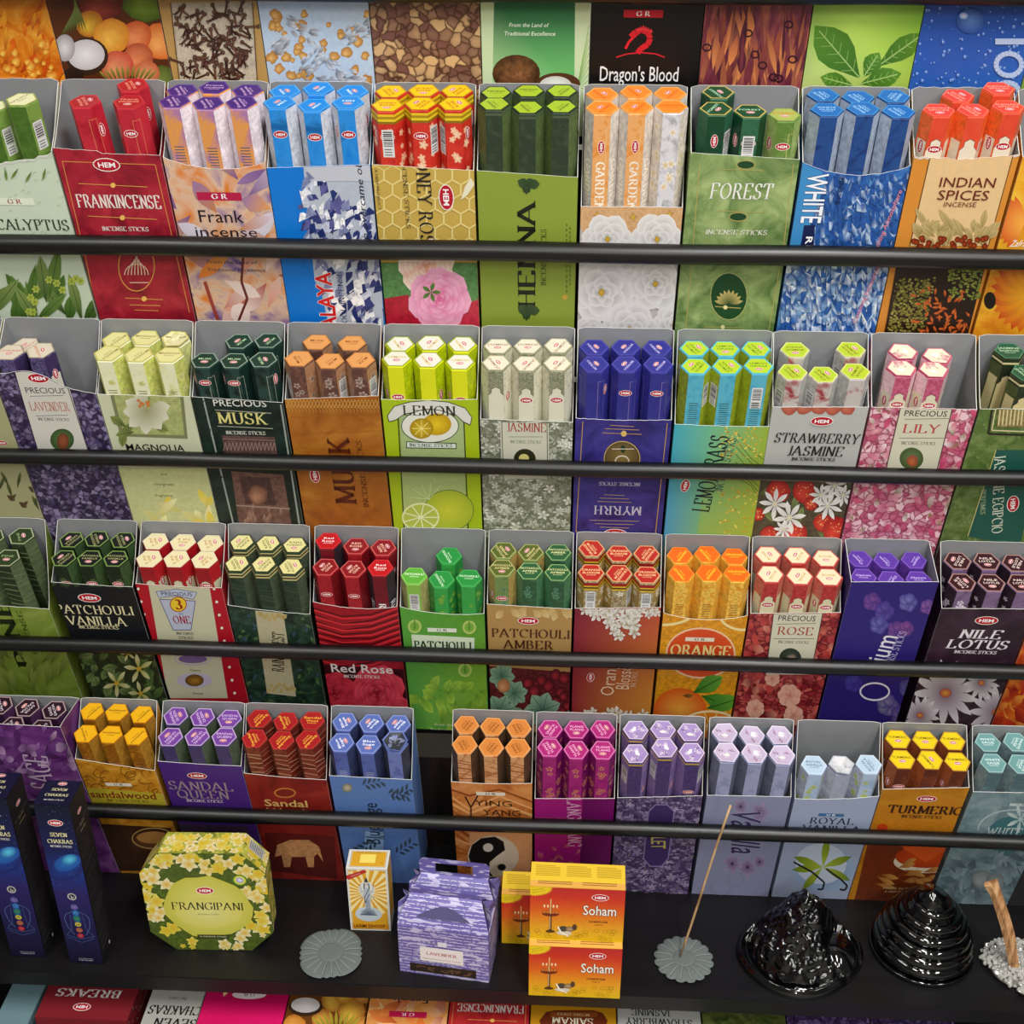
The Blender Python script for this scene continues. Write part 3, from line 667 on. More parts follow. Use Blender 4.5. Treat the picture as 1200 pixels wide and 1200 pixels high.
def himalaya(a):
    with PX(a):
        a.poly([(355, 190), (440, 190), (450, 390), (375, 390)], '#b8c0d0', .1)
        rn = random.Random(5)
        for k in range(260):
            x = rn.uniform(348, 448); y = rn.uniform(200, 390)
            if y < 235 and x > 372+(y-195)*.6 and x < 470: continue
            c = rn.choice(['#343c78', '#5c5c98', '#e8eaf4', '#f6f6fa', '#8088b0', '#20306c', '#c8cce0'])
            a.poly([(x, y), (x+rn.uniform(3, 9), y+rn.uniform(-9, 2)), (x+rn.uniform(4, 13), y+rn.uniform(2, 9)), (x+rn.uniform(-3, 4), y+rn.uniform(5, 14))], c, .5); a.lay -= 6e-6
        a.poly([(300, 190), (352, 190), (347, 230), (350, 282), (357, 310), (376, 340), (388, 392), (335, 392)], '#0c78d8')
        a.poly([(356, 196), (437, 194), (437, 212), (372, 212)], '#c4c8d4')
    T(a, 'to overcame ob', 424, 238, 96, 8, '#20242c', 'sans', 90, shear=.3, bold=.4)
    T(a, 'HIMALAYA', 384, 370, 100, 19, '#d81c20', 'sans', 90, bold=1.6, out=('#ffffff', .5)); T(a, 'COOL INCENSE', 401, 352, 66, 6, '#20304c', 'serif', 90)
def honey(a):
    with PX(a):
        for r in range(6):
            for c in range(8): a.ring(440+c*20+(r % 2)*10, 205+r*17, 11, 11, 1.2, '#e8d488', 6, 30, 390)
        a.poly([(444, 308), (560, 308), (562, 392), (448, 392)], '#5a8a50', .6); a.poly([(448, 350), (478, 345), (500, 392), (448, 392)], '#b01c34', .5); a.poly([(520, 365), (562, 350), (562, 392), (520, 392)], '#c03048', .5)
        a.rose(500, 312, 34, '#e07858', '#f0b8a0', '#f8e8dc', 3); a.rose(515, 350, 38, '#c83c80', '#e878b0', '#f8b8d8', 5)
        for k in range(5): a.petal(505, 342, k*1.25, 12, 5, '#3c6428', '#688c40')
    T(a, 'HONEY ROSE', 498, 236, 124, 16, '#2c2424', 'serif', -90); T(a, 'INCENSE STICKS', 476, 228, 80, 5, '#5c5030', 'serif', -90); T(a, 'A HEM PRODUCT', 443, 222, 48, 3.5, '#5c5030', 'sans', -90)
    HEM(a, 523, 231, 34, -90)
    with PX(a): a.poly([(545, 218), (552, 208), (556, 216), (548, 228), (540, 234)], '#ece4c8')
def henna(a):
    T(a, 'HENNA', 617, 300, 126, 20, '#1c2014', 'serif', 90, bold=.5); T(a, 'INCENSE STICKS', 637, 302, 66, 6, '#404c20', 'serif', 90)
    with PX(a):
        for x, y in ((617, 224), (617, 372)):
            for g, d in ((0, 0), (.9, 6), (-.9, 6), (2.2, 8), (-2.2, 8), (3.1, 4)): a.petal(x-8*math.sin(g)*.6, y-2+6*math.cos(g), -1.57+g*.5, 16, 12, '#283c20', '#3c5430')
            a.step()
        for k in range(14): a.line([(664, 262+k*6), (664, 265+k*6)], 1, '#3c4c1c'); a.line([(668, 266+k*5), (668, 269+k*5)], 1, '#3c4c1c')
        a.ell(662, 348, 3, 3, '#c8a040')
def gardenia(a):
    rn = random.Random(3)
    def fl(x, y, r, c0='#989290', c1='#eae7e6'):
        for k, (f, n) in enumerate(((1, 6), (.75, 5), (.5, 5), (.3, 4))):
            for i in range(n):
                g = k*.5+i/n*6.28; a.blob(x+r*f*.5*math.cos(g), y+r*f*.5*math.sin(g), r*f*.52, c0, c1, n=11, rn=rn, j=.06, hx=-math.cos(g)*.7, hy=-math.sin(g)*.7, a=.04)
        a.ell(x, y, r*.1, r*.12, '#e0b840', '#b89030', n=8)
    with PX(a):
        for x, y, r in ((700, 252, 26), (742, 254, 28), (785, 250, 24)): fl(x, y, r, '#b07c4c', '#dcb080')
        for x, y, r in ((712, 280, 30), (770, 280, 31), (735, 300, 22), (690, 300, 20)): fl(x, y, r)
        for x, y, r in ((790, 380, 26), (735, 335, 22), (705, 342, 38), (768, 332, 32), (738, 386, 34), (690, 390, 20)): fl(x, y, r)
def forest(a):
    with PX(a):
        a.line([(820, 190), (812, 290), (803, 392)], .9, '#b8a860'); a.line([(930, 192), (918, 290), (900, 392)], .9, '#b8a860')
        for x, y in ((874, 193), (865, 254)): a.ell(x, y, 11, 5.5, '#b8a860'); a.ell(x, y, 10, 4.5, '#1c4424')
        for y in (199, 248): a.line([(841, y-1), (897, y+1)], .7, '#b8a860')
        a.ell(854, 347, 22, 28, '#b0b070'); a.ell(854, 347, 21, 27, '#124424'); 
        for k in range(9): a.petal(854, 356, -1.57+(k-4)*.34, 17, 5, '#124424', '#d8c078')
        a.line([(838, 359), (868, 361)], 1, '#c8a860'); a.ell(850, 360, 2.5, 2.5, '#f0e0a0'); a.line([(826, 383), (868, 384)], .8, '#b8a860'); a.ell(847, 383, 2.5, 2.5, '#f0e0a0')
    T(a, 'FOREST', 869, 224, 73, 18, '#f0f0e8', shear=.08); T(a, 'INCENSE STICKS', 863, 272, 72, 5.5, '#e8e8d8', shear=.1, bold=.3)
def white_blue(a):
    mountains(a, ['#2858a0', '#1c4890', '#2c64ac', '#244c94', '#20509c', '#2858a0', '#b8cce4'], 5, None, 950, 1068, 205, 300)
    mountains(a, ['#2050a0', '#7ca0d0', '#1c4890', '#e8eef8', '#2c60b0', '#285ca8', '#c0d4ec'], 6, None, 915, 1045, 305, 392)
    with PX(a): a.poly([(926, 190), (958, 192), (968, 210), (950, 262), (930, 300), (920, 300)], '#3c8cc8'); a.poly([(942, 263), (955, 263), (952, 300), (936, 300)], '#101c4c')
    T(a, 'WHITE', 955, 232, 58, 25, '#f0f4fc', 'sans', -90, bold=1, out=('#183880', .7)); T(a, 'INCENSE', 984, 222, 32, 6, '#101c3c', 'sans', 90); T(a, 'R', 948, 281, 9, 8, '#ffffff', 'sans', -90, bold=1)
    T(a, 'Catching Atmosphere', 1038, 262, 92, 5, '#e0889c', 'sans', 80, shear=.2, bold=.6); T(a, 'Combining Exhilaration', 1014, 345, 80, 5, '#e08098', 'sans', 80, shear=.2, bold=.6)
def spices(a):
    with PX(a):
        a.poly([(1090, 184), (1187, 182), (1158, 288), (1066, 288)], '#e4c08c', .06); a.line([(1090, 184), (1066, 288)], 1, '#4c2c14'); a.line([(1187, 182), (1158, 288)], 1, '#4c2c14')
        rn = random.Random(4)
        for k in range(40): x = rn.uniform(1075, 1160); a.leaf(x, rn.uniform(268, 290), -1.57+rn.uniform(-1, 1), rn.uniform(10, 34), 8, '#a08850', '#c8b078', '#7c6c38')
        for k in range(30): a.blob(rn.uniform(1068, 1156), rn.uniform(278, 290), 3.4, '#b84818', '#5c1c10', rn=rn)
        a.poly([(1050, 312), (1154, 312), (1134, 392), (1036, 392)], '#28180f')
        for k in range(340): x, y = rn.uniform(1052, 1096), rn.uniform(325, 388); a.ell(x-(y-325)*.2, y, 1.8, 1.4, rn.choice(['#a09848', '#888038', '#6c6c28']), n=5, st=False)
        for k in range(160): x, y = rn.uniform(1112, 1150), rn.uniform(312, 350); a.ell(x, y, 2, 1.4, rn.choice(['#98a048', '#7c8c38']), n=5, st=False)
        a.step()
        for k in range(60): a.petal(rn.uniform(1075, 1135), rn.uniform(340, 392), rn.random()*6.3, 9, 3, '#a03c14', '#d87030')
        a.line([(1057, 312), (1036, 392)], 1.6, '#281810'); a.line([(1150, 312), (1131, 392)], 1.2, '#281810')
    T(a, 'INDIAN', 1134, 213, 65, 12, '#6c2418', 'sans', bold=.2); T(a, 'SPICES', 1129, 228, 60, 12, '#6c2418', 'sans', bold=.2); T(a, 'INCENSE', 1125, 239, 38, 6, '#6c2418', 'sans')
def sunflower(a):
    with PX(a):
        for k in range(22): a.petal(1206, 345, -3.14+(k-11)*.22, 46, 16, '#f0b020', '#d86018' if k % 2 else '#c83c18')
        for k in range(12): a.petal(1200, 262, 2.2+k*.2, 34, 9, '#f8b048', '#d85020')
        a.ell(1160, 352, 7, 10, '#1c140c')
    T(a, 'Zafran', 1196, 285, 22, 8, '#ffffff', 'sans', shear=.3)
e1 = carton(1, -65, 180, 61, 178, 12, 1.6, bgmat('plain', '#cddbc4', scale=30), eucalyptus, 'pale green carton printed with eucalyptus leaves, torn lip, tier 1 left end')
fill(e1, 1, [packet_type('#e6eabc', '#a8b468', '#40502c', 'EUCALYPTUS', '#5d7d2c', '#486a24', '#7c9a48', badge=False, barcode=1, scale=90)], 'leaf-green packet', 'EUCALYPTUS', [(.0, 0, -6, 1), (.92, 0, 0, 1), (-1, 0, -10)])
e2 = carton(1, 62, 175, 188, 181, 1, .5, bgmat('marble', '#7c1424', '#a01c30', '#b82c3c', 26), frank, 'crimson carton with white FRANKINCENSE lettering', bump=lambda t: 2.5*(t < .45)-1)
fill(e2, 1, [packet_type('#b01c28', '#c83840', '#e89880', 'FRANK|INCENSE', '#a8182a', None, '#c02838', frame='#e08858', scale=30)], 'crimson packet', 'FRANKINCENSE', [(-.12, 0, 0, 2, -2.2), (.85, 0, 0, 0, -.2), (.72, 1, 4, 2, 0)])
e3 = carton(1, 190, 184, 311, 190, 11, .5, bgmat('marble', '#7c5ca0', '#e0bca0', '#e07c20', 20), frank_in, 'orange and purple marbled carton with dark Frank incense lettering')
fill(e3, 1, [packet_type('#48287c', '#6c4c9c', '#d8b0d8', 'Frank|incense', '#a878a8', '#e8dce4', '#e09850', kind='marble', badge=False, mini='#505068', scale=28)], 'purple and orange marbled packet', 'purple-orange Frank incense')
e4 = carton(1, 312, 197, 434, 193, 0, .3, bgmat('plain', '#0c78d8'), himalaya, 'bright blue carton printed with snowy peaks and red sideways lettering')
fill(e4, 1, [packet_type('#1488e0', '#50a8ec', '#d8ecfc', 'HIM', '#1080dc', '#c8ccd8', badge=True, scale=30, mini=None, lines=None)], 'sky-blue packet', 'blue snowy-peak')
e5 = carton(1, 435, 193, 556, 200, 0, .3, bgmat('plain', '#c8a850', scale=40), honey, 'honeycomb-gold carton printed with pink roses and HONEY ROSE sideways')
fill(e5, 1, [packet_type('#f0c818', '#c89818', '#a83820', 'HONEY|ROSE', '#b81c1c', None, '#d03424', band=('#e8c020', '#a88818', '#e8c828', '#8c6c10'), barcode=1, flower=('#f8e0c0', '#e89870'), scale=34)], 'red packet with yellow banded top', 'HONEY ROSE')
e6 = carton(1, 558, 200, 678, 208, 0, .2, bgmat('plain', '#8c9e3a', scale=12), henna, 'olive green carton with tall black HENNA lettering sideways')
fill(e6, 1, [packet_type('#a8c030', '#20301c', '#34441c', 'HENNA', '#3a4a34', '#55683c', '#2c3a2a', badge=False, vtext=None, barcode=None, mini=None, band=('#4c5c44',), scale=80)], 'dark olive packet with lime lid', 'HENNA')
e7 = carton(1, 680, 242, 801, 243, 0, .25, bgmat('plain', '#c8c0bc', scale=14), gardenia, 'carton with a low-cut lip printed with white gardenia blooms')
fill(e7, 1, [packet_type('#f0882c', '#f8a850', '#c84818', 'GARDENIA', '#e08c34', '#d8d0c8', '#e8a868', vtext='GARDENIA', vcol='#fff4e4', frame='#f0c890', badge_y=34), packet_type('#f0882c', '#f8a850', '#c84818', 'GARDENIA', '#d8d4dc', '#e4d8cc', badge=False, flower=('#d8b868', '#f4f0f0'))], ['orange packet with white GARDENIA lettering', 'white-sided packet printed with gardenia'], 'white gardenia bloom', [(-1, 0, 0, 4), (0, 0, 0, 4), (1, 0, 2, 0, 0, 1), (-1, 1), (0, 1), (1, 1)])
e8 = carton(1, 809, 179, 938, 187, 0, .2, bgmat('marble', '#4c6c34', '#80985c', '#a8bc7c', 24), forest, 'moss green carton with white FOREST lettering and lotus emblem')
fill(e8, 1, [packet_type('#144c30', '#c8b060', '#a8d8b0', 'FOREST', '#145030', '#0e4026', None, barcode=1, vtext=None, scale=30), packet_type('#a8b45c', '#809450', '#d06028', 'FOREST', '#7c9c4c', '#9cb468', '#5c7c34', frame='#d8c878', scale=30)], ['dark green packet', 'light green packet'], 'FOREST', [(-.9, 0, -1, 1, .5), (.12, 0, -3, 0, 0), (1.0, 0, -8, 0, 0, 1), (-.8, 1, 2, 2, 0)])
e9 = carton(1, 940, 190, 1068, 194, 13, .5, bgmat('marble', '#1c4890', '#2860b0', '#5c94cc', 30), white_blue, 'deep blue carton with peaks and pale sideways WHITE lettering')
fill(e9, 1, [packet_type('#2468b8', '#3c88cc', '#a0ccf0', 'WHITE|OUDH', '#16306c', '#a8b4c8', '#204888', badge=False, lines=None, scale=60)], 'navy and silver packet', 'deep blue mountain')
e10 = carton(1, 1071, 183, 1196, 181, 4, 1.3, bgmat('plain', '#d88c34', scale=20), spices, 'orange and tan carton with INDIAN SPICES lettering, torn lip')
fill(e10, 1, [packet_type('#e04430', '#f06c50', '#f8a088', 'INDIAN|SPICES', '#d84028', '#e8642c', '#e04c30', cream='#e8d8c0', badge_y=33, scale=24)], 'scarlet packet', 'INDIAN SPICES', [(-.85, 0, 0, 0, 1), (.12, 0), (1.05, 0, 3, 0, 1), (-.25, 1, 2), (.9, 1, 8)])
e11 = carton(1, 1198, 184, 1322, 186, 0, .3, bgmat('marble', '#d87c18', '#e8a020', '#f0c040', 18), sunflower, 'yellow flower carton cut off by the right edge, tier 1')
e0 = carton(1, -192, 186, -67, 182, 0, .3, bgmat('plain', '#24509c'), None, 'blue carton mostly outside the frame, tier 1 left end')
# ------------------------------------------------------------------ tier 2
def small_flowers(a, y0, y1, n, cols, seed, r0=6, r1=11, np=5, x0=None, x1=None, core='#c8b860'):
    rn = random.Random(seed); v0, v1 = sorted((a.uv(600, y0)[1], a.uv(600, y1)[1])); lo = 0 if x0 is None else x0; hi = a.Wd if x1 is None else x1
    for k in range(n): a.flower(rn.uniform(lo, hi), rn.uniform(v0, v1), rn.uniform(r0, r1), np, rn.choice(cols), rn.choice(cols), core, .5, rn.random()*6, .12)
def plants(a):
    with PX(a):
        rn = random.Random(2)
        for k in range(14): x, y = rn.uniform(-40, 50), rn.uniform(560, 600); a.petal(x, y, -1.5+rn.uniform(-.6, .6), 20, 4, '#2c3418', '#5c6838')
        for x, y in ((33, 570), (22, 588), (8, 580)): a.petal(x, y, .6, 12, 6, '#3c2c1c', '#6a5438'); a.petal(x+4, y+6, -.8, 10, 4, '#3c2c1c', '#6a5438')
    HEM(a, 2, 519, 14)
def lav_card(a, x, y, title, tcol, x0, x1, x2, x3, ytop, yb, border='#3c2c50', emb='#405838', ring2='#a8603c'):
    with PX(a):
        a.poly([(x0, ytop), (x1, ytop), (x3, yb), (x2, yb)], '#d4d2bc'); a.line([(x0, ytop), (x2, yb)], 1, border); a.line([(x1, ytop), (x3, yb)], 1, border)
def lavender(a):
    with PX(a):
        rn = random.Random(2)
        for k in range(220):
            x, y = rn.uniform(-20, 165), rn.uniform(430, 605); a.petal(x, y, rn.random()*6.3, rn.uniform(5, 10), 5, '#241c34', rn.choice(['#4c4068', '#6c5c90', '#9488b0', '#382c50', '#54487c']))
        a.poly([(18, 436), (74, 430), (103, 526), (44, 526)], '#d2cfc6'); a.line([(16, 436), (22, 452), (44, 526)], 1, '#2c2440'); a.line([(75, 430), (77, 446), (103, 526)], 1, '#2c2440')
        a.ell(73, 515, 14, 13, '#5c7c40', '#38502c', n=20); a.ell(74, 517, 7, 10, '#a05838', '#6a3c28'); a.line([(35, 464), (75, 463)], .6, '#605870'); a.line([(42, 487), (80, 486)], .6, '#605870')
    HEM(a, 45, 443, 26); T(a, 'PRECIOUS', 53, 457, 46, 7, '#30283c', 'sans'); T(a, 'LAVENDER', 58, 476, 46, 10, '#b87058'); T(a, 'INCENSE STICKS', 63, 491, 36, 3.2, '#403850')
def magnolia(a):
    with PX(a):
        a.poly([(129, 462), (215, 464), (220, 514), (141, 511)], '#7c8058'); a.poly([(133, 462), (211, 464), (216, 510), (145, 508)], '#a8b070', .4)
        rn = random.Random(3)
        for k in range(9): a.leaf(172+rn.uniform(-28, 28), 490+rn.uniform(-10, 16), rn.random()*6.3, 22, 10, '#4c5c28', '#88944c', '#38441c')
        for g in (-2.7, -2.0, -.2, .35, .9, 1.6, 2.4, 3.1): a.petal(172, 481, g, 28, 17, '#98986c', '#e0dec8'); a.step()
        for k in range(9): a.ell(168+rn.uniform(-7, 7), 472+rn.uniform(-4, 4), 2, 2, '#c87838', n=6)
        a.poly([(139, 548), (262, 548), (262, 620), (150, 620)], '#c4c890', .15)
        for k in range(16): a.petal(rn.uniform(150, 255), rn.uniform(595, 625), -1.5+rn.uniform(-1.4, 1.4), rn.uniform(16, 34), 9, rn.choice(['#e0d880', '#c8c070']), rn.choice(['#f0eab0', '#d4d090', '#e8d040']))
    T(a, 'MAGNOLIA', 182, 524, 68, 8, '#1c1c18', 'sans', bold=.5)
    for y, s, w_ in ((555, 'the', 7), (567, 'evergreen', 22), (580, 'fragrance', 20)): T(a, s, 192, y, w_, 3.4, '#4c4c30', 'sans')
def musk_b(a):
    with PX(a):
        a.line([(238, 466), (275, 620)], 2, '#98a098'); a.line([(329, 474), (352, 622)], 2, '#98a098')
        a.grad([(260, 510), (322, 512), (326, 536), (264, 534)], ['#5c4440']*4, .6); a.poly([(271, 552), (332, 556), (346, 640), (284, 640)], '#6c4c44', .7)
        for k in range(14): x = 262+k*4.4; a.line([(x, 528), (x+2.2, 518), (x+4.4, 528)], .8, '#a08078')
        a.line([(261, 514), (322, 516)], 1, '#8c6c64'); a.poly([(280, 558), (316, 560), (324, 592), (288, 590)], '#4c3230', .6); a.blob(302, 580, 12, '#b88468', '#6c4438'); 
        for k in range(16): a.petal(rnu(286, 340), rnu(600, 620), -1.57, 12, 4, '#5c3c34', '#a88070')
        for k in range(30): a.petal(rnu(226, 262), rnu(470, 620), rnu(0, 6), 9, 3, '#101c18', '#24362c')
        a.line([(277, 592), (340, 596)], 1.6, '#a08878'); a.line([(252, 480), (318, 484)], .8, '#b0b0a0'); a.line([(255, 499), (320, 502)], .8, '#b0b0a0')
    T(a, 'PRECIOUS', 281, 472, 62, 8, '#e0e0d8', 'sans', bold=.4); T(a, 'MUSK', 284, 490, 58, 13, '#e0d888'); T(a, 'INCENSE STICKS', 288, 507, 46, 4, '#d8d8c8', bold=.5)
_rr = random.Random(77)
def rnu(a, b): return _rr.uniform(a, b)
def musk_br(a):
    with PX(a):
        for k in range(28): x = 332+k*4; a.line([(x, 468), (x+4, 478), (x+8, 468)], .7, '#d0a050'); a.line([(x, 474), (x+4, 483)], .5, '#d0a050')
        a.line([(340, 488), (452, 484)], .5, '#a86828'); a.line([(343, 508), (452, 504)], .5, '#a86828')
    T(a, 'MUSK', 401, 552, 78, 24, '#5c2410', 'serif', 90, bold=.5); T(a, 'INCENSE STICKS', 425, 556, 78, 6, '#6c3414', 'serif', 90); HEM(a, 369, 557, 22, 90)
def lemon(a):
    with PX(a):
        a.vgradpx = None
        a.grad([(468, 478), (543, 478), (547, 627), (474, 627)], ['#a0b880', '#a0b880', '#b4c070', '#b4c070'], .1)
        a.line([(466, 478), (474, 627)], 1.4, '#303c20'); a.line([(543, 478), (549, 627)], 1.4, '#303c20')
        a.poly([(454, 487), (462, 476), (480, 471), (502, 469), (525, 471), (545, 478), (553, 489), (551, 498), (543, 494), (534, 486), (502, 480), (474, 485), (464, 492), (456, 494)], '#dcdcd4'); a.line([(454, 487), (462, 476), (480, 471), (502, 469), (525, 471), (545, 478), (553, 489), (551, 498), (543, 494), (534, 486), (502, 480), (474, 485), (464, 492), (456, 494), (454, 487)], .9, '#303020')
        a.ell(504, 499, 34, 20, '#303c20', n=26); a.ell(504, 499, 33, 19, '#e4e4d8', n=26); a.ell(512, 497, 17, 13, '#e8c820', '#c09810', n=20); a.ell(494, 502, 14, 12, '#d8b818', '#a88810', n=20)
        for k in range(8): g = k*.785; a.line([(494, 502), (494+11*math.cos(g), 502+10*math.sin(g))], .8, '#f4e890')
        a.poly([(476, 517), (535, 519), (535, 526), (476, 525)], '#303c20'); a.poly([(477, 518), (534, 520), (534, 525), (477, 524)], '#dce4d8')
        a.ell(526, 598, 29, 24, '#d0d038', '#a8b830', n=26); a.ring(526, 598, 29, 24, .8, '#5c7030'); a.ell(493, 606, 22, 17, '#e8ecb0', n=26); a.ell(493, 606, 20, 15, '#b8c450', n=26)
        for k in range(9): g = k*.698; a.line([(493, 606), (493+20*math.cos(g), 606+15*math.sin(g))], 1.3, '#eef0c0')
        for k in range(5): g = 3.3+k*.5; a.line([(503, 585), (503+24*math.cos(g), 585+20*math.sin(g))], .6, '#d0dca8')
        a.line([(480, 628), (545, 630)], 2, '#8c8e90')
    T(a, 'LEMON', 503, 481, 62, 11, '#303028'); T(a, 'INCENSE STICKS', 505, 521.5, 50, 3.6, '#303c30')
def jasmine(a):
    small_flowers(a, 490, 640, 120, ['#e4e4dc', '#b8bcac', '#90947c', '#d0d0c4'], 4, 5, 9, core='#a0a468')
    with PX(a): a.poly([(586, 494), (643, 495), (644, 560), (588, 560)], '#cccbb8'); a.line([(588, 494), (590, 560)], 1, '#5c5c48'); a.line([(641, 494), (642, 560)], 1, '#5c5c48'); a.ell(615, 537, 13, 12, '#2c2c18', n=18); a.ell(614, 536, 6, 5, '#d8d080'); a.line([(596, 511), (636, 511)], .6, '#5c7c5c')
    T(a, 'JASMINE', 617, 500, 46, 10, '#a03c34'); T(a, 'INCENSE STICKS', 616, 517, 36, 3.4, '#507050')
def myrrh(a):
    with PX(a):
        a.line([(683, 494), (675, 623), (768, 626), (782, 496)], .9, '#c09858')
        for y, w_ in ((499, 28), (503, 40), (508, 46)): a.line([(729-w_/2, y-.8), (729+w_/2, y+.8)], .7, '#c09858')
        a.ell(731, 508, 3.4, 3.4, '#d8b868'); a.ell(729, 537, 21, 20, '#8c7440', '#5c4c2c', n=26); a.ring(729, 537, 21, 20, .8, '#d8b868'); a.ell(730, 526, 3, 4.4, '#1c3c24'); a.ring(729, 540, 8, 6, 1.4, '#e4dcc8', 12); a.line([(717, 526), (743, 526)], .8, '#e4dcc8')
        for k, (y, w_) in enumerate(((580, 24), (584, 34), (588, 40), (610, 58), (614, 46), (618, 34))): a.line([(720-w_/2, y-.6), (720+w_/2, y+.6)], .6, '#b8a070')
    T(a, 'MYRRH', 724, 598, 56, 10, '#c8c4d8', 'serif', 180); T(a, 'INCENSE STICKS', 726, 567, 48, 4, '#c8c4d8', 'serif', 180, bold=.4); HEM(a, 721, 625, 28, 180)
def lemongrass(a):
    with PX(a):
        a.grad([(785, 495), (835, 495), (815, 640), (770, 640)], ['#38a8c0', '#70b890', '#70b080', '#3c90cc']); a.grad([(835, 495), (905, 495), (884, 640), (815, 640)], ['#70b890', '#98b030', '#a8b838', '#88b458'])
        rn = random.Random(4)
        for k in range(7): a.line([(904, 545+k*10), (880, 530+k*8-rn.random()*10), (862, 505+k*9)], .7, '#3c4c24')
        for k in range(190): x = rn.uniform(842, 892); a.ell(x, rn.uniform(500, 536) if k % 2 else rn.uniform(572, 636), 1.5, 1.2, rn.choice(['#d8b840', '#e8d468', '#c0a030']), n=5, st=False)
        a.step()
    T(a, 'LEMONGRASS', 832, 556, 120, 15, '#14242c', 'serif', 84, bold=.4); T(a, 'INCENSE STICKS', 850, 545, 84, 7, '#2c5058', 'serif', 84); HEM(a, 803, 569, 20, 84)
def strawb(a):
    rn = random.Random(6)
    with PX(a):
        for k in range(5): a.blob(925+k*17, 476, 10, '#c87058', '#a85040', rn=rn)
        a.poly([(875, 560), (1000, 560), (1000, 640), (870, 640)], '#4c4430', .7)
        for k in range(22): a.leaf(rn.uniform(880, 1000), rn.uniform(565, 640), rn.random()*6.3, 24, 8, '#3c4c24', '#8c9c60', '#2c381c')
        for x, y, r in ((912, 575, 14), (942, 575, 14), (950, 590, 8), (888, 602, 8), (902, 628, 12), (932, 625, 14), (964, 612, 11), (980, 620, 16)):
            a.blob(x, y, r, '#e04434', '#a01818', rn=rn, j=.06)
            for q in range(12): a.ell(x+rn.uniform(-.6, .6)*r, y+rn.uniform(-.6, .6)*r, .8, .8, '#e8b870', n=4)
        for x, y, r in ((908, 590, 19), (925, 606, 20), (918, 620, 12), (970, 592, 18), (978, 568, 16), (988, 580, 14), (962, 580, 14)): a.flower(x, y, r, 8, '#cccccc', '#f4f4f2', '#d8d4b8', .3, rn.random())
    HEM(a, 963, 493, 27); T(a, 'STRAWBERRY', 958, 513, 100, 11, '#1c1c1c', shear=.1); T(a, 'JASMINE', 956, 528, 65, 11, '#1c1c1c', shear=.1); T(a, 'INCENSE STICKS', 953, 537.5, 51, 3.6, '#1c1c1c', bold=.6)
def card(a, x0, x1, xb0, xb1, y0, yb, title, y, tc='#c0504c', brd='#5c3438'):
    with PX(a): a.poly([(x0, y0), (x1, y0), (xb1, yb), (xb0, yb)], '#d2cfb8'); a.line([(x0, y0), (xb0, yb)], 1.2, brd); a.line([(x1, y0), (xb1, yb)], 1.2, brd)
def lily(a):
    with PX(a):
        rn = random.Random(5)
        for k in range(210):
            x, y = rn.uniform(985, 1150), rn.uniform(470, 640); a.petal(x, y, rn.random()*6.3, rn.uniform(9, 17), rn.uniform(5, 8), rn.choice(['#b03c60', '#c86078', '#8c2c48', '#d890a0', '#788048']), rn.choice(['#f0c8d0', '#e898b0', '#f8e4e8', '#d85880', '#e8b0b8']))
    card(a, 1056, 1117, 1038, 1098, 474, 550, 'LILY', 500)
    with PX(a): a.line([(1060, 491), (1112, 490)], .6, '#604840'); a.line([(1054, 513), (1106, 513)], .6, '#604840'); a.ell(1068, 537, 14, 13, '#687c50', '#44542c', n=20); a.blob(1069, 540, 7, '#c86c40', '#8c4830')
    T(a, 'PRECIOUS', 1085, 484, 50, 7, '#30282c', 'sans', bold=.3); T(a, 'LILY', 1080, 502, 44, 10, '#b84444'); T(a, 'INCENSE STICKS', 1076, 519, 40, 3.4, '#504040')
def jas_eg(a):
    with PX(a):
        for k in range(150): x, y = rnu(1100, 1240), rnu(480, 640); a.petal(x, y, .5+rnu(-.3, .3), 6, 2.5, '#405428', '#88985c')
        a.line([(1163, 477), (1158, 508), (1215, 510)], 2.2, '#28241c'); a.line([(1167, 478), (1162, 504), (1215, 506)], 1.4, '#d8cca0'); a.poly([(1170, 479), (1212, 480), (1212, 500), (1168, 500)], '#8c7c4c', .8)
        for k in range(9): a.line([(1172+k*4.4, 480), (1170+k*4.4, 498)], 1.6, '#d8cc98')
        a.poly([(1167, 527), (1220, 527), (1195, 640), (1134, 628)], '#1c5448'); a.line([(1167, 527), (1134, 628)], 1, '#c8c078')
    T(a, 'JASMINE EGIPCIO', 1170, 580, 128, 9, '#d8dcc8', 'serif', -78); T(a, 'PERFUMES', 1152, 588, 40, 4, '#a8b888', 'serif', -78); HEM(a, 1187, 590, 27, -78)
tb = carton(2, -126, 432, -10, 436, 0, .4, bgmat('plain', '#a8a67c', scale=20), plants, 'sand-coloured carton printed with dark sprigs, cut off by the left edge')
c1 = carton(2, -9, 437, 113, 462, 0, .6, bgmat('cells', '#1c1428', '#342848', '#8c80a8', 130), lavender, 'dark purple carton with pale LAVENDER card and arched lip', bump=lambda t: 14*math.sin(math.pi*min(1, t*1.25))**2*(t < .8)+10*(1-t)*0)
LV = packet_type('#dcd0bc', '#b8a890', '#c0684c', 'LAVENDER', '#201a30', '#3c3058', '#5c5080', kind='cells', cream='#d8d4c4', scale=160)
fill(c1, 2, LV, 'dark purple packet with cream lid', 'LAVENDER', [(-1.0, 0, 0, 0, -.5), (-.03, 0, 2, 2, 0), (-.9, 1, -12)])
c2 = carton(2, 113, 462, 223, 465, 0, .3, bgmat('plain', '#ccd0b0', scale=16), magnolia, 'cream carton printed with a white magnolia in a grey frame')
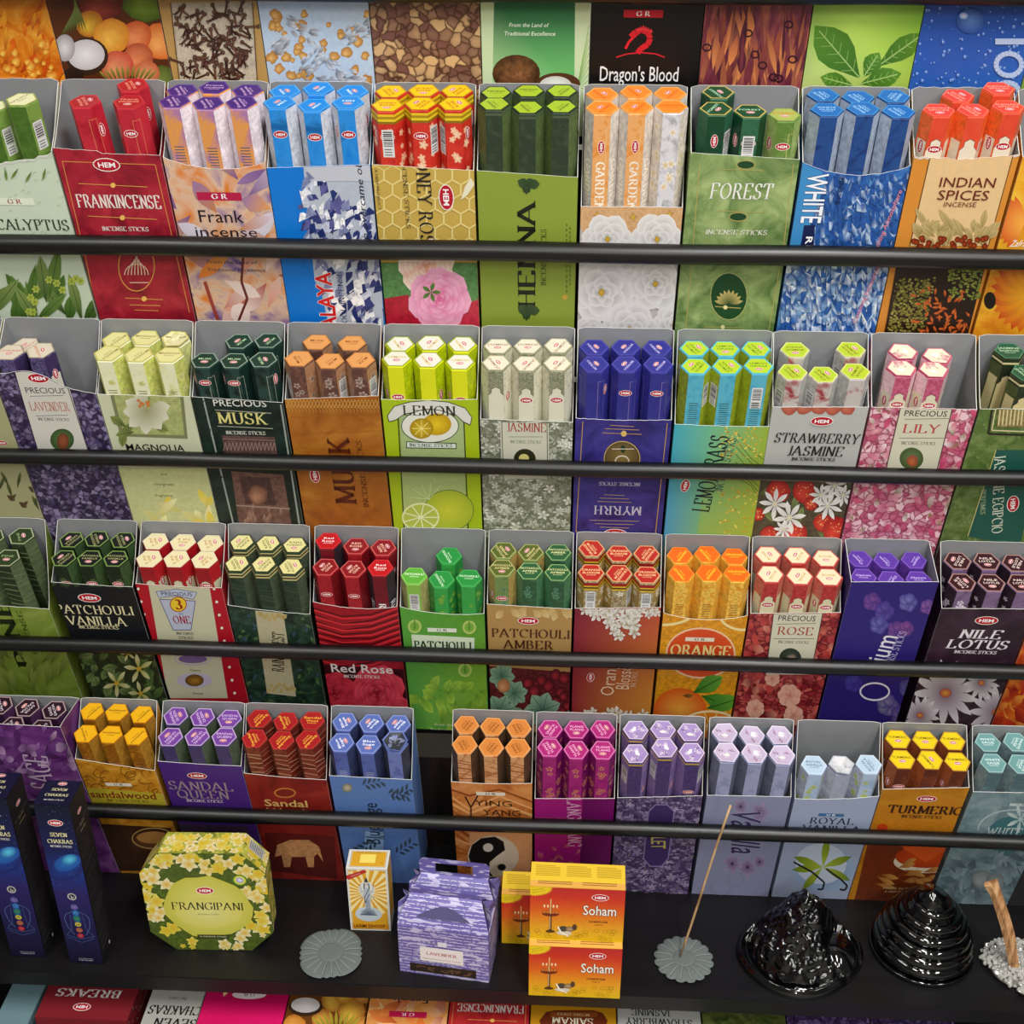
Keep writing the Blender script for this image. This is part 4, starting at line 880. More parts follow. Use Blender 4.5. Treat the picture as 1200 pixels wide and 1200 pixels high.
MG = packet_type('#e0dc98', '#c4bc60', '#6c5c20', 'MAGNOLIA', '#dcdca0', '#c8cc70', '#e8e8c4', badge=False, mini='#585c40', flower=('#b0b048', '#e8e4b0'), scale=40)
MG2 = packet_type('#e8e4b0', '#c4bc60', '#6c5c20', 'MAGNOLIA', '#dcdca0', '#d0d488', '#e8e8c4', badge=False, crush=.004, scale=40)
fill(c2, 2, [MG, MG2], ['pale yellow packet', 'pale yellow packet with crumpled top'], 'MAGNOLIA', [(-1, 0), (0, 0), (.98, 0, 2), (-.95, 1), (.05, 1), (1, 1, 0, 0, 0, 1)])
c3 = carton(2, 224, 465, 332, 472, 0, .3, bgmat('marble', '#0c1614', '#14241f', '#1c322a', 30), musk_b, 'black-green carton with gold-lettered MUSK and a carved brown panel')
MK = packet_type('#18382c', '#889c8c', '#b0d0a0', 'MUSK', '#101c1a', '#16302a', '#24403a', frame='#b0b8a8', cream=None, badge_y=20, scale=40)
fill(c3, 2, MK, 'black-green packet', 'black-green MUSK', [(-.95, 0, -4, 0, -2), (.1, 0, -4, 0, -1), (1.08, 0, -4, 2), (.02, 1, 0), (.98, 1, 2)])
c4 = carton(2, 333, 468, 444, 464, 0, .3, bgmat('marble', '#8c4c14', '#a4601c', '#b87828', 16), musk_br, 'copper brown carton with MUSK lettering sideways')
MB = packet_type('#e09c58', '#c88440', '#7c3810', 'MUSK', '#7c5444', '#a87c5c', '#5c3c34', badge=False, lines=None, flower=('#503c3c', '#c8b0a0'), barcode=1, scale=110)
fill(c4, 2, MB, 'brown patterned packet with tan lid', 'copper brown MUSK', [(-.98, 0, -2), (.02, 0, -2), (1.02, 0, -3), (-.55, 1, 2), (.6, 1, -1)])
c5 = carton(2, 446, 468, 560, 468, 1, .3, bgmat('plain', '#a8c018', scale=20), lemon, 'lime green carton with LEMON banner and a sliced lemon')
LM = packet_type('#e4e4d4', '#98a828', '#c8a010', 'LEMON', '#ccd010', '#b4c40c', '#dce018', badge_y=42, scale=20)
fill(c5, 2, LM, 'bright yellow packet with white lid', 'LEMON')
c6 = carton(2, 562, 491, 672, 495, 0, .3, bgmat('cells', '#5c604c', '#7c806c', '#b8bcac', 170), jasmine, 'grey-green carton covered in jasmine blossom with JASMINE card')
JS = packet_type('#e4dfc8', '#aca484', '#a07058', 'JASMINE', '#a8a890', '#d4d0b8', '#787c60', kind='cells', cream='#dcdac4', badge_y=40, scale=220)
fill(c6, 2, JS, 'white blossom packet with cream lid', 'JASMINE blossom')
c7 = carton(2, 674, 490, 788, 492, 2, .5, bgmat('marble', '#241c5c', '#342c7c', '#40388c', 28), myrrh, 'indigo carton standing upside down with inverted MYRRH lettering')
MY = packet_type('#30308c', '#4848a8', '#b8b0e0', 'MYRRH', '#28287c', '#343490', '#303088', frame='#8c7cb0', badge_y=28, scale=30)
fill(c7, 2, MY, 'indigo packet', 'upside-down MYRRH')
c8 = carton(2, 790, 497, 902, 500, 1, .3, bgmat('plain', '#58b0b0'), lemongrass, 'turquoise to lime carton with LEMONGRASS lettering sideways')
LG = packet_type('#b8d030', '#58c0c8', '#507818', 'LEMON|GRASS', '#3c9cc0', '#98a828', '#58b0c8', mini='#304830', barcode=1, scale=90, badge_y=200)
fill(c8, 2, LG, 'turquoise and lime packet', 'LEMONGRASS')
c9 = carton(2, 905, 477, 1019, 477, 0, .3, bgmat('plain', '#b8b8b4', scale=9), strawb, 'silver grey carton with STRAWBERRY JASMINE lettering and red strawberries')
SJ = packet_type('#b4cc30', '#d8dc80', '#785818', 'STRAW|JASMINE', '#98343c', '#b4b4b0', '#c0b8b4', barcode=1, badge_y=44, scale=40)
fill(c9, 2, SJ, 'red and silver packet with lime lid', 'STRAWBERRY JASMINE', [(-.82, 0, -8), (.12, 0, -10), (1, 0, -4), (-.85, 1, 2), (.95, 1, 3)])
c10 = carton(2, 1021, 477, 1146, 480, 0, .4, bgmat('cells', '#8c2c48', '#c05878', '#f0c8d0', 110), lily, 'pink petal carton with cream LILY card')
LL = packet_type('#e8e0c8', '#c86478', '#a88060', 'LILY', '#cc6c88', '#e8c0c8', '#b04868', kind='cells', cream='#dcd4b8', badge_y=38, scale=170, crush=.0012)
fill(c10, 2, LL, 'pink petal packet with cream lid', 'LILY', [(-.85, 0, 0), (.12, 0, 2), (-.65, 1, 0), (.42, 1, -2)])
c11 = carton(2, 1148, 479, 1272, 481, 0, .5, bgmat('marble', '#48602c', '#5c7438', '#74884c', 60), jas_eg, 'woven-green carton with sideways cream lettering at the right edge, tier 2')
JE = packet_type('#24543c', '#487c5c', '#a8c8a0', 'JASMINE|EGIPCIO', '#343c24', '#4c5430', '#242c1c', band=('#283420', '#d8cc98', '#283420'), cream='#cfc08c', badge=False, scale=60)
fill(c11, 2, JE, 'dark green packet with gold dentil band', 'woven-green', [(-.35, 0, -2), (.8, 0, 0), (-.7, 1, 4), (.4, 1, 3)])
# ------------------------------------------------------------------ tier 3
def pine(a):
    T(a, 'PINE', 14, 742, 82, 17, '#1c240c', 'serif', 90, bold=.6); T(a, 'INCENSE', 32, 742, 50, 5, '#384418', 'serif', 90)
    with PX(a):
        for k in range(18): a.petal(rnu(0, 85), rnu(770, 815), -1.57+rnu(-1, 1), 30, 8, '#4c5c20', '#8c9848')
def pat_van(a):
    rn = random.Random(3)
    with PX(a):
        for k in range(26): a.leaf(rn.uniform(55, 160), rn.uniform(684, 690), -1.6+rn.uniform(-1, 1), 12, 8, '#1c2c18', '#486038')
        a.poly([(70, 762), (190, 765), (195, 830), (85, 830)], '#2c3420', .6)
        for k in range(60): a.leaf(rn.uniform(75, 190), rn.uniform(765, 830), rn.random()*6.3, rn.uniform(12, 22), 9, rn.choice(['#304024', '#44562c']), rn.choice(['#5c7840', '#788c54']), '#243018')
        for x, y, r in ((163, 783, 18), (137, 800, 17), (165, 812, 15), (150, 765, 10)): a.flower(x, y, r, 5, '#a8a040', '#d8d8a8', '#c8a030', .3, rn.random())
    HEM(a, 105, 700, 27); T(a, 'PATCHOULI', 111, 714, 90, 10, '#e4dcb0'); T(a, 'VANILLA', 113, 727, 70, 10, '#e4dcb0'); T(a, 'INCENSE STICKS', 116, 734.5, 46, 3.5, '#e4dcb0', bold=.5)
def three(a):
    with PX(a):
        a.poly([(173, 680), (245, 684), (267, 818), (197, 818)], '#c8c6a8', .04)
        for k in range(9):
            for (xa, ya, xb, yb) in ((162, 690, 190, 810), (251, 690, 275, 812)): t = k/8; a.ell(xa+(xb-xa)*t, ya+(yb-ya)*t, 1.7, 1.7, '#f0e8dc', n=8)
        a.poly([(183, 693), (207, 690), (231, 694), (227, 702), (207, 698), (186, 700)], '#b8c0d4'); a.line([(183, 693), (207, 690), (231, 694), (227, 702), (207, 698), (186, 700), (183, 693)], .6, '#485080')
        a.poly([(187, 702), (229, 704), (224, 738), (203, 738)], '#b4bcd0'); a.line([(187, 702), (229, 704), (224, 738), (203, 738), (187, 702)], .8, '#485080')
        a.ell(209, 708, 10, 9, '#a82020', n=18); a.ell(209, 708, 9, 8, '#e8c830', n=18)
        a.ell(226, 772, 17, 5, '#785c90'); a.ring(226, 772, 21, 7, 1, '#b8a8d0'); a.ell(228, 797, 21, 9, '#c0b8cc', n=22); a.ell(228, 797, 11, 7, '#a87828', '#604018', n=18, a=.6)
    T(a, 'PRECIOUS', 207, 695.5, 36, 4.5, '#404870', 'sans', bold=.5); T(a, '3', 209, 708, 9, 11, '#a02018', bold=1.2); T(a, 'ONE', 213, 726, 20, 8.5, '#a01c30', bold=.4); T(a, 'IN', 212, 719, 4, 2.6, '#404870', 'sans')
    T(a, 'INCENSE', 217, 742, 20, 3, '#404838'); T(a, 'STICKS', 218, 747, 17, 3, '#404838'); T(a, 'Cherry', 229, 785, 12, 3, '#40382c', 'sans'); T(a, 'Honey', 232, 812, 12, 3, '#40382c', 'sans')
def rain(a):
    with PX(a):
        for k in range(170): a.petal(rnu(268, 385), rnu(712, 835), rnu(0, 6.3), rnu(6, 13), 4, rn_c(['#142418', '#1c3424', '#283c20']), rn_c(['#3c5c38', '#28483c', '#5c7c50', '#3c5468']))
        a.poly([(299, 715), (332, 718), (347, 816), (313, 812)], '#b8b090', .1)
        for y in (722, 806): [a.ell(303+k*3+(y-715)*.13, y+rnu(-4, 4), 2.5, 3, '#b8a468', n=6, st=False) for k in range(11)]; a.step()
    T(a, 'RAIN FOREST', 326, 764, 70, 9, '#1c1c14', 'serif', 82, bold=.5)
def rn_c(l): return _rr.choice(l)
def redrose(a):
    with PX(a):
        a.poly([(366, 700), (468, 705), (472, 765), (374, 765)], '#981420', .25)
        for k in range(9): y = 712+k*7; a.line([(366, y), (400, y+10+3*math.sin(k)), (435, y+8), (470, y-4)], 1.6, '#4c080c'); a.line([(368, y+3), (402, y+13), (436, y+11), (470, y-1)], 1.6, '#d83038')
        a.poly([(376, 778), (480, 785), (480, 850), (380, 850)], '#380810', .4)
        a.rose(442, 812, 34, '#5c0814', '#a8182c', '#e0485c', 3); a.rose(392, 812, 26, '#5c0814', '#901424', '#cc3448', 8); a.rose(470, 838, 22, '#5c0814', '#a8182c', '#e0485c', 5); a.rose(405, 842, 24, '#500814', '#a8182c', '#d0384c', 1)
    T(a, 'Red Rose', 424, 783, 72, 10, '#e8e0e0', 'sans', bold=1); T(a, 'INCENSE STICKS', 424, 792.5, 42, 3.4, '#e8d8d8', bold=.5)
def patch(a):
    with PX(a):
        a.grad([(467, 705), (570, 705), (570, 850), (478, 850)], ['#58a038', '#489030', '#90b838', '#489444'], .1)
        for x, y in ((486, 734), (550, 735), (545, 785)): a.ell(x, y, 8, 8, '#b8cc70', n=16); a.ell(x, y, 6, 6, '#5c9c34', '#88b848', n=14); a.line([(x, y-8), (x, y+4)], 1, '#487c28')
        for k in range(26): a.leaf(rnu(480, 568), rnu(808, 850), rnu(0, 6.3), rnu(16, 26), 11, '#4c8828', '#a8cc48', '#5c9430')
        a.poly([(482, 743), (556, 747), (556, 768), (484, 765)], '#d8e4c8')
    GR(a, 518, 738, 34, '#e0e8d8', '#284820'); T(a, 'PATCHOULI', 519, 756, 67, 9, '#14401c', bold=.9)
    T(a, 'From the Land of', 530, 849, 40, 3, '#e0f0c0', 'sans', shear=.2); T(a, 'Traditional Excellence', 530, 855, 52, 3, '#e0f0c0', 'sans', shear=.2)
def pat_amb(a):
    with PX(a):
        for k in range(14): a.petal(rnu(572, 670), rnu(708, 716), 1.57+rnu(-1, 1), 14, 9, '#b89858', '#d8c088')
        a.poly([(570, 780), (674, 788), (674, 850), (572, 850)], '#5c2024', .8)
        for k in range(20): a.blob(rnu(610, 672), rnu(790, 845), rnu(4, 8), '#a83038', '#3c1018')
        for x, y, r in ((588, 792, 16), (603, 812, 16), (585, 833, 20), (636, 832, 22), (612, 845, 18), (668, 845, 14)):
            for k in range(7): a.leaf(x, y, k*.9+x, r, r*.7, '#48705c', '#90b498', '#385844')
        a.blob(590, 803, 8, '#d8a070', '#a06840')
    HEM(a, 619, 727, 25); T(a, 'PATCHOULI', 622, 742, 92, 9.5, '#4c2414'); T(a, 'AMBER', 619, 755, 60, 9.5, '#4c2414'); T(a, 'INCENSE STICKS', 620, 763, 50, 3.6, '#4c2414', bold=.4)
def orblos(a):
    with PX(a):
        a.grad([(672, 712), (776, 712), (768, 845), (670, 845)], ['#781c34', '#b84830', '#d89838', '#983034'], .06)
        for k in range(46): x = rnu(675, 772); a.flower(x, rnu(708, 722)+(14 if 712 < x < 745 else 0)*rnu(0, 1), rnu(5, 9), 5, '#b8b4a8', '#f4f2ec', '#b09858', .5, rnu(0, 6))
        for k in range(10): a.flower(rnu(712, 745), rnu(722, 745), rnu(5, 8), 5, '#b8b4a8', '#f4f2ec', '#b09858', .5, rnu(0, 6))
        for k in range(20): a.flower(rnu(685, 765), rnu(832, 846), rnu(5, 9), 5, '#d0c8b0', '#f8f4e8', '#b09858', .45, rnu(0, 6))
    T(a, 'Orange', 713, 792, 70, 11, '#e8c8a8', 'sans', 88); T(a, 'Blossoms', 731, 787, 62, 11, '#e8c8a8', 'sans', 88); T(a, 'INCENSE', 743, 795, 30, 4, '#e0b890', 'serif', 88); HEM(a, 692, 793, 17, 88)
def orange(a):
    with PX(a):
        a.poly([(774, 715), (880, 715), (868, 850), (766, 850)], '#d8921c', .5)
        for k in range(90): x, y = rnu(776, 878), rnu(716, 800); a.petal(x, y, rnu(0, 6.3), rnu(7, 14), 2.6, '#f0b838', '#d07c10')
        a.ring(778, 710, 40, 22, 3, '#f0dc98', 24); a.ring(870, 712, 30, 26, 3, '#f0dc98', 24)
        a.ell(821, 765, 41, 30, '#f0c8a0', n=28); a.ell(821, 765, 39, 28, '#c83c14', '#d85020', n=28)
        a.ell(797, 832, 31, 26, '#f0a840', '#d85818', n=24); a.petal(800, 815, 0, 12, 5, '#5c3c18', '#88642c')
        for x, y, g in ((812, 812, -.5), (822, 815, .35), (828, 830, -.3)): a.leaf(x, y, g, 40, 20, '#2c6c20', '#68a838', '#1c4818')
        a.ell(832, 850, 34, 18, '#f0e0a8', n=24); a.ell(832, 850, 31, 15.5, '#e88820', n=24); [a.line([(832, 850), (832+30*math.cos(k*.5), 850+15*math.sin(k*.5))], 1, '#f8dc98') for k in range(13)]
    GR(a, 820, 749, 34, '#e8dcc8', '#402010'); T(a, 'ORANGE', 821, 762, 71, 12, '#f0d890', bold=.6); T(a, 'INCENSE', 825, 772, 34, 3, '#401808')
def petals_card(a, title, cx):
    pass
def rosec(a):
    with PX(a):
        for k in range(150): a.petal(rnu(865, 1000), rnu(712, 850), rnu(0, 6.3), rnu(10, 18), rnu(7, 12), rn_c(['#7c1c24', '#982c30', '#a83c34', '#6c141c']), rn_c(['#c84c44', '#d87060', '#b04048', '#d88c78']))
        for x, y, r in ((925, 815, 14), (930, 838, 12), (885, 830, 11), (905, 795, 9)): a.rose(x, y, r, '#b05048', '#d88878', '#f0c0a8', int(x))
    card(a, 907, 965, 897, 950, 714, 790, 'ROSE', 740)
    with PX(a): a.line([(910, 731), (956, 730)], .6, '#604840'); a.line([(906, 748), (954, 748)], .6, '#604840'); a.ell(926, 771, 13, 12, '#505848', '#2c342c', n=20); a.blob(927, 772, 6, '#c8b8a0', '#786858')
    T(a, 'PRECIOUS', 934, 724, 44, 6.5, '#30282c', 'sans', bold=.3); T(a, 'ROSE', 932, 739, 42, 9, '#a84c3c'); T(a, 'INCENSE STICKS', 930, 752, 36, 3, '#504040')
def opium(a):
    with PX(a):
        for x, y, r, c in ((1022, 705, 12, '#7c4c98'), (1064, 706, 12, '#7878b8'), (1087, 711, 10, '#8c5ca0'), (1036, 716, 13, '#5c4c9c'), (1030, 732, 12, '#6868b0'), (1050, 738, 12, '#784890'), (1062, 736, 10, '#8c5090'), (1040, 826, 14, '#7c7898'), (1064, 806, 12, '#605c98'), (1000, 800, 12, '#4840a0'), (1056, 838, 14, '#6c5c90')):
            for k in range(5): a.blob(x+r*.4*math.cos(k*1.26), y+r*.4*math.sin(k*1.26), r*.55, c, mixc_hex(c, '#2c1c78', .6), n=9, a=.3)
    T(a, 'pium', 1031, 764, 62, 17, '#e4e0f0', 'sans', 84, bold=.3, shear=.1); T(a, 'INCENSE STICKS', 1047, 765, 78, 6, '#b8b0e0', 'serif', 84)
    with PX(a): a.ring(1025, 810, 17, 10, 2, '#e8e4f4', 22); a.ell(1075, 777, 4, 2, '#c8c4e0')
def lotus(a):
    with PX(a):
        a.poly([(1080, 795), (1200, 800), (1195, 855), (1065, 850)], '#3c2c34', .6)
        for x, y, r in ((1108, 812, 40), (1078, 838, 24), (1168, 835, 34), (1150, 800, 22), (1195, 812, 20)):
            for k in range(13): a.petal(x, y, k*.483+x, r, r*.26, '#785c70', '#e8e4ea'); 
            a.ell(x, y, r*.18, r*.14, '#e0a040', '#a84848', n=12)
    HEM(a, 1156, 727, 28); T(a, 'NILE', 1150, 743, 50, 10, '#e8e0e8', shear=.15, bold=.4); T(a, 'LOTUS', 1146, 755, 72, 10, '#e8e0e8', shear=.15, bold=.4); T(a, 'INCENSE STICKS', 1143, 764, 50, 3.5, '#e8e0e8', bold=.6)
def redfl(a):
    with PX(a):
        for k in range(50): a.petal(rnu(1165, 1240), rnu(790, 860), rnu(0, 6.3), 18, 10, '#b02818', rn_c(['#e87820', '#d84820', '#f0a040']))
H3 = .262
d0 = carton(3, -56, 706, 58, 714, 0, .5, bgmat('marble', '#5c7020', '#788c34', '#8c9c48', 16), pine, 'olive carton with black PINE lettering sideways at the left edge, tier 3')
PN = packet_type('#2c3c20', '#a8b088', '#88a068', 'PINE', '#38482c', '#586848', '#283420', badge=True, lines='#6c7c54', badge_y=200, scale=60)
fill(d0, 3, PN, 'dull green pine packet', 'PINE', [(-.35, 0, -1), (.62, 0, -3), (-.2, 1, 1), (.9, 1, 2), (-1.2, 1, 0)])
d1 = carton(3, 59, 682, 156, 688, 1, .4, bgmat('plain', '#14161a', scale=20), pat_van, 'charcoal carton with cream PATCHOULI VANILLA lettering')
PV = packet_type('#181c18', '#7c9c50', '#a8a870', 'PATCHOULI|VANILLA', '#24341e', '#3c5430', '#182414', badge_y=30, scale=60, flower=('#2c4020', '#5c7840'))
fill(d1, 3, PV, 'dark green packet with black lid', 'PATCHOULI VANILLA')
d2 = carton(3, 158, 684, 260, 689, 1.5, .5, bgmat('plain', '#b01424', scale=20), three, 'red-bordered cream carton with 3 in ONE lettering')
T3 = packet_type('#e8dcb0', '#e4d8b8', '#b07830', '3 IN|ONE', '#a41c20', '#b01c24', '#981820', cream='#d0ccac', badge_y=30, scale=30)
fill(d2, 3, T3, 'red packet with cream lid', '3 in ONE')
d3 = carton(3, 266, 709, 364, 720, 2, .4, bgmat('marble', '#14241c', '#22382a', '#34503c', 60), rain, 'dark forest carton with a pale RAIN FOREST strip')
RF = packet_type('#e4dc98', '#3c3c28', '#5c5428', 'RAIN|FOREST', '#18281e', '#4c5844', '#243c2c', band=('#c8bc80', '#20281c', '#c8bc80'), cream=None, lines='#3c4c38', badge_y=200, scale=80)
fill(d3, 3, RF, 'dark leafy packet with pale yellow lid', 'RAIN FOREST', [(-.95, 0, -2), (.03, 0, -4), (1, 0, -5), (-.9, 1, 2), (.05, 1, 0), (1, 1, -1)])
d4 = carton(3, 366, 705, 466, 711, 8, .4, bgmat('marble', '#780c18', '#9c1420', '#b82430', 24), redrose, 'red rose-petal carton with white Red Rose lettering')
RR = packet_type('#8c1820', '#c85c58', '#f0c0a8', 'RED|ROSE', '#8c1420', '#701018', '#a81c28', badge_y=34, kind='cells', scale=130)
RR2 = packet_type('#c01820', '#d83038', '#f8e8e8', 'Red|Rose', '#58101c', '#302830', '#701420', badge=False, vtext='RED ROSE', scale=60)
fill(d4, 3, [RR, RR2], ['wine red packet', 'bright red lidded packet'], 'Red Rose', [(-1, 0, -4), (.02, 0, -6), (1, 0, -4, 0, 0, 1), (-1, 1, 8, 0, 0, 1), (0, 1, 2), (1, 1, 0)])
d5 = carton(3, 468, 711, 568, 719, 7, .3, bgmat('marble', '#3c8c38', '#58a040', '#7cb84c', 14), patch, 'bright green carton with white PATCHOULI panel')
PT = packet_type('#289040', '#48a858', '#e0f4d8', 'PATCHOULI', '#208038', '#2c8c40', '#38a048', badge=False, flower=('#88b848', '#58983c'), scale=20)
PT2 = packet_type('#5cac3c', '#88c860', '#f0f8e0', 'PATCHOULI', '#68a83c', '#a8a468', '#88bc50', badge=False, barcode=1, scale=20)
fill(d5, 3, [PT, PT2], ['emerald packet', 'light green packet'], 'green PATCHOULI', [(-.98, 0, -16, 0, 0, 1), (.02, 0, -24), (.98, 0, -20), (.2, 1, -12)])
d6 = carton(3, 570, 708, 671, 714, 0, .3, bgmat('plain', '#b08c54', scale=12), pat_amb, 'tan carton with brown PATCHOULI AMBER lettering')
PA = packet_type('#586428', '#a8a868', '#d8c888', 'PATCHOULI|AMBER', '#5c7440', '#b89c58', '#708c50', cream=None, badge_y=38, flower=('#385c40', '#78a078'), scale=70)
PA2 = packet_type('#2c5c38', '#88a868', '#d8d898', 'PATCHOULI|AMBER', '#386848', '#4c8058', '#2c5438', badge=False, flower=('#305840', '#68a080'), scale=70)
fill(d6, 3, [PA, PA2], ['olive packet', 'sea-green packet'], 'PATCHOULI AMBER', [(-1, 0, 0), (0, 0, -4, 0, 0, 1), (1, 0, -3, 0, 0, 1), (-1, 1, 0), (0, 1, -1), (1, 1, -1, 0, 0, 1)])
d7 = carton(3, 673, 713, 775, 712, 0, .3, bgmat('marble', '#781c34', '#902c34', '#a84438', 14), orblos, 'wine to gold carton printed with white orange blossom')
OB = packet_type('#b82c24', '#e0a070', '#f0c890', 'ORANGE|BLOSSOM', '#784c28', '#a88c50', '#a8a07c', kind='cells', badge=False, band=('#981c1c', '#981c1c', '#d8b028', '#302c18', '#d8b028'), barcode=1, flower=('#c8c0a0', '#f0ece0'), scale=160)
fill(d7, 3, OB, 'red-lidded packet with gold band', 'orange blossom', [(-.95, 0, -4), (0, 0, -4), (1, 0, -5), (-.95, 1, 6), (.05, 1, 0), (1, 1, 1)])
d8 = carton(3, 777, 718, 877, 721, 11, .3, bgmat('cells', '#c87c10', '#e09c20', '#f4c040', 90), orange, 'orange-flesh carton with ORANGE lettering in a red oval')
OR = packet_type('#e86818', '#f08428', '#f4cc30', 'ORANGE', '#d88c18', '#e8b040', '#f0c050', kind='cells', badge=False, mini='#805418', flower=('#d8a020', '#f0d070'), scale=110)
fill(d8, 3, OR, 'orange-lidded packet', 'ORANGE')
d9 = carton(3, 879, 719, 986, 718, 0, .3, bgmat('cells', '#4c0c14', '#8c2028', '#d06058', 110), rosec, 'carton covered in red rose petals with cream ROSE card')
RS = packet_type('#e8dcb8', '#c85c50', '#b89048', 'ROSE', '#982028', '#c87060', '#b83c38', kind='cells', cream='#d8d0ac', badge_y=38, scale=130)
fill(d9, 3, RS, 'red petal packet with cream lid', 'ROSE petal', [(-1, 0, 0), (0, 0, -2), (1, 0, 0), (-1, 1, 3), (0, 1, 2), (1, 1, 2)])
d10 = carton(3, 997, 682, 1101, 682, 0, .3, bgmat('plain', '#2c2074', scale=10), opium, 'deep violet carton with tall white lettering sideways and high lip')
OP = packet_type('#5c38a0', '#7c58b8', '#c8b8e8', 'Opium', '#3c2484', '#6c44a8', '#5834a0', badge=False, scale=50)
fill(d10, 3, OP, 'violet packet', 'deep violet')
d11 = carton(3, 1103, 713, 1213, 714, 0, .3, bgmat('marble', '#24141e', '#301c2a', '#402838', 20), lotus, 'plum-black carton with white NILE LOTUS lettering')
NL = packet_type('#38141c', '#a88078', '#e8d0c8', 'NILE|LOTUS', '#5c4464', '#30202c', '#7c6488', badge_y=44, flower=('#a890b0', '#e4dce8'), scale=60)
fill(d11, 3, NL, 'plum packet with maroon lid', 'NILE LOTUS', [(-.78, 0, -3), (.22, 0, -4), (1.15, 0, -2), (-.95, 1, 1), (.1, 1, 1), (1.1, 1, 1)])
d12 = carton(3, 1215, 713, 1322, 714, 0, .3, bgmat('marble', '#8c1c18', '#b83c1c', '#e08028', 20), redfl, 'red and orange flower carton cut off by the right edge, tier 3')
# ------------------------------------------------------------------ tier 4
def sagec(a):
    with PX(a):
        for k in range(110): a.petal(rnu(-40, 115), rnu(855, 940), rnu(0, 6.3), rnu(12, 24), rnu(6, 12), rn_c(['#3c1848', '#542464', '#6c3480']), rn_c(['#7c4890', '#a878b4', '#5c2c6c', '#c8a0cc']))
    T(a, 'SAGE', 46, 905, 66, 16, '#d0b8d4', 'serif', 84)
def sandal(a):
    with PX(a):
        for k in range(46): a.ring(rnu(90, 190), rnu(885, 940), rnu(4, 9), rnu(3, 7), 1, '#8c5c10', 9, rnu(0, 180), rnu(200, 360))
        a.poly([(96, 922), (196, 930), (198, 955), (104, 950)], '#b8a830'); a.poly([(118, 965), (200, 970), (210, 1020), (120, 1020)], '#3c2414', .5); a.ell(180, 985, 26, 12, '#7c4c28', '#4c2c18'); a.ell(180, 981, 20, 7, '#b07c40')
        a.ring(180, 982, 25, 12, 1.2, '#c09858')
    GR(a, 139, 919, 30, '#e8e0d0', '#3c2810'); T(a, 'sandalwood', 144, 931, 76, 8, '#7c2c14', 'sans', bold=1.2); T(a, 'INCENSE STICKS', 150, 938, 48, 2.8, '#4c3010')
def sandq(a):
    with PX(a): a.poly([(205, 965), (290, 968), (298, 1015), (212, 1010)], '#40304c', .7)
    HEM(a, 231, 909, 23); T(a, 'SANDAL', 235, 921, 74, 9.5, '#a08c98'); T(a, 'QUEEN', 238, 931, 60, 9, '#a08c98'); T(a, 'INCENSE STICKS', 240, 938.5, 42, 3, '#d8c8e0', bold=.5)
def sandw(a):
    with PX(a):
        a.ell(334, 929, 13, 6, '#c07838'); a.ell(334, 929, 11, 4.5, '#7c2018'); a.grad([(310, 975), (392, 980), (395, 1030), (318, 1020)], ['#601814', '#601814', '#4c120e', '#4c120e'], .3)
        a.poly([(322, 1004), (325, 990), (340, 984), (362, 984), (374, 992), (379, 1010), (372, 1000), (368, 1004), (368, 1016), (361, 1016), (358, 1004), (342, 1004), (340, 1016), (333, 1016), (330, 1002)], '#c08858', .5)
    T(a, 'Sandal', 335, 941, 50, 8, '#d8b068', 'sans', bold=1.1); T(a, 'Wood', 335, 951, 44, 8, '#d8b068', 'sans', bold=1.1)
def blues(a):
    with PX(a):
        a.poly([(428, 974), (450, 975), (448, 1020), (426, 1020)], '#8cb0dc')
        for k in range(7): y = 925+k*1.5; a.line([(390, y), (480, y+2)], .6, '#6c90c8')
        for x, y, g in ((425, 920, -.2), (455, 930, .1), (460, 935, -.5), (465, 1000, -.6), (410, 1005, .5), (440, 985, 2.6)):
            for k in range(8): a.petal(x+k*3*math.cos(g), y+k*3*math.sin(g), g+(1 if k % 2 else -1)*.9, 9, 3, '#1c2c3c', '#44586c')
        a.ell(407, 923, 6, 5, '#c8c4a8', '#807c6c')
    T(a, 'Blue Sage', 435, 965, 84, 10, '#28344c', 'sans', 88, bold=.3); T(a, 'INCENSE', 447, 975, 30, 3.5, '#28344c', 'serif', 88)
def ying(a):
    with PX(a):
        for k in range(16): a.line([(528, 925+k*8), (550, 935+k*8+rnu(-6, 6)), (585, 925+k*8), (625, 940+k*8)], rnu(1.4, 3.5), rn_c(['#8c4414', '#e8a868', '#a85820']))
        a.poly([(550, 975), (626, 975), (620, 1030), (552, 1030)], '#d89c6c', .1)
        a.ell(578, 1003, 30, 24, '#d8c8b0', n=30); a.poly([(549, 1003), (553, 990), (564, 982), (580, 980), (590, 986), (592, 996), (582, 1003), (574, 1010), (573, 1020), (578, 1027), (562, 1023), (552, 1013)], '#181414'); a.ell(572, 993, 6, 5, '#d8d0c0'); a.ell(588, 1016, 5, 4, '#181414')
        a.line([(545, 933), (552, 946), (560, 932)], 1.6, '#30180c'); a.line([(552, 946), (552, 958)], 1.6, '#30180c')
    GR(a, 575, 930, 34, '#e8dcc8', '#502810'); T(a, 'YING', 578, 941, 44, 7, '#38200f', 'sans'); T(a, 'YANG', 588, 952, 44, 7, '#38200f', 'sans')
def ylang(a):
    with PX(a): a.grad([(683, 936), (724, 936), (716, 1050), (678, 1050)], ['#680858', '#780c68', '#680858', '#500848'])
    with PX(a):
        for k in range(26): a.petal(rnu(630, 675), rnu(985, 1040), rnu(0, 6), 9, 4, '#a02858', '#c06878')
    T(a, 'YLANG YLANG', 673, 961, 112, 9, '#d8a0c0', 'serif', -88, bold=.2)
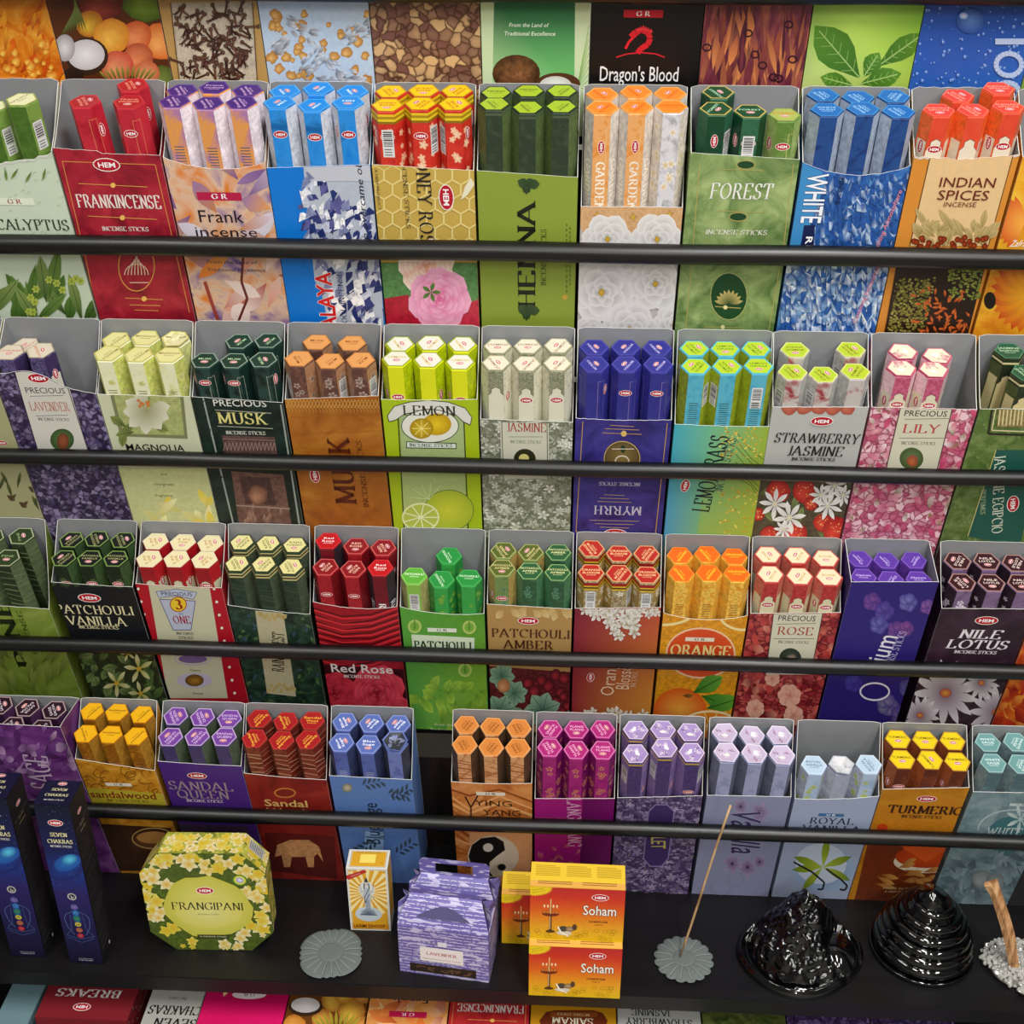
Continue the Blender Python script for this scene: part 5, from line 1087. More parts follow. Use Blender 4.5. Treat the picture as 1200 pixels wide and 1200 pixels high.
def violet(a):
    small_flowers(a, 935, 1050, 150, ['#4c3868', '#6c5890', '#9080b0', '#b8a8cc', '#5c4880', '#382850'], 5, 4, 8)
    with PX(a): a.poly([(760, 950), (768, 942), (782, 942), (790, 950), (783, 1005), (775, 1014), (762, 1014), (754, 1005)], '#3c2860'); a.line([(760, 950), (768, 942), (782, 942), (790, 950), (783, 1005), (775, 1014), (762, 1014), (754, 1005), (760, 950)], 1.2, '#8c7cb0')
    T(a, 'VIOLET', 772, 979, 52, 10, '#c8b868', 'sans', -86, bold=.5)
def vanilla(a):
    with PX(a):
        for x, y, r in ((890, 952, 13), (868, 945, 10), (858, 1012, 12), (876, 1016, 12), (890, 1010, 9)): a.flower(x, y, r, 6, '#6c5478', '#a898c0', '#4c3858', .5, x)
        a.ring(862, 1030, 9, 8, 1, '#8c84a8', 16); a.ring(845, 1040, 12, 8, 1, '#8c84a8', 16, 0, 250)
    T(a, 'Vanilla', 875, 976, 94, 20, '#3c3460', 'sans', -84, bold=1, shear=.25, out=('#d8d0e8', .5)); 
def royal(a):
    with PX(a):
        a.ell(965, 1018, 36, 28, '#5c88bc', '#9cb0d0', n=24); a.ell(962, 1012, 30, 24, '#c0cce0', n=24)
        for g in (-1.4, -.35, .45, 2.3, 3.05, -2.8): a.petal(964, 1016, g, 36, 9, '#a8b838', '#688018'); 
        a.line([(930, 1010), (952, 1022), (966, 1034), (964, 1042), (958, 1042)], 2.2, '#1c1c20'); a.line([(968, 1018), (985, 1030), (993, 1038), (990, 1043), (984, 1042)], 2.2, '#1c1c20')
    GR(a, 974, 955, 30, '#3c6ca0'); T(a, 'ROYAL', 975, 962, 52, 7, '#28344c'); T(a, 'VANILLA', 974, 971, 70, 7, '#28344c')
def turm(a):
    with PX(a):
        a.poly([(1020, 975), (1138, 975), (1130, 1060), (1000, 1060)], '#6c2c10', .4); a.poly([(1032, 960), (1125, 965), (1122, 975), (1028, 973)], '#c07818', .3)
        a.ell(1085, 1010, 38, 13, '#d8c8b0', n=24); a.ell(1085, 1004, 36, 13, '#c84814', '#a83810', n=24); a.petal(1085, 1010, -1.57, 36, 60, '#d8581c', '#b84414'); a.ell(1034, 970, 6, 5, '#c83c18')
        for k in range(15): a.petal(rnu(1018, 1100), rnu(1012, 1036), rnu(-.4, .6), rnu(16, 28), 6, '#8c4c1c', '#c89048')
    HEM(a, 1086, 936, 24); T(a, 'TURMERIC', 1084, 949, 90, 9, '#3c1c0c', bold=.9); T(a, 'INCENSE STICKS', 1080, 957, 48, 3.4, '#3c1c0c', bold=.4); T(a, 'MADE IN INDIA', 1056, 1041, 42, 2.6, '#d8b880', 'sans'); T(a, 'A HEM PRODUCT', 1056, 1045, 40, 2.4, '#d8b880', 'sans')
def whites(a):
    with PX(a):
        a.ring(1188, 973, 42, 24, 1.6, '#b0c0c4', 26, 180, 360); a.ell(1190, 980, 34, 24, '#3c6c74', n=24); a.flower(1196, 960, 18, 7, '#8ca8a8', '#d0dcdc', '#a8bcbc', .25)
        for k in range(60): a.petal(rnu(1115, 1220), rnu(1000, 1060), rnu(0, 6.3), rnu(14, 28), rnu(6, 11), rn_c(['#44545c', '#586c74']), rn_c(['#7c9098', '#8ca0a8', '#5c7078']))
        a.blob(1150, 1030, 12, '#a8acac', '#687478'); a.blob(1166, 1034, 12, '#a0a8a8', '#687478')
    GR(a, 1196, 943, 26, '#c8d4d4', '#28444c'); T(a, 'WHITE SAGE', 1196, 975, 82, 9, '#c8d4d4')
f0 = carton(4, -58, 846, 71, 852, 0, .7, bgmat('marble', '#4c1c5c', '#6c347c', '#8c549c', 26), sagec, 'purple carton with pale SAGE lettering sideways, left end of tier 4')
SG = packet_type('#2c1424', '#b09898', '#d8c8d0', 'SAGE|SALVIA', '#2c1428', '#4c2c50', '#3c2040', badge_y=200, scale=60)
fill(f0, 4, SG, 'maroon-black packet', 'purple SAGE', [(-1.15, 0, 9), (-.1, 0, 9), (.9, 0, 7), (-.75, 1, 12), (.15, 1, 10), (1.05, 1, 8)])
f1 = carton(4, 87, 889, 182, 903, 1, .5, bgmat('marble', '#b07018', '#c88820', '#d8a038', 50), sandal, 'golden scrollwork carton with Sandalwood lettering')
SW = packet_type('#f0b418', '#e8a010', '#5c3010', 'Sandalwood', '#b87818', '#a87828', '#8c5410', badge=False, mini='#503810', scale=110)
fill(f1, 4, SW, 'golden packet with yellow lid', 'golden Sandalwood', [(-.98, 0, 2, None, -3), (.02, 0, 0, None, -2), (1, 0, 0), (-.75, 1, 6, None, -1), (.15, 1, 3), (1, 1, 0)])
f2 = carton(4, 184, 892, 283, 898, 1, .3, bgmat('plain', '#48247c', scale=12), sandq, 'violet carton with muted gold SANDAL QUEEN lettering')
SQ = packet_type('#7844a0', '#c0a8d0', '#d8b8e0', 'SANDAL|QUEEN', '#342858', '#505c48', '#44386c', badge_y=60, lines=None, scale=60)
fill(f2, 4, SQ, 'purple-lidded packet', 'SANDAL QUEEN')
f3 = carton(4, 285, 906, 383, 914, 2, .3, bgmat('marble', '#641410', '#801c18', '#982c20', 16), sandw, 'brick red carton with gold Sandal Wood lettering and an elephant')
SR = packet_type('#a81c20', '#b83430', '#f0b840', 'Sandal|Wood', '#5c1c14', '#70241c', '#7c3424', badge=False, lines='#b88c6c', scale=60)
fill(f3, 4, SR, 'red packet with scarlet lid', 'brick red Sandal Wood')
f4 = carton(4, 385, 909, 483, 914, 0, .3, bgmat('plain', '#5c80c0', scale=12), blues, 'periwinkle carton with Blue Sage lettering sideways')
BS = packet_type('#5c70b8', '#8898d0', '#f0f0fc', 'Blue|Sage', '#48549c', '#384068', '#5868b0', badge_y=200, mini='#a8b0d0', scale=50)
BS2 = packet_type('#3c4048', '#7080c8', '#a0a8c8', 'Blue|Sage', '#5864a8', '#3c4050', '#7080c0', badge=False, crush=.008, scale=50)
fill(f4, 4, [BS, BS2], ['blue packet', 'blue packet with an opened lid'], 'Blue Sage', [(-1, 0), (0, 0, -3), (.95, 0, 0, 0, 0, 1), (-.95, 1), (.02, 1), (1, 1)])
f5 = carton(4, 528, 916, 624, 918, 3, .3, bgmat('marble', '#a05420', '#c87838', '#d89458', 24), ying, 'caramel swirl carton with a black and white yin-yang')
YY = packet_type('#d8843c', '#e8a05c', '#5c2c10', 'YING|YANG', '#b0683c', '#504030', '#d8a070', badge=False, lines='#8c4820', scale=60)
fill(f5, 4, YY, 'caramel packet with orange lid', 'yin-yang')
f6 = carton(4, 626, 936, 721, 936, 0, .3, bgmat('plain', '#a01878', scale=14), ylang, 'magenta carton with pale lettering running down its front')
YL = packet_type('#b02878', '#d878b0', '#f0b8d8', 'YLANG|YLANG', '#90186c', '#781060', '#a02478', badge_y=200, flower=('#a83c50', '#d08c78'), scale=50)
fill(f6, 4, YL, 'magenta packet', 'magenta YLANG YLANG')
f7 = carton(4, 723, 935, 824, 933, 0, .6, bgmat('cells', '#2c2040', '#4c3c68', '#a090b8', 150), violet, 'carton covered in violets with gold VIOLET lettering sideways')
VT = packet_type('#a890c8', '#d8c8e0', '#382048', 'VIOLET', '#584080', '#8870a8', '#403060', kind='cells', badge_y=64, barcode=1, band=('#c8a838',), scale=150, crush=.002)
fill(f7, 4, VT, 'violet-print packet', 'VIOLET', [(-.98, 0, -6), (.1, 0, 8), (1.02, 0, 1), (-.95, 1, 0), (0, 1, 5), (.98, 1, 2)])
f8 = carton(4, 828, 932, 928, 934, 0, .3, bgmat('plain', '#8c90b0', scale=14), vanilla, 'lavender grey carton with purple Vanilla lettering sideways')
VN = packet_type('#c8b8d4', '#e4d8ec', '#8c4868', 'Vanilla', '#8890b8', '#6c7088', '#a0a4c8', badge_y=200, mini=None, scale=50, crush=.0035)
fill(f8, 4, VN, 'grey-lilac packet with creased lid', 'lavender grey Vanilla')
f9 = carton(4, 931, 936, 1031, 933, 4, .5, bgmat('plain', '#a0acc8', scale=12), royal, 'pale blue carton with ROYAL VANILLA lettering and a green vanilla flower')
RV = packet_type('#b8d0e4', '#d0e0f0', '#40587c', 'ROYAL|VANILLA', '#98b0d0', '#b0b8cc', '#b0c4e0', badge=False, flower=('#a0b040', '#c8d088'), scale=30)
RV2 = packet_type('#dcdce0', '#c0c4d0', '#9098a8', '-', '#9ca0b4', '#b8bccc', '#a8acc4', badge=False, crush=.008, scale=30)
fill(f9, 4, [RV, RV2], ['pale blue packet', 'pale packet with a torn white top'], 'ROYAL VANILLA', [(-.75, 0, -16), (.15, 0, -18, 0, 0, 1), (1.0, 0, -14)])
f10 = carton(4, 1034, 925, 1137, 923, 0, .3, bgmat('marble', '#a86410', '#c08018', '#b87014', 10), turm, 'amber carton with dark TURMERIC lettering')
TM = packet_type('#e8cc18', '#c8982c', '#5c3c10', 'TURMERIC', '#7c3c1c', '#98502c', '#5c2814', badge_y=36, scale=30)
fill(f10, 4, TM, 'brown packet with yellow lid', 'TURMERIC')
f11 = carton(4, 1140, 928, 1243, 930, 0, .3, bgmat('marble', '#50646c', '#708890', '#8ca0a4', 24), whites, 'slate blue carton with WHITE SAGE lettering at the right end of tier 4')
WS = packet_type('#6c9c9c', '#98bcb8', '#d8e8e4', 'WHITE|SAGE', '#607c80', '#788c90', '#506870', badge=False, scale=60)
fill(f11, 4, WS, 'grey-teal packet', 'WHITE SAGE')
# ------------------------------------------------------------------ things standing on the bottom shelf
def quad_art(P00, P10, P01, W, H):
    """flat print frame on the plane through a corner with two edge vectors; art units are mm, W x H"""
    o = Vector(P00); ex = (Vector(P10)-o).normalized(); ey = (Vector(P01)-o).normalized(); n = ex.cross(ey).normalized()
    a = Art(lambda u, v, l: tuple(o+ex*(u/1000)+ey*(v/1000)+n*l), None, W, base=.00012); a.lip = [(0, H), (W, H)]; a.minlip = H; a.Wd = W; a.Hd = H
    return a
def mesh_obj(name, V, F, mats, parent=None, mi=None, smooth=False):
    me = bpy.data.meshes.new(name); me.from_pydata([tuple(v) for v in V], [], F)
    for m in (mats if isinstance(mats, (list, tuple)) else [mats]): me.materials.append(m)
    if mi: me.polygons.foreach_set('material_index', mi)
    if smooth: me.polygons.foreach_set('use_smooth', [True]*len(me.polygons))
    return link(name, me, parent)
def shelf_box(name, label, cat, group, cx, cy, z, W, D, H, rz, body, front=None, side=None, top=None, bev=.0006):
    t = empty(name, (cx, cy, z), rz); tag(t, label, cat, group)
    cb_ = solid('carton_body', body, [(-W/2, W/2, -D/2, D/2, 0, H)], t, bev)
    w, d, h = W*1000, D*1000, H*1000
    if front: a = quad_art((-W/2, -D/2, 0), (W/2, -D/2, 0), (-W/2, -D/2, H), w, h); a.lay = .0002; front(a, w, h); a.build(cb_)
    if side: a = quad_art((W/2, -D/2, 0), (W/2, D/2, 0), (W/2, -D/2, H), d, h); a.lay = .0002; a.kind = 'side_print'; side(a, d, h); a.build(cb_)
    if top: a = quad_art((-W/2, -D/2, H), (W/2, -D/2, H), (-W/2, D/2, H), w, d); a.lay = .0002; a.kind = 'top_print'; top(a, w, d); a.build(cb_)
    return t
# tall square cartons with seven discs down a seated figure
def chk_front(a, w, h):
    a.vgrad(0, 0, w, h, [(0, '#120e28'), (.25, '#1c1848'), (.45, '#281e5c'), (.6, '#18307c'), (.72, '#141c50'), (1, '#0c0e24')], .25)
    rn = random.Random(2)
    for (x, y, rx, ry, c) in ((w*.5, h*.62, w*.62, 17, '#1a3c90'), (w*.6, h*.655, w*.44, 11, '#2470b8'), (w*.68, h*.675, w*.24, 7, '#58c8e8')):
        n = 18; R = [(x+rx*math.cos(k/n*6.283)*.9-ry*math.sin(k/n*6.283)*.5, y+rx*math.cos(k/n*6.283)*.55+ry*math.sin(k/n*6.283)) for k in range(n)]
        a.fan((x, y), R, c, mixc(c, '#1a2260', 1) if c == '#1a3c90' else mixc(c, '#1c3c90', .8))
    for k in range(40): a.ell(rn.uniform(0, w), rn.uniform(h*.5, h), .35, .35, '#8cc0f0', n=5, st=False)
    a.step()
    c = w*.5
    a.ring(c, h*.44, 5.2, 5.4, 1.8, '#b8b4b0', 16); a.ell(c, h*.44, 3.6, 3.7, '#2c2830'); a.line([(c-2, h*.447), (c, h*.44), (c-1.6, h*.43), (c+1, h*.428), (c+2, h*.44)], .7, '#e8e4e0')
    hy = h*.37; a.ring(c, hy, 4.5, 6, .35, '#5090c0', 16)
    a.line([(c-4, hy-6), (c-7, hy-9), (c-14, hy-13), (c-17, hy-20), (c-15, hy-36), (c-8, hy-50)], .4, '#6888c8'); a.line([(c+4, hy-6), (c+7, hy-9), (c+14, hy-13), (c+17, hy-20), (c+15, hy-36), (c+8, hy-50)], .4, '#6888c8')
    a.line([(c-8, hy-14), (c-10, hy-40), (c-19, hy-52), (c, hy-58), (c+19, hy-52), (c+10, hy-40), (c+8, hy-14)], .35, '#5878b8'); a.line([(c-18, hy-56), (c, hy-64), (c+18, hy-56)], .35, '#5878b8')
    a.ell(c, hy-18, 6, 20, '#2868a0', '#201c50')
    for k, cc in enumerate(('#8060c0', '#3080d8', '#208858', '#d8c830', '#c86830', '#d82838')):
        y = hy+1-k*10.5; a.ell(c, y, 4.2, 4.0, cc); a.ell(c, y, 2.9, 2.8, mixc_hex(cc, '#101020', .55)); a.ring(c, y, 1.5, 1.5, .6, mixc_hex(cc, '#ffffff', .4), 8)
    a.hem(c+.5, h*.895, 20); a.text('SEVEN', c+1, h*.825, 22, 6.4, '#e8e0a8', bold=.8); a.text('CHAKRAS', c+1, h*.785, 33, 6.6, '#e8e0a8', bold=.8); a.text('INCENSE STICKS', c+1, h*.755, 28, 3.2, '#e0dcd8', bold=.8)
    a.text('NEW YOGA & FOCUS', c, 9, 20, 1.4, '#c8c8d8', 'sans'); a.text('A HEM PRODUCT', c, 6, 20, 1.7, '#c8c8d8', 'sans', bold=.5)
def chk_side(a, w, h):
    a.rect(0, 0, w, h, '#1c1a1e'); rn = random.Random(3)
    a.hem(w*.5, h*.9, 13, 0)
    for k in range(34): y = 22+k*(h-62)/34; a.line([(3, y), (w*rn.uniform(.6, .9), y+4+rn.random())], .55, rn.choice(['#5c585c', '#787478', '#4c484c'])); 
    a.text('SEVEN', w*.5, h*.83, 14, 2.6, '#b0a878'); a.text('CHAKRAS', w*.5, h*.8, 18, 2.6, '#b0a878'); a.ell(w*.6, 13, 2, 3, '#d0ccc8')
def chk_top(a, w, d):
    a.rect(0, 0, w, d, '#141430', .5); a.text('SEVEN', w*.5, d*.62, 20, 4.6, '#d8d0a0', bold=.8); a.text('CHAKRAS', w*.5, d*.4, 30, 4.6, '#d8d0a0', bold=.8); a.text('INCENSE STICKS', w*.5, d*.2, 26, 2.2, '#d8d0d0', bold=.6); a.hem(w*.5, d*.86, 12)
darkc = bgmat('plain', '#14121c', scale=20)
for (xa, xb, yb, xt, yt, lb) in ((83, 122.5, 1128, 77, 944, 'tall dark blue square carton with seven coloured discs, right one of the pair'), (14, 55, 1120, 4, 935, 'tall dark blue square carton with coloured discs, cut by the left edge')):
    Xa, Ya = watz(xa, yb, ZS); Xb, _ = watz(xb, yb, ZS); top = waty(xt, yt, Ya)[1]; W = Xb-Xa
    shelf_box('tall_incense_carton', lb, 'incense carton', 'pair of tall dark cartons', (Xa+Xb)/2, Ya+W/2, ZS+.0002, W, W, top-ZS, math.radians(-1), darkc, chk_front, chk_side, chk_top)
# octagonal carton of yellow blossom
def octagon_box():
    X0, Y0 = watz(202, 1111, ZS); X1, _ = watz(289, 1111.5, ZS); cx = (X0+X1)/2
    zt = waty(240, 1000, Y0)[1]; Hh = zt-ZS; xl = waty(167, 1030, Y0)[0]; xr = waty(313, 1035, Y0)[0]; Wd = xr-xl; cx = (xl+xr)/2-.002; D = .042; cb = Hh*.19; cw = (Wd-(X1-X0))/2*.98
    t = empty('octagonal_incense_carton', (cx, Y0+D/2, ZS), math.radians(2)); tag(t, 'yellow octagonal carton printed with frangipani blossom, standing on the bottom shelf', 'incense carton')
    w, h = Wd*1000, Hh*1000; c1, c2 = cw*1000, cb*1000
    O = [(c1, 0), (w-c1, 0), (w, c2), (w-.5, h-c2*1.05), (w-c1*.9, h), (c1*.9, h), (.5, h-c2*1.05), (0, c2)]
    V = [((u-w/2)/1000, -D/2, v/1000) for u, v in O]+[((u-w/2)/1000*.96, D/2, v/1000*.97+.002) for u, v in O]
    F = [tuple(range(7, -1, -1))[::-1], tuple(range(8, 16))[::-1]]+[(i, i+8, (i+1) % 8+8, (i+1) % 8) for i in range(8)]
    m = bgmat('marble', '#5c6820', '#a0a038', '#d0cc60', 60)
    mesh_obj('carton_body', V, F, m, t)
    ct = c2*1.05
    a = Art(lambda u, v, l: ((u-w/2)/1000, -D/2-l, v/1000), [(0, h-ct), (c1*.9, h), (w-c1*.9, h), (w, h-ct)], w, base=.0003)
    def inside(x, y, r): return not (y < c2+r and (x-r*.7 < c1*(1-max(0, y-r*.7)/c2) or x+r*.7 > w-c1*(1-max(0, y-r*.7)/c2))) and y > r*.8
    a.poly([(u, v) for u, v in O], '#4c5c20', .5)
    rn = random.Random(5)
    def bloom(a, x, y, r):
        g = rn.random()*6; c = rn.choice(['#d8d468', '#d0c850', '#e4e4b0', '#e8e8c8'])
        for q in range(5): a.petal(x, y, g+q*1.257, r, r*.7, '#d4ac20', c, tip=.8)
        a.step(3e-6)
    for k in range(420):
        x, y = rn.uniform(0, w), rn.uniform(0, h); e = ((x-w*.5)/(w*.5))**2+((y-h*.45)/(h*.5))**2
        if e < .55: continue
        r = rn.uniform(9, 13)
        if not inside(x, y, r): r *= .5
        if not inside(x, y, r): continue
        if rn.random() < .25: a.leaf(x, y, rn.random()*6, r, 6, '#2c4010', '#688028', '#48601c')
        elif rn.random() < .5: bloom(a, x, y, r)
    a.fan((w*.5, h*.46), [(w*.5+w*.36*math.cos(k/22*6.283)*(1+rn.uniform(-.06, .06)), h*.46+h*.32*math.sin(k/22*6.283)*(1+rn.uniform(-.06, .06))) for k in range(22)], '#dcd87c', '#c0bc48')
    a.ell(w*.5, h*.40, w*.27, h*.16, '#d8d488', '#d0c860')
    a.hem(w*.5, h*.63, 24); a.text('FRANGIPANI', w*.5, h*.47, w*.58, 13, '#2c2c18'); a.text('INCENSE CONES', w*.5, h*.385, 30, 2, '#5c5020')
    a.rect(w*.38, h*.13, w*.64, h*.17, '#383c20'); a.text('10 INCENSE CONES', w*.51, h*.15, w*.22, 2.4, '#e8e4b0', 'sans'); 
    a.ring(w*.79, h*.74, 9, 9, 2.2, '#58802c', 20); a.ell(w*.79, h*.74, 7.8, 7.8, '#d8d848'); a.ell(w*.79, h*.74, 5.2, 5.2, '#e8e8f0', '#9090c0')
    a.build(t)
    # blossom on the sloping top facets
    for (i0, i1) in ((5, 4), (4, 3), (3, 2), (6, 5)):
        p, q, b = Vector(V[i0]), Vector(V[i1]), Vector(V[i0+8]); ww = (q-p).length*1000
        a = quad_art(p, q, b, ww*.985, (b-p).length*985); a.lay = .0004; a.kind = 'facet_print'; rn = random.Random(8+i0)
        for k in range(int(ww*.5)): bloom(a, rn.uniform(2, ww-2), rn.uniform(3, a.Hd-6), rn.uniform(6, 9)*(1 if i0 in (5, 4) else .8))
        if i0 == 4: a.rect(ww*.2, a.Hd*.45, ww*.8, a.Hd*.9, '#b8b8b0'); [a.rect(ww*(.24+k*.06), a.Hd*.5, ww*(.26+k*.06), a.Hd*.85, '#303030') for k in range(9)]
        a.build(t)
octagon_box()
# grey soapstone flower plates
stone = bgmat('plain', '#646b69', scale=70, rough=.75); stonew = pmat('carved_pale_line', '#8f9896', .8, .2)
def flower_plate(px, py, R, n, label, fn, seed):
    X, Y = watz(px, py, ZS); t = empty('flower_incense_plate', (X, Y, ZS), .2); tag(t, label, 'incense plate', 'grey stone flower plates')
    N = 144; rings = [0, .12, .3, .36, .42, .6, .8, .93, 1]; hs = [.0068, .0068, .0066, .0058, .0066, .0072, .0066, .0056, .0036]
    V, F = [], []
    def prof(a): return fn(a)
    for r, h in zip(rings, hs):
        for k in range(N):
            a = k/N*6.28318; rr = R*(r if r < .5 else r*(1-(r-.5)/.5*(1-prof(a)))); gro = .0010*(abs(math.sin(a*n/2)) < .16)*(.4 < r < .95)
            V.append((rr*math.cos(a), rr*math.sin(a), h-gro))
    for k in range(N): a = k/N*6.28318; V.append((R*prof(a)*.93*math.cos(a), R*prof(a)*.93*math.sin(a), .0003))
    M = len(rings)+1
    for i in range(M-1):
        for k in range(N): F.append((i*N+k, (i+1)*N+k, (i+1)*N+(k+1) % N, i*N+(k+1) % N))
    F.append(tuple(range((M-1)*N, M*N))[::-1])
    mesh_obj('plate_disc', V, F, stone, t)
    rn = random.Random(seed)
    gr_ = []
    for i in range(n):
        a = (i+.0)/n*6.28318; r1 = R*.9*prof(a); bm_pts = [(R*.40, .0070), (R*.6, .0076), (r1, .0062)]
        VV, FF = [], []
        for (r, z) in bm_pts:
            for s_ in (-1, 1): VV.append((r*math.cos(a)-s_*.0004*math.sin(a), r*math.sin(a)+s_*.0004*math.cos(a), z))
        for q in range(2): FF.append((q*2, q*2+2, q*2+3, q*2+1))
        mesh_obj('carved_line', VV, FF, stonew, t)
    return t, X, Y
def scal(a): return 1-.09*abs(math.sin(a*16/2+.3))**2.2
flower_plate(801, 1126, .0405, 16, 'grey stone flower plate holding the upright incense stick', lambda a: 1-.10*(1-abs(math.sin(a*8+1.57)))**1.5, 1)
def four(a):
    q = (a*4/6.28318) % 1; return .97-.03*(abs(q-.5) > .3)+.025*math.cos((q-.5)*6)+(.022*math.sin(q*44) if abs(q-.5) > .28 else 0)
flower_plate(388, 1119, .0455, 20, 'grey stone flower plate with broad petals, empty, left of the lavender boxes', four, 2)
bamboo = bgmat('streak', '#8c6a48', '#b89468', '#c8a880', 60, .7)
X, Y = watz(797, 1121, ZS+.008); st = empty('incense_stick', (X, Y, ZS+.0078)); tag(st, 'thin tan incense stick standing upright in the right grey flower plate', 'incense stick')
Xt, Zt = waty(856, 944, Y-.006)
mesh_stick = tube_mesh('stick', bamboo, [((Xt-X)*k/8+.0006*math.sin(k*.8), (-.006)*k/8, (Zt-ZS-.0078)*k/8) for k in range(9)], [.0012, .0016]+[.0017]*6+[.0015], 8, st)
# small white and orange carton with a standing figure
def lax_front(a, w, h):
    a.rect(0, 0, w, h, '#dcdad2'); a.frame(2.2, 2.2, w-2.2, h-2.2, .6, '#707880'); a.rect(3.2, 12, w-3.2, h-3.2, '#d8a028', .1)
    c = w*.47; cy = h*.62
    for k in range(22): g = k/22*6.283; a.poly([(c, cy), (c+44*math.cos(g), cy+44*math.sin(g)), (c+44*math.cos(g+.14), cy+44*math.sin(g+.14))], '#f0dca0', st=False)
    a.step(); a.W = None
    a.ell(c, cy+6, 11, 15, '#d8dcd8'); a.ell(c, h*.27, w*.33, h*.12, '#c0ccd4', n=24); a.W = w
    a.rect(2.8, 2.8, w-2.8, 13, '#d89018'); a.rect(0, 0, 2.2, h, '#dcdad2'); a.rect(w-2.2, 0, w, h, '#dcdad2')
    # robed figure, line-drawn
    a.poly([(c-3.2, h*.3), (c-4.5, h*.48), (c-5, h*.62), (c-3, h*.7), (c+3, h*.7), (c+5, h*.62), (c+4.5, h*.48), (c+3.6, h*.3)], '#b0b8c4'); a.line([(c+3, h*.68), (c-3.5, h*.55), (c-3.5, h*.45), (c+3, h*.6)], 1.1, '#404858')
    for k in range(4): a.line([(c-2.5+k*1.7, h*.31), (c-1.5+k*1.2, h*.5)], .5, '#485468')
    a.ell(c, h*.755, 2.6, 3.4, '#c8c0b4'); a.poly([(c-3, h*.78), (c-1.6, h*.83), (c, h*.87), (c+1.6, h*.83), (c+3, h*.78), (c, h*.79)], '#303848'); a.line([(c-3, h*.77), (c-3.6, h*.68)], 1.4, '#303848'); a.line([(c+3, h*.77), (c+3.6, h*.68)], 1.4, '#303848')
    for s_ in (-1, 1): a.line([(c+s_*3, h*.67), (c+s_*7.5, h*.62), (c+s_*9, h*.72)], 1.5, '#b8b4ac'); a.line([(c+s_*4, h*.62), (c+s_*8, h*.52), (c+s_*9.5, h*.56)], 1.4, '#b8b4ac'); a.ell(c+s_*9.4, h*.74, 1.7, 1.4, '#c87838')
    for k in range(9): a.petal(c, h*.27, math.pi*(.06+k*.11), 12, 4, '#485468', '#98a8b4')
    a.line([(c-12, h*.26), (c+12, h*.26)], 1.6, '#303848')
    a.poly([(0, h*.84), (3, h*.82), (w*.5, h*.95), (w*.46, h*.99), (0, h*.89)], '#b83028'); a.text('NEW PACK', w*.23, h*.905, 14, 2, '#f0d0c0', 'sans', 27)
    a.text('LAXMI DHOOP', c, 8.6, w*.78, 6, '#281c10', 'sans', bold=1); a.text('NET 100 G', c, 4.4, 8, 1.4, '#281c10', 'sans')
def lax_top(a, w, d): a.rect(0, 0, w, d, '#dcdad2'); a.frame(4, 3, w-3, d-3, .6, '#707880'); a.rect(5, 4, w-4, d-4, '#d8a028'); a.rect(w*.3, d*.3, w*.68, d*.75, '#f0d868'); a.text('DHOOP', w*.5, d*.84, w*.6, 2, '#403010', 'sans'); a.text('75', w*.85, d*.3, 3, 3, '#403010', 'sans')
def lax_side(a, w, h): a.rect(0, 0, w, h, '#cfccc2'); a.rect(3, 12, w-3, h-3, '#d8a028'); a.poly([(w*.2, 8), (w*.8, 12), (w*.7, 20), (w*.3, 18)], '#b8b8b4')
Xa, Ya = watz(411, 1090, ZS); Xb, _ = watz(458, 1091, ZS); zt = waty(434, 1019, Ya)[1]
shelf_box('small_incense_box', 'small white and orange box with a robed standing figure, beside the lavender boxes', 'incense box', None, (Xa+Xb)/2, Ya+.019, ZS+.0002, Xb-Xa, .036, zt-ZS, math.radians(1), pmat('white_card', '#dcdad2', .5), lax_front, lax_side, lax_top)
# two gable boxes in lavender print
lav = pmat('lavender_printed_card', '#6f64a8', .42)
_tc = nd(lav, 'ShaderNodeTexCoord'); _mp = nd(lav, 'ShaderNodeMapping'); _mp.inputs['Scale'].default_value = (1, 1, 4.5); _n = nd(lav, 'ShaderNodeTexNoise', i_Scale=46, i_Detail=1); _r = nd(lav, 'ShaderNodeValToRGB')
_r.color_ramp.elements[0].position = .56; _r.color_ramp.elements[0].color = (*lin('#6f64a8'), 1); _r.color_ramp.elements[1].position = .6; _r.color_ramp.elements[1].color = (*lin('#c4bede'), 1)
lk(lav, _tc.outputs['Object'], _mp.inputs[0]); lk(lav, _mp.outputs[0], _n.inputs['Vector']); lk(lav, _n.outputs['Fac'], _r.inputs[0]); lk(lav, _r.outputs[0], lav.node_tree.nodes['Principled BSDF'].inputs['Base Color'])
lav_plain = bgmat('plain', '#6f64a8', scale=12); lavi = bgmat('plain', '#4c4870', scale=20, rough=.7)
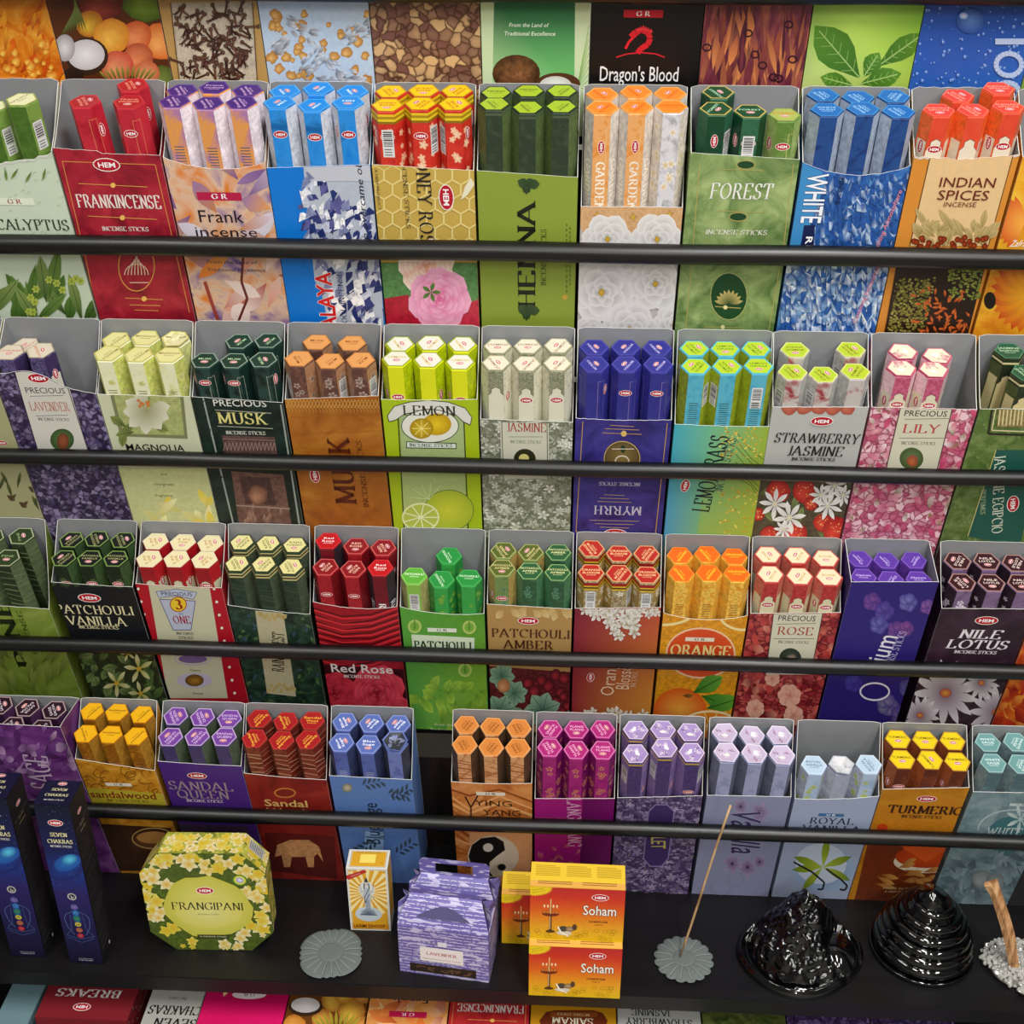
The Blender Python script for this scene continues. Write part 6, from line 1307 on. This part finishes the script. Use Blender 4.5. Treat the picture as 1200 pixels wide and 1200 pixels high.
def lav_print(a, w, h, seed, win=False):
    rn = random.Random(seed); y = 3.0; k = 0
    while y < h-1:
        x = -rn.uniform(0, 8)
        while x < w:
            L = rn.uniform(5, 13)
            if rn.random() < .18: a.ring(x+2.4, y+.5, 2, 1.9, .45, '#cfcbe4', 10); a.ell(x+2.4, y+.5, 1.1, 1.1, '#c0bade', n=8); x += 6.5
            else: a.line([(max(.3, x), y), (min(w-.3, x+L*.5), y+.6), (min(w-.3, x+L), y)], 1.25, '#c6c0e0') if x+L > .5 else None; x += L+1.8
        y += 5.4
    if win:
        a.rect(w*.12, h*.07, w*.86, h*.24, '#2c2018', .2)
        for q in range(26): a.ell(rn.uniform(w*.16, w*.82), h*rn.uniform(.10, .2), 3, 1.6, '#6c4c38', '#4c3428', n=8)
        a.rect(w*.24, h*.32, w*.72, h*.62, '#e4dcdc'); a.text('LAVENDER', w*.48, h*.49, w*.34, 5, '#a83048', bold=.5); a.text('PREMIUM BACK FLOW CONES', w*.48, h*.375, w*.42, 2.4, '#8c6068', 'sans'); a.rect(w*.44, h*.66, w*.54, h*.76, '#dcd8e4')
def gable(cx, cy, rz, W, D, Hb, Hr, hole, label):
    t = empty('gable_incense_box', (cx, cy, ZS+.0002), rz); tag(t, label, 'incense box', 'purple lavender gable boxes')
    w, d = W/2, D/2
    V = [(-w, -d, 0), (w, -d, 0), (w, d, 0), (-w, d, 0), (-w, -d, Hb), (w, -d, Hb), (w, d, Hb), (-w, d, Hb)]
    mesh_obj('box_body', V, [(0, 3, 2, 1), (0, 1, 5, 4), (1, 2, 6, 5), (2, 3, 7, 6), (3, 0, 4, 7)], lav, t)
    # curved roof panels rising to the ridge, gusseted ends
    n = 10
    for sg, nm in ((-1, 'front_roof_panel'), (1, 'back_roof_panel')):
        VV, FF = [], []
        for i in range(n+1):
            u = i/n
            for j in range(7):
                q = j/6; x = (-w+2*w*u)*(1-.22*q**1.3); y = sg*d*(1-q)**.75*(1-.06*math.sin(math.pi*u)); z = Hb+(Hr-Hb)*q**.85-.003*math.sin(math.pi*u)*(1-q)
                VV.append((x, y+sg*.0006, z))
        for i in range(n):
            for j in range(6): FF.append((i*7+j, (i+1)*7+j, (i+1)*7+j+1, i*7+j+1))
        mesh_obj(nm, VV, FF, lav, t, smooth=True)
    for sg in (-1, 1):
        VV = [(sg*w, -d, Hb), (sg*w, d, Hb), (sg*w*.80, 0, Hr-.001), (sg*w*.84, 0, Hb+(Hr-Hb)*.35), (sg*w*1.02, -d*.45, Hb+(Hr-Hb)*.75), (sg*w*1.02, d*.45, Hb+(Hr-Hb)*.75)]
        mesh_obj('gusset', VV, [(0, 3, 4), (3, 2, 4), (1, 5, 3), (3, 5, 2), (0, 1, 3)], lav, t)
    # handle: a strip of card with a slot
    hw, hz = w*.8, Hr; up_ = .026 if hole else .010
    for y in (-.0012, .0012):
        if hole:
            P = [(-hw, 0), (-hw*1.02, up_*.6), (-hw*.86, up_), (hw*.86, up_), (hw*1.02, up_*.6), (hw, 0)]; q0, q1 = hw*.55, up_*.12; q2 = up_*.78
            VV = [(-hw, y, hz), (hw, y, hz), (hw*1.03, y, hz+up_*.8), (hw*.9, y, hz+up_), (-hw*.9, y, hz+up_), (-hw*1.03, y, hz+up_*.8), (-q0, y, hz+q1), (q0, y, hz+q1), (q0, y, hz+q2), (-q0, y, hz+q2)]
            mesh_obj('handle', VV, [(0, 1, 7, 6), (1, 2, 3, 8, 7), (3, 4, 9, 8), (4, 5, 0, 6, 9)], lav, t)
        else:
            mesh_obj('handle', [(-hw, y, hz), (hw, y, hz), (hw*.96, y*3, hz+up_), (-hw*.96, y*3, hz+up_)], [(0, 1, 2, 3)], lav, t)
    if not hole:   # the cut-out of the folded handle shows as a dark arch in the front roof
        VV = [(0, 0, 0)]; VV = []
        for i in range(13):
            u = i/12; x = (-.62+1.24*u)*w; q0 = .30; q1 = .30+.40*math.sin(math.pi*u)
            for q in (q0, q1): VV.append((x*(1-.1*q), -d*(1-q)**.75-.0016, Hb+(Hr-Hb)*q**.85+.0012))
        mesh_obj('handle_slot', VV, [(2*i, 2*i+2, 2*i+3, 2*i+1) for i in range(12)], lavi, t)
    W1, D1 = W*1000, D*1000
    a = quad_art((-w, -d, 0), (w, -d, 0), (-w, -d, Hb), W1, Hb*1000); lav_print(a, W1, Hb*1000, 3, True); a.build(t)
    a = quad_art((w, -d, 0), (w, d, 0), (w, -d, Hb), D1, Hb*1000); a.kind = 'side_print'; lav_print(a, D1, Hb*1000, 5); a.build(t)
    sl = math.hypot(d, Hr-Hb); n_ = Vector((0, -(Hr-Hb), d)).normalized()
    def rf(u, v, l):
        q = min(.97, max(.02, v/(sl*1000))); x = (u/W1-.5)*2*w*(1-.22*q**1.3); return (x, -d*(1-q)**.75*(1-.06*math.sin(math.pi*u/W1))-.0012-l, Hb+(Hr-Hb)*q**.85-.003*math.sin(math.pi*u/W1)*(1-q)+.0009+l)
    a = Art(rf, [(0, sl*960), (W1, sl*960)], W1, base=.0002); a.kind = 'roof_print'; lav_print(a, W1, sl*950, 8); a.build(t)
    return t
Xa, Ya = watz(469, 1138, ZS); Xb, Yb = watz(573, 1152, ZS); L = math.hypot(Xb-Xa, Yb-Ya); rz = math.atan2(Yb-Ya, Xb-Xa); nrm = Vector((-math.sin(rz), math.cos(rz)))
cx, cy = (Xa+Xb)/2+nrm.x*.026, (Ya+Yb)/2+nrm.y*.026
Hb = waty(472, 1084, Ya)[1]-ZS; Hr = waty(525, 1050, cy)[1]-ZS
gable(cx, cy, rz, L, .052, Hb, Hr, False, 'purple lavender gable box with a window strip, the front one')
cx2, cy2 = cx+nrm.x*.057-.001, cy+nrm.y*.057; Hr2 = waty(525, 1009, cy2)[1]-ZS-.026
gable(cx2, cy2, rz+.02, L*.97, .052, Hb*.9, max(Hr2, Hb+.012), True, 'purple lavender gable box with its slotted handle up, behind the other')
# yellow and red boxes
def so_front(a, w, h):
    a.vgrad(0, 0, w, h, [(0, '#d8b418'), (.25, '#e09c20'), (.55, '#d8601c'), (.8, '#c83420'), (1, '#b82828')], .08); rn = random.Random(4)
    a.ell(2, h-2, 24, 13, '#e8c820', n=18)
    for k in range(14): g = -k/13*1.57; a.poly([(2+24*math.cos(g), h-2+13*math.sin(g)), (2+27*math.cos(g+.05), h-2+15*math.sin(g+.05)), (2+24*math.cos(g+.1), h-2+13*math.sin(g+.1))], '#e8c820', st=False)
    a.step(); a.text('With backflow', 10, h-4.5, 16, 2, '#80541c', 'sans', 18); a.text('incense cones', 11, h-8, 16, 2, '#80541c', 'sans', 18)
    a.hem(w*.74, h*.84, 22); a.text('Soham', w*.74, h*.6, 42, 17, '#f4ece0', 'sans', bold=.8, out=('#281410', .7))
    a.text('SAMBRANI', w*.73, h*.38, 24, 3.4, '#5c2008', bold=.6); a.text('Cups', w*.73, h*.32, 10, 2.4, '#5c2008')
    for k in range(26): a.ring(rn.uniform(4, w-4), rn.uniform(3, h*.24), 3.4, 3, .5, '#a88810', 9); 
    a.ell(w*.22, h*.16, 6, 2.6, '#503018'); a.line([(w*.22, h*.16), (w*.22, h*.62)], 3.2, '#4c2814'); a.line([(w*.215, h*.2), (w*.215, h*.6)], 1.2, '#d8b080'); a.ell(w*.22, h*.5, 11, 4.6, '#6c2c10'); a.line([(w*.22, h*.5), (w*.22, h*.78)], 1.6, '#e0b070')
    for dx in (-8, -3.5, 3.5, 8): a.ell(w*.22+dx, h*.53, 3, 2.6, '#e08838', '#a84818', n=10); a.petal(w*.22+dx, h*.6, 1.57, 7, 2.4, '#f0a840', '#f8f0d0')
    a.ell(w*.37, h*.14, 10, 4, '#d0c8b8'); a.ell(w*.36, h*.22, 6, 5, '#484038'); a.ell(w*.43, h*.22, 5.5, 4.6, '#b8a078', '#786048'); a.line([(w*.30, h*.26), (w*.34, h*.14), (w*.42, h*.08)], 2, '#f0ece0'); a.ell(w*.48, h*.26, 3, 5.5, '#503828')
def so_top(a, w, d):
    a.rect(0, 0, w, d, '#e4c038'); a.rect(0, 0, w, d*.24, '#e0a850')
    for b, x0 in enumerate((.05, .38, .7)):
        for k in range(7): a.rect(w*x0, d*(.45+k*.065), w*(x0+.26-.05*(k == 6)), d*(.475+k*.065), '#a8881c')
    for b, x0 in enumerate((.08, .55)):
        for k in range(2): a.rect(w*x0, d*(.12+k*.08), w*(x0+.36), d*(.15+k*.08), '#8c5c20')
def so_side(a, w, h): a.vgrad(0, 0, w, h, [(0, '#d8b418'), (.5, '#d04820'), (1, '#b82828')]); a.hem(w*.5, h*.7, 14)
ybody = bgmat('plain', '#dcb820', scale=20)
Xa, Ya = watz(619.5, 1166, ZS); Xb, _ = watz(726, 1167, ZS); Ws = Xb-Xa; zs = waty(672, 1110, Ya)[1]; Hs = zs-ZS; Ds = .043; sx = (Xa+Xb)/2
shelf_box('yellow_red_box', 'yellow and red incense box at the bottom of the front stack', 'incense box', 'yellow and red incense boxes', sx, Ya+Ds/2, ZS+.0002, Ws, Ds, Hs, 0, ybody, so_front, so_side, so_top)
shelf_box('yellow_red_box', 'yellow and red incense box stacked on top of another alike', 'incense box', 'yellow and red incense boxes', sx+.0005, Ya+Ds/2+.011, ZS+Hs+.0005, Ws, Ds, Hs, -.01, ybody, so_front, so_side, so_top)
Xc, Yc = watz(588, 1105, ZS)
shelf_box('yellow_red_box', 'yellow and red incense box standing behind, left of the stack', 'incense box', 'yellow and red incense boxes', Xc+Ws/2, Yc+Ds/2, ZS+.0002, Ws, Ds, Hs, 0, ybody, so_front, so_side, so_top)
# glossy black ceramic burners
glaze = pmat('black_glaze', '#040405', .06, .7, **{'Coat Weight': .5, 'Coat Roughness': .03})
def spiral_burner():
    Xc, Yc = watz(1079, 1111, ZS); t = empty('spiral_cone_burner', (Xc, Yc, ZS)); tag(t, 'glossy black ceramic burner shaped as a stepped spiral cone', 'incense burner')
    R = (watz(1141, 1108, ZS)[0]-watz(1018, 1108, ZS)[0])/2*.90; H = .106; n, N = 420, 16; turns = 6.2
    V, F = [], []
    prof = lambda q: R*(1-q**1.7)**.66
    for i in range(n+1):      # one glazed coil winding up a beehive
        q = i/n; qq = q*.94; a = -q*turns*6.28318+1.2; r = max(prof(qq), .014); tr = .0095*(1-q)+.0055*q; th = .0125*(1-q)+.0065*q
        for k in range(N):
            b = k/N*6.28318; rr = max(.0005, r-tr*.75+tr*math.cos(b)); V.append((rr*math.cos(a), rr*math.sin(a), max(.0004, .009*(1-q)+H*qq*.97+th*math.sin(b)*.8)))
    for i in range(n):
        for k in range(N): F.append((i*N+k, i*N+(k+1) % N, (i+1)*N+(k+1) % N, (i+1)*N+k))
    F.append(tuple(range(N))[::-1]); F.append(tuple(range(n*N, n*N+N)))
    mesh_obj('ceramic_coil', V, F, glaze, t, smooth=True)
    V, F = [], []; M = 16
    for i in range(M+1):
        q = i/M
        for k in range(40): a = k/40*6.28318; r = max(.0004, prof(q)-.006 if q < .9 else .019*(1-((q-.9)/.1)**2)**.5); V.append((r*math.cos(a), r*1.0*math.sin(a), .0006+(H+.003)*q))
    for i in range(M):
        for k in range(40): F.append((i*40+k, i*40+(k+1) % 40, (i+1)*40+(k+1) % 40, (i+1)*40+k))
    mesh_obj('ceramic_core', V, F, glaze, t, smooth=True)
    V, F = [], []; pr = [(R*1.0, .0005), (R*1.04, .001), (R*1.075, .006), (R*1.07, .0085), (R*1.03, .0078), (R*.94, .004)]
    for (r, z) in pr:
        for k in range(72): a = k/72*6.28318; V.append((r*math.cos(a), r*1.0*math.sin(a), z))
    for j in range(5):
        for k in range(72): F.append((j*72+k, j*72+(k+1) % 72, (j+1)*72+(k+1) % 72, (j+1)*72+k))
    mesh_obj('tray_rim', V, F, glaze, t, smooth=True)
spiral_burner()
def mountain_burner():
    from mathutils import noise
    Xc, Yc = watz(937, 1122, ZS); t = empty('mountain_backflow_burner', (Xc, Yc, ZS)); tag(t, 'glossy black ceramic mountain-shaped incense burner with a curved tray', 'incense burner')
    R = .079; N, M = 150, 80; V, F = [], []
    for j in range(M+1):
        q = j/M
        for k in range(N):
            a = k/N*6.28318; rr = R*q*(1+.07*math.sin(a*2+.8)+.05*math.sin(3*a)); x, y = rr*math.cos(a)*1.04, rr*math.sin(a)*.9
            px, py = x+.010-.004, y-.012; d = math.hypot((x-.002)/1.0, (y-.018)/1.15)/(R*.92)
            h = .103*max(0, 1-d**1.1)
            nz = noise.noise((x*55, y*55, h*42+3)); n2 = 1-abs(noise.noise((x*110, y*110, 7+h*60)))*2
            step_ = .006*math.sin(h*430+9*nz)*noise.noise((x*80+9, y*80, 2))*2*(h > .006)
            h += (.012*nz+.0042*n2)*min(1, h/.018)*min(1, .25+d*2)+step_*.5
            ridge = math.exp(-((d-.93)/.05)**2)
            if q > .80: h = max(h, 0)*(1-q)/.2+.0115*math.exp(-((q-.93)/.055)**2)
            if q > .97: h = .009*(1-q)/.03
            # smooth leaf-shaped lip over the right side
            e = ((x-.050)/.030)**2+((y+.002)/.039)**2
            if e < 1: h = max(h*.4, .030*(1-e)**.5+.004-.25*(x-.050))
            V.append((x, y, .0006+max(0, h)))
    for j in range(M):
        for k in range(N):
            f = (j*N+k, (j+1)*N+k, (j+1)*N+(k+1) % N, j*N+(k+1) % N); F.append(f)
    F.append(tuple(range(M*N, (M+1)*N))[::-1])
    mesh_obj('ceramic_mountain', V, F, glaze, t, smooth=True)
mountain_burner()
# crystal chips and a wood stick
glass = pmat('clear_quartz', '#e6e4de', .12, .6, **{'Transmission Weight': .55, 'IOR': 1.5})
Xc, Yc = watz(1194, 1136, ZS); t = empty('crystal_chip_holder', (Xc, Yc, ZS)); tag(t, 'mound of clear quartz chips at the right edge of the bottom shelf', 'crystal holder')
rn = random.Random(9); bm = bmesh.new(); bmc = bmesh.new()
for k in range(760):
    g = rn.random()*6.283; r = .045*(1+.08*math.sin(g*3))*rn.random()**.5; x, y = r*math.cos(g)*1.05, r*math.sin(g); top = .026*(1-min(1, r/.052)**2)**.6
    s_ = rn.uniform(.0022, .0042); z = max(s_*.8, top*rn.uniform(.75, 1.0))
    M4 = Matrix.Translation((x, y, z)) @ Matrix.Rotation(rn.random()*6, 4, 'X') @ Matrix.Rotation(rn.random()*6, 4, 'Z') @ Matrix.Diagonal((s_, s_*rn.uniform(.6, 1), s_*rn.uniform(.6, 1), 1))
    bmesh.ops.create_icosphere(bm, subdivisions=1, radius=1, matrix=M4)
for v in bm.verts: v.co += Vector((rn.uniform(-1, 1), rn.uniform(-1, 1), rn.uniform(-1, 1)))*.0006; v.co.z = max(v.co.z, .0003)
me = bpy.data.meshes.new('crystal_chips'); bm.to_mesh(me); bm.free(); me.materials.append(glass); o = link('crystal_chips', me, t); o['kind'] = 'stuff'
V, F = [], []
for j, (r, z) in enumerate(((.038, .0004), (.036, .010), (.026, .019), (.012, .0235), (.001, .0245))):
    for k in range(20): a = k/20*6.283; V.append((r*math.cos(a), r*.9*math.sin(a), z))
for j in range(4):
    for k in range(20): F.append((j*20+k, j*20+(k+1) % 20, (j+1)*20+(k+1) % 20, (j+1)*20+k))
mesh_obj('core', V, F, bgmat('plain', '#9c9a94', scale=60, rough=.6), t, smooth=True)
wood = bgmat('streak', '#7c5434', '#b08054', '#cca478', 90, .75)
Xb, Yb = watz(1189, 1131, ZS+.022); Xt, Zt = waty(1158, 1034, Yb+.012)
w_ = empty('wood_stick', (Xb, Yb, ZS+.018)); tag(w_, 'rough split piece of tan wood standing in the quartz chips', 'wood stick')
V, F = [], []; n = 8; H = Zt-ZS-.018
for i in range(n+1):
    q = i/n; cx = (Xt-Xb)*q+.007*math.sin(q*2.6); cy = .012*q; sc = .62+.38*math.sin(min(1, q*1.3+.25)*1.57)
    for (dx, dy) in ((-.0085, -.003), (-.001, -.0072), (.0078, -.0035), (.0082, .003), (-.0072, .0035)): V.append((cx+dx*sc+rn.uniform(-.0004, .0004), cy+dy*sc, H*q+(dx*.5 if i == n else 0)))
for i in range(n):
    for k in range(5): F.append((i*5+k, i*5+(k+1) % 5, (i+1)*5+(k+1) % 5, (i+1)*5+k))
F.append((0, 4, 3, 2, 1)); F.append(tuple(range(n*5, n*5+5)))
mesh_obj('stick', V, F, wood, w_)
# ------------------------------------------------------------------ cartons lying on their backs on the shelf below, tops towards the viewer
ZL = ZS-.088
def lying(xa, xb, label, body, fn, y0=None, z=ZL, Wm=None, side=None, th=.062, short=None):
    Xa, Ya = watz(xa, 1178, z); Xb, _ = watz(xb, 1178, z); W = Xb-Xa-.001; y0 = y0 or SF-.10; D = .262
    t = empty('lying_incense_carton', ((Xa+Xb)/2, y0+D/2, z-th)); tag(t, label, 'incense carton', 'cartons lying on the lower shelf')
    w, d = W*1000, D*1000
    solid('carton_body', body, [(-W/2, W/2, -D/2, D/2, 0, th)], t, .0006)
    a = quad_art((-W/2, -D/2, th), (W/2, -D/2, th), (-W/2, D/2, th), w, d); a.lay = .0002
    a.uv = lambda x, y: ((watz(x, y, z)[0]-(Xa+Xb)/2)*1000+w/2, (watz(x, y, z)[1]-y0)*1000)
    fn(a, w, d); a.build(t)
    if side: s_ = quad_art((W/2, -D/2, 0), (W/2, D/2, 0), (W/2, -D/2, th), d, th*1000); s_.kind = 'side_print'; side(s_, d, th*1000); s_.build(t)
def LT(a, s, x, y, wpx, hpx, c, font='serif', bold=0, shear=0):
    u, v = a.uv(x, y); sx = abs(a.uv(x+10, y)[0]-a.uv(x-10, y)[0])/20; sy = abs(a.uv(x, y+10)[1]-a.uv(x, y-10)[1])/20
    a.text(s, u, v, wpx*sx, hpx*sy, c, font, 180, bold, shear)
def l_breaks(a, w, d): LT(a, 'BREAKS', 104, 1164, 76, 9, '#e8e0dc', bold=.7, shear=.15); u, v = a.uv(96, 1180); a.hem(u, v, 25, 180)
def brk_side(a, w, h):
    rn = random.Random(1)
    for k in range(120): a.petal(rn.uniform(0, w), rn.uniform(0, h), rn.random()*6, 7, 3, '#50242c', '#a89088')
def l_chak(a, w, d): LT(a, 'CHAKRAS', 205, 1184, 62, 10, '#1c1c1c', bold=.5, shear=.1); LT(a, 'SEVEN', 205, 1199, 50, 10, '#1c1c1c', bold=.5, shear=.1); a.text('INCENSE', a.uv(208, 1170)[0], a.uv(208, 1170)[1], 26, 4, '#686460', 'serif', 180)
def l_pink(a, w, d):
    with PX(a): a.grad([(225, 1155), (340, 1155), (340, 1215), (225, 1215)], ['#c01058', '#b80c50', '#e8186c', '#d81460'], .1); a.petal(262, 1168, -1.2, 14, 7, '#f0d880', '#f0a0b8'); a.petal(322, 1166, -1.9, 14, 6, '#f0d880', '#f0a0b8'); a.ell(292, 1166, 20, 5, '#e8d8dc')
    u, v = a.uv(292, 1166); a.text('G R', u, v, 16, 4, '#281820', 'serif', 180, bold=.5)
def l_fruit(a, w, d):
    rn = random.Random(4)
    with PX(a):
        a.poly([(330, 1150), (435, 1150), (435, 1215), (325, 1215)], '#6c3c14')
        for x, y, r in ((390, 1172, 14), (412, 1185, 16), (425, 1165, 12), (378, 1195, 13), (403, 1165, 12), (425, 1205, 14), (345, 1203, 14)): a.blob(x, y, r, rn.choice(['#f0c048', '#f0a850']), rn.choice(['#c07828', '#a86828']), rn=rn, j=.04)
        a.ell(358, 1180, 20, 11, '#3c2818'); a.ell(358, 1178, 17, 9, '#f0ece8', '#d0c8c8')
        for k in range(9): a.petal(382+k*3, 1208, -1.57+(k-4)*.2, 24, 4, '#6c6820', '#c0a838')
def l_fi(a, w, d):
    with PX(a):
        for k in range(30): a.petal(rnu(425, 530), rnu(1160, 1205), rnu(0, 6.3), rnu(20, 40), rnu(8, 16), rn_c(['#d86828', '#e8a050', '#b8502c']), rn_c(['#f0c890', '#e88840', '#d8a080']))
    LT(a, 'Frank', 481, 1172, 42, 8, '#1c1420', 'sans'); u, v = a.uv(478, 1189); a.kind = 'artwork'; a.rect(u-26, v-5, u+26, v+5, '#b81848'); a.text('G R', u, v, 18, 5, '#f0d8e0', 'serif', 180, bold=.5)
def l_frk(a, w, d): LT(a, 'FRANKINCENSE', 575, 1182, 78, 9, '#f0e4dc', bold=.5); a.kind = 'artwork'; u, v = a.uv(577, 1196); a.line([(u-34, v), (u+34, v)], .8, '#e0a050'); a.ell(u, v, 3, 3, '#f0c060'); a.frame(5, 5, w-5, d-4, .8, '#d88848')
def l_sai(a, w, d):
    with PX(a): a.poly([(640, 1186), (650, 1184), (695, 1184), (706, 1187), (712, 1196), (708, 1210), (636, 1210), (632, 1196)], '#6c2c14'); a.poly([(645, 1186), (700, 1186), (700, 1192), (645, 1192)], '#8c4818')
    for k in range(24): a.ring(rnu(3, w-3), d-rnu(3, 60), rnu(3, 6), rnu(2, 5), .8, '#a87018', 9)
    LT(a, 'SAIRAM', 671, 1197, 48, 8, '#f0e4c8', bold=.6); LT(a, 'INCENSE STICKS', 672, 1189, 38, 2.6, '#e8d0a0')
def l_sj(a, w, d): LT(a, 'JASMINE', 763, 1187, 46, 7, '#1c1c1c'); LT(a, 'STRAWBERRY', 772, 1198, 78, 8, '#1c1c1c', bold=.3)
def l_green(a, w, d):
    for k in range(90): a.ring(rnu(2, w-2), d-rnu(2, 70), 2.6, 2.2, .9, rn_c(['#a0a868', '#78804c', '#c0c088']), 8)
def l_lavp(a, w, d):
    for k in range(150): a.petal(rnu(2, w-2), d-rnu(2, 60), rnu(0, 6.3), 8, 4, '#2c1c40', rn_c(['#58407c', '#8068a0', '#3c2c58']))
    a.rect(w*.25, d-80, w*.75, d, '#b8b4a4')
def l_pine(a, w, d):
    for k, s_ in enumerate(('LOTUS', 'AMBER', 'MUSK')): a.text(s_, w*.55, d-20-k*14, 20, 3, '#304048', 'sans', 180)
lying(2, 43, 'pale grey-blue lying carton left of the dark red one, lower shelf', bgmat('plain', '#6c8890', scale=12), l_pine, z=ZL-.014)
lying(46, 156, 'dark red lying carton with inverted white BREAKS lettering, lower shelf', bgmat('plain', '#7c2028', scale=12), l_breaks, y0=watz(100, 1194, ZL)[1], z=ZL, side=brk_side)
lying(172, 236, 'pale grey lying carton with inverted black lettering, lower shelf', bgmat('plain', '#a8a8a0', scale=12), l_chak)
lying(237, 336, 'hot pink lying carton, lower shelf', bgmat('plain', '#c01458', scale=12), l_pink)
lying(337, 431, 'lying carton printed with mangoes and coconut, lower shelf', bgmat('plain', '#6c3c14', scale=12), l_fruit)
lying(432, 526, 'orange marbled lying carton with inverted Frank lettering, lower shelf', bgmat('plain', '#d8904c', scale=12), l_fi)
lying(527, 621, 'red lying carton with inverted FRANKINCENSE lettering, lower shelf', bgmat('marble', '#981c24', '#b02428', '#c03430', 26), l_frk)
lying(622, 722, 'yellow lying carton with a brown lettered plaque, lower shelf', bgmat('plain', '#c88c18', scale=30), l_sai)
lying(723, 820, 'white lying carton with inverted STRAWBERRY JASMINE lettering, lower shelf', bgmat('plain', '#b4b4b0', scale=12), l_sj)
lying(821, 918, 'mossy green lying carton, lower shelf', bgmat('marble', '#303c18', '#4c5828', '#687038', 60), l_green)
lying(919, 1015, 'purple blossom lying carton with a cream card, lower shelf', bgmat('cells', '#241838', '#44305c', '#7c689c', 130), l_lavp)
lying(1016, 1112, 'second purple blossom lying carton, nearer the right edge, lower shelf', bgmat('cells', '#241838', '#44305c', '#7c689c', 130), l_lavp)
for o in bpy.data.objects:
    if o.name.startswith('lying_incense_carton'): pass
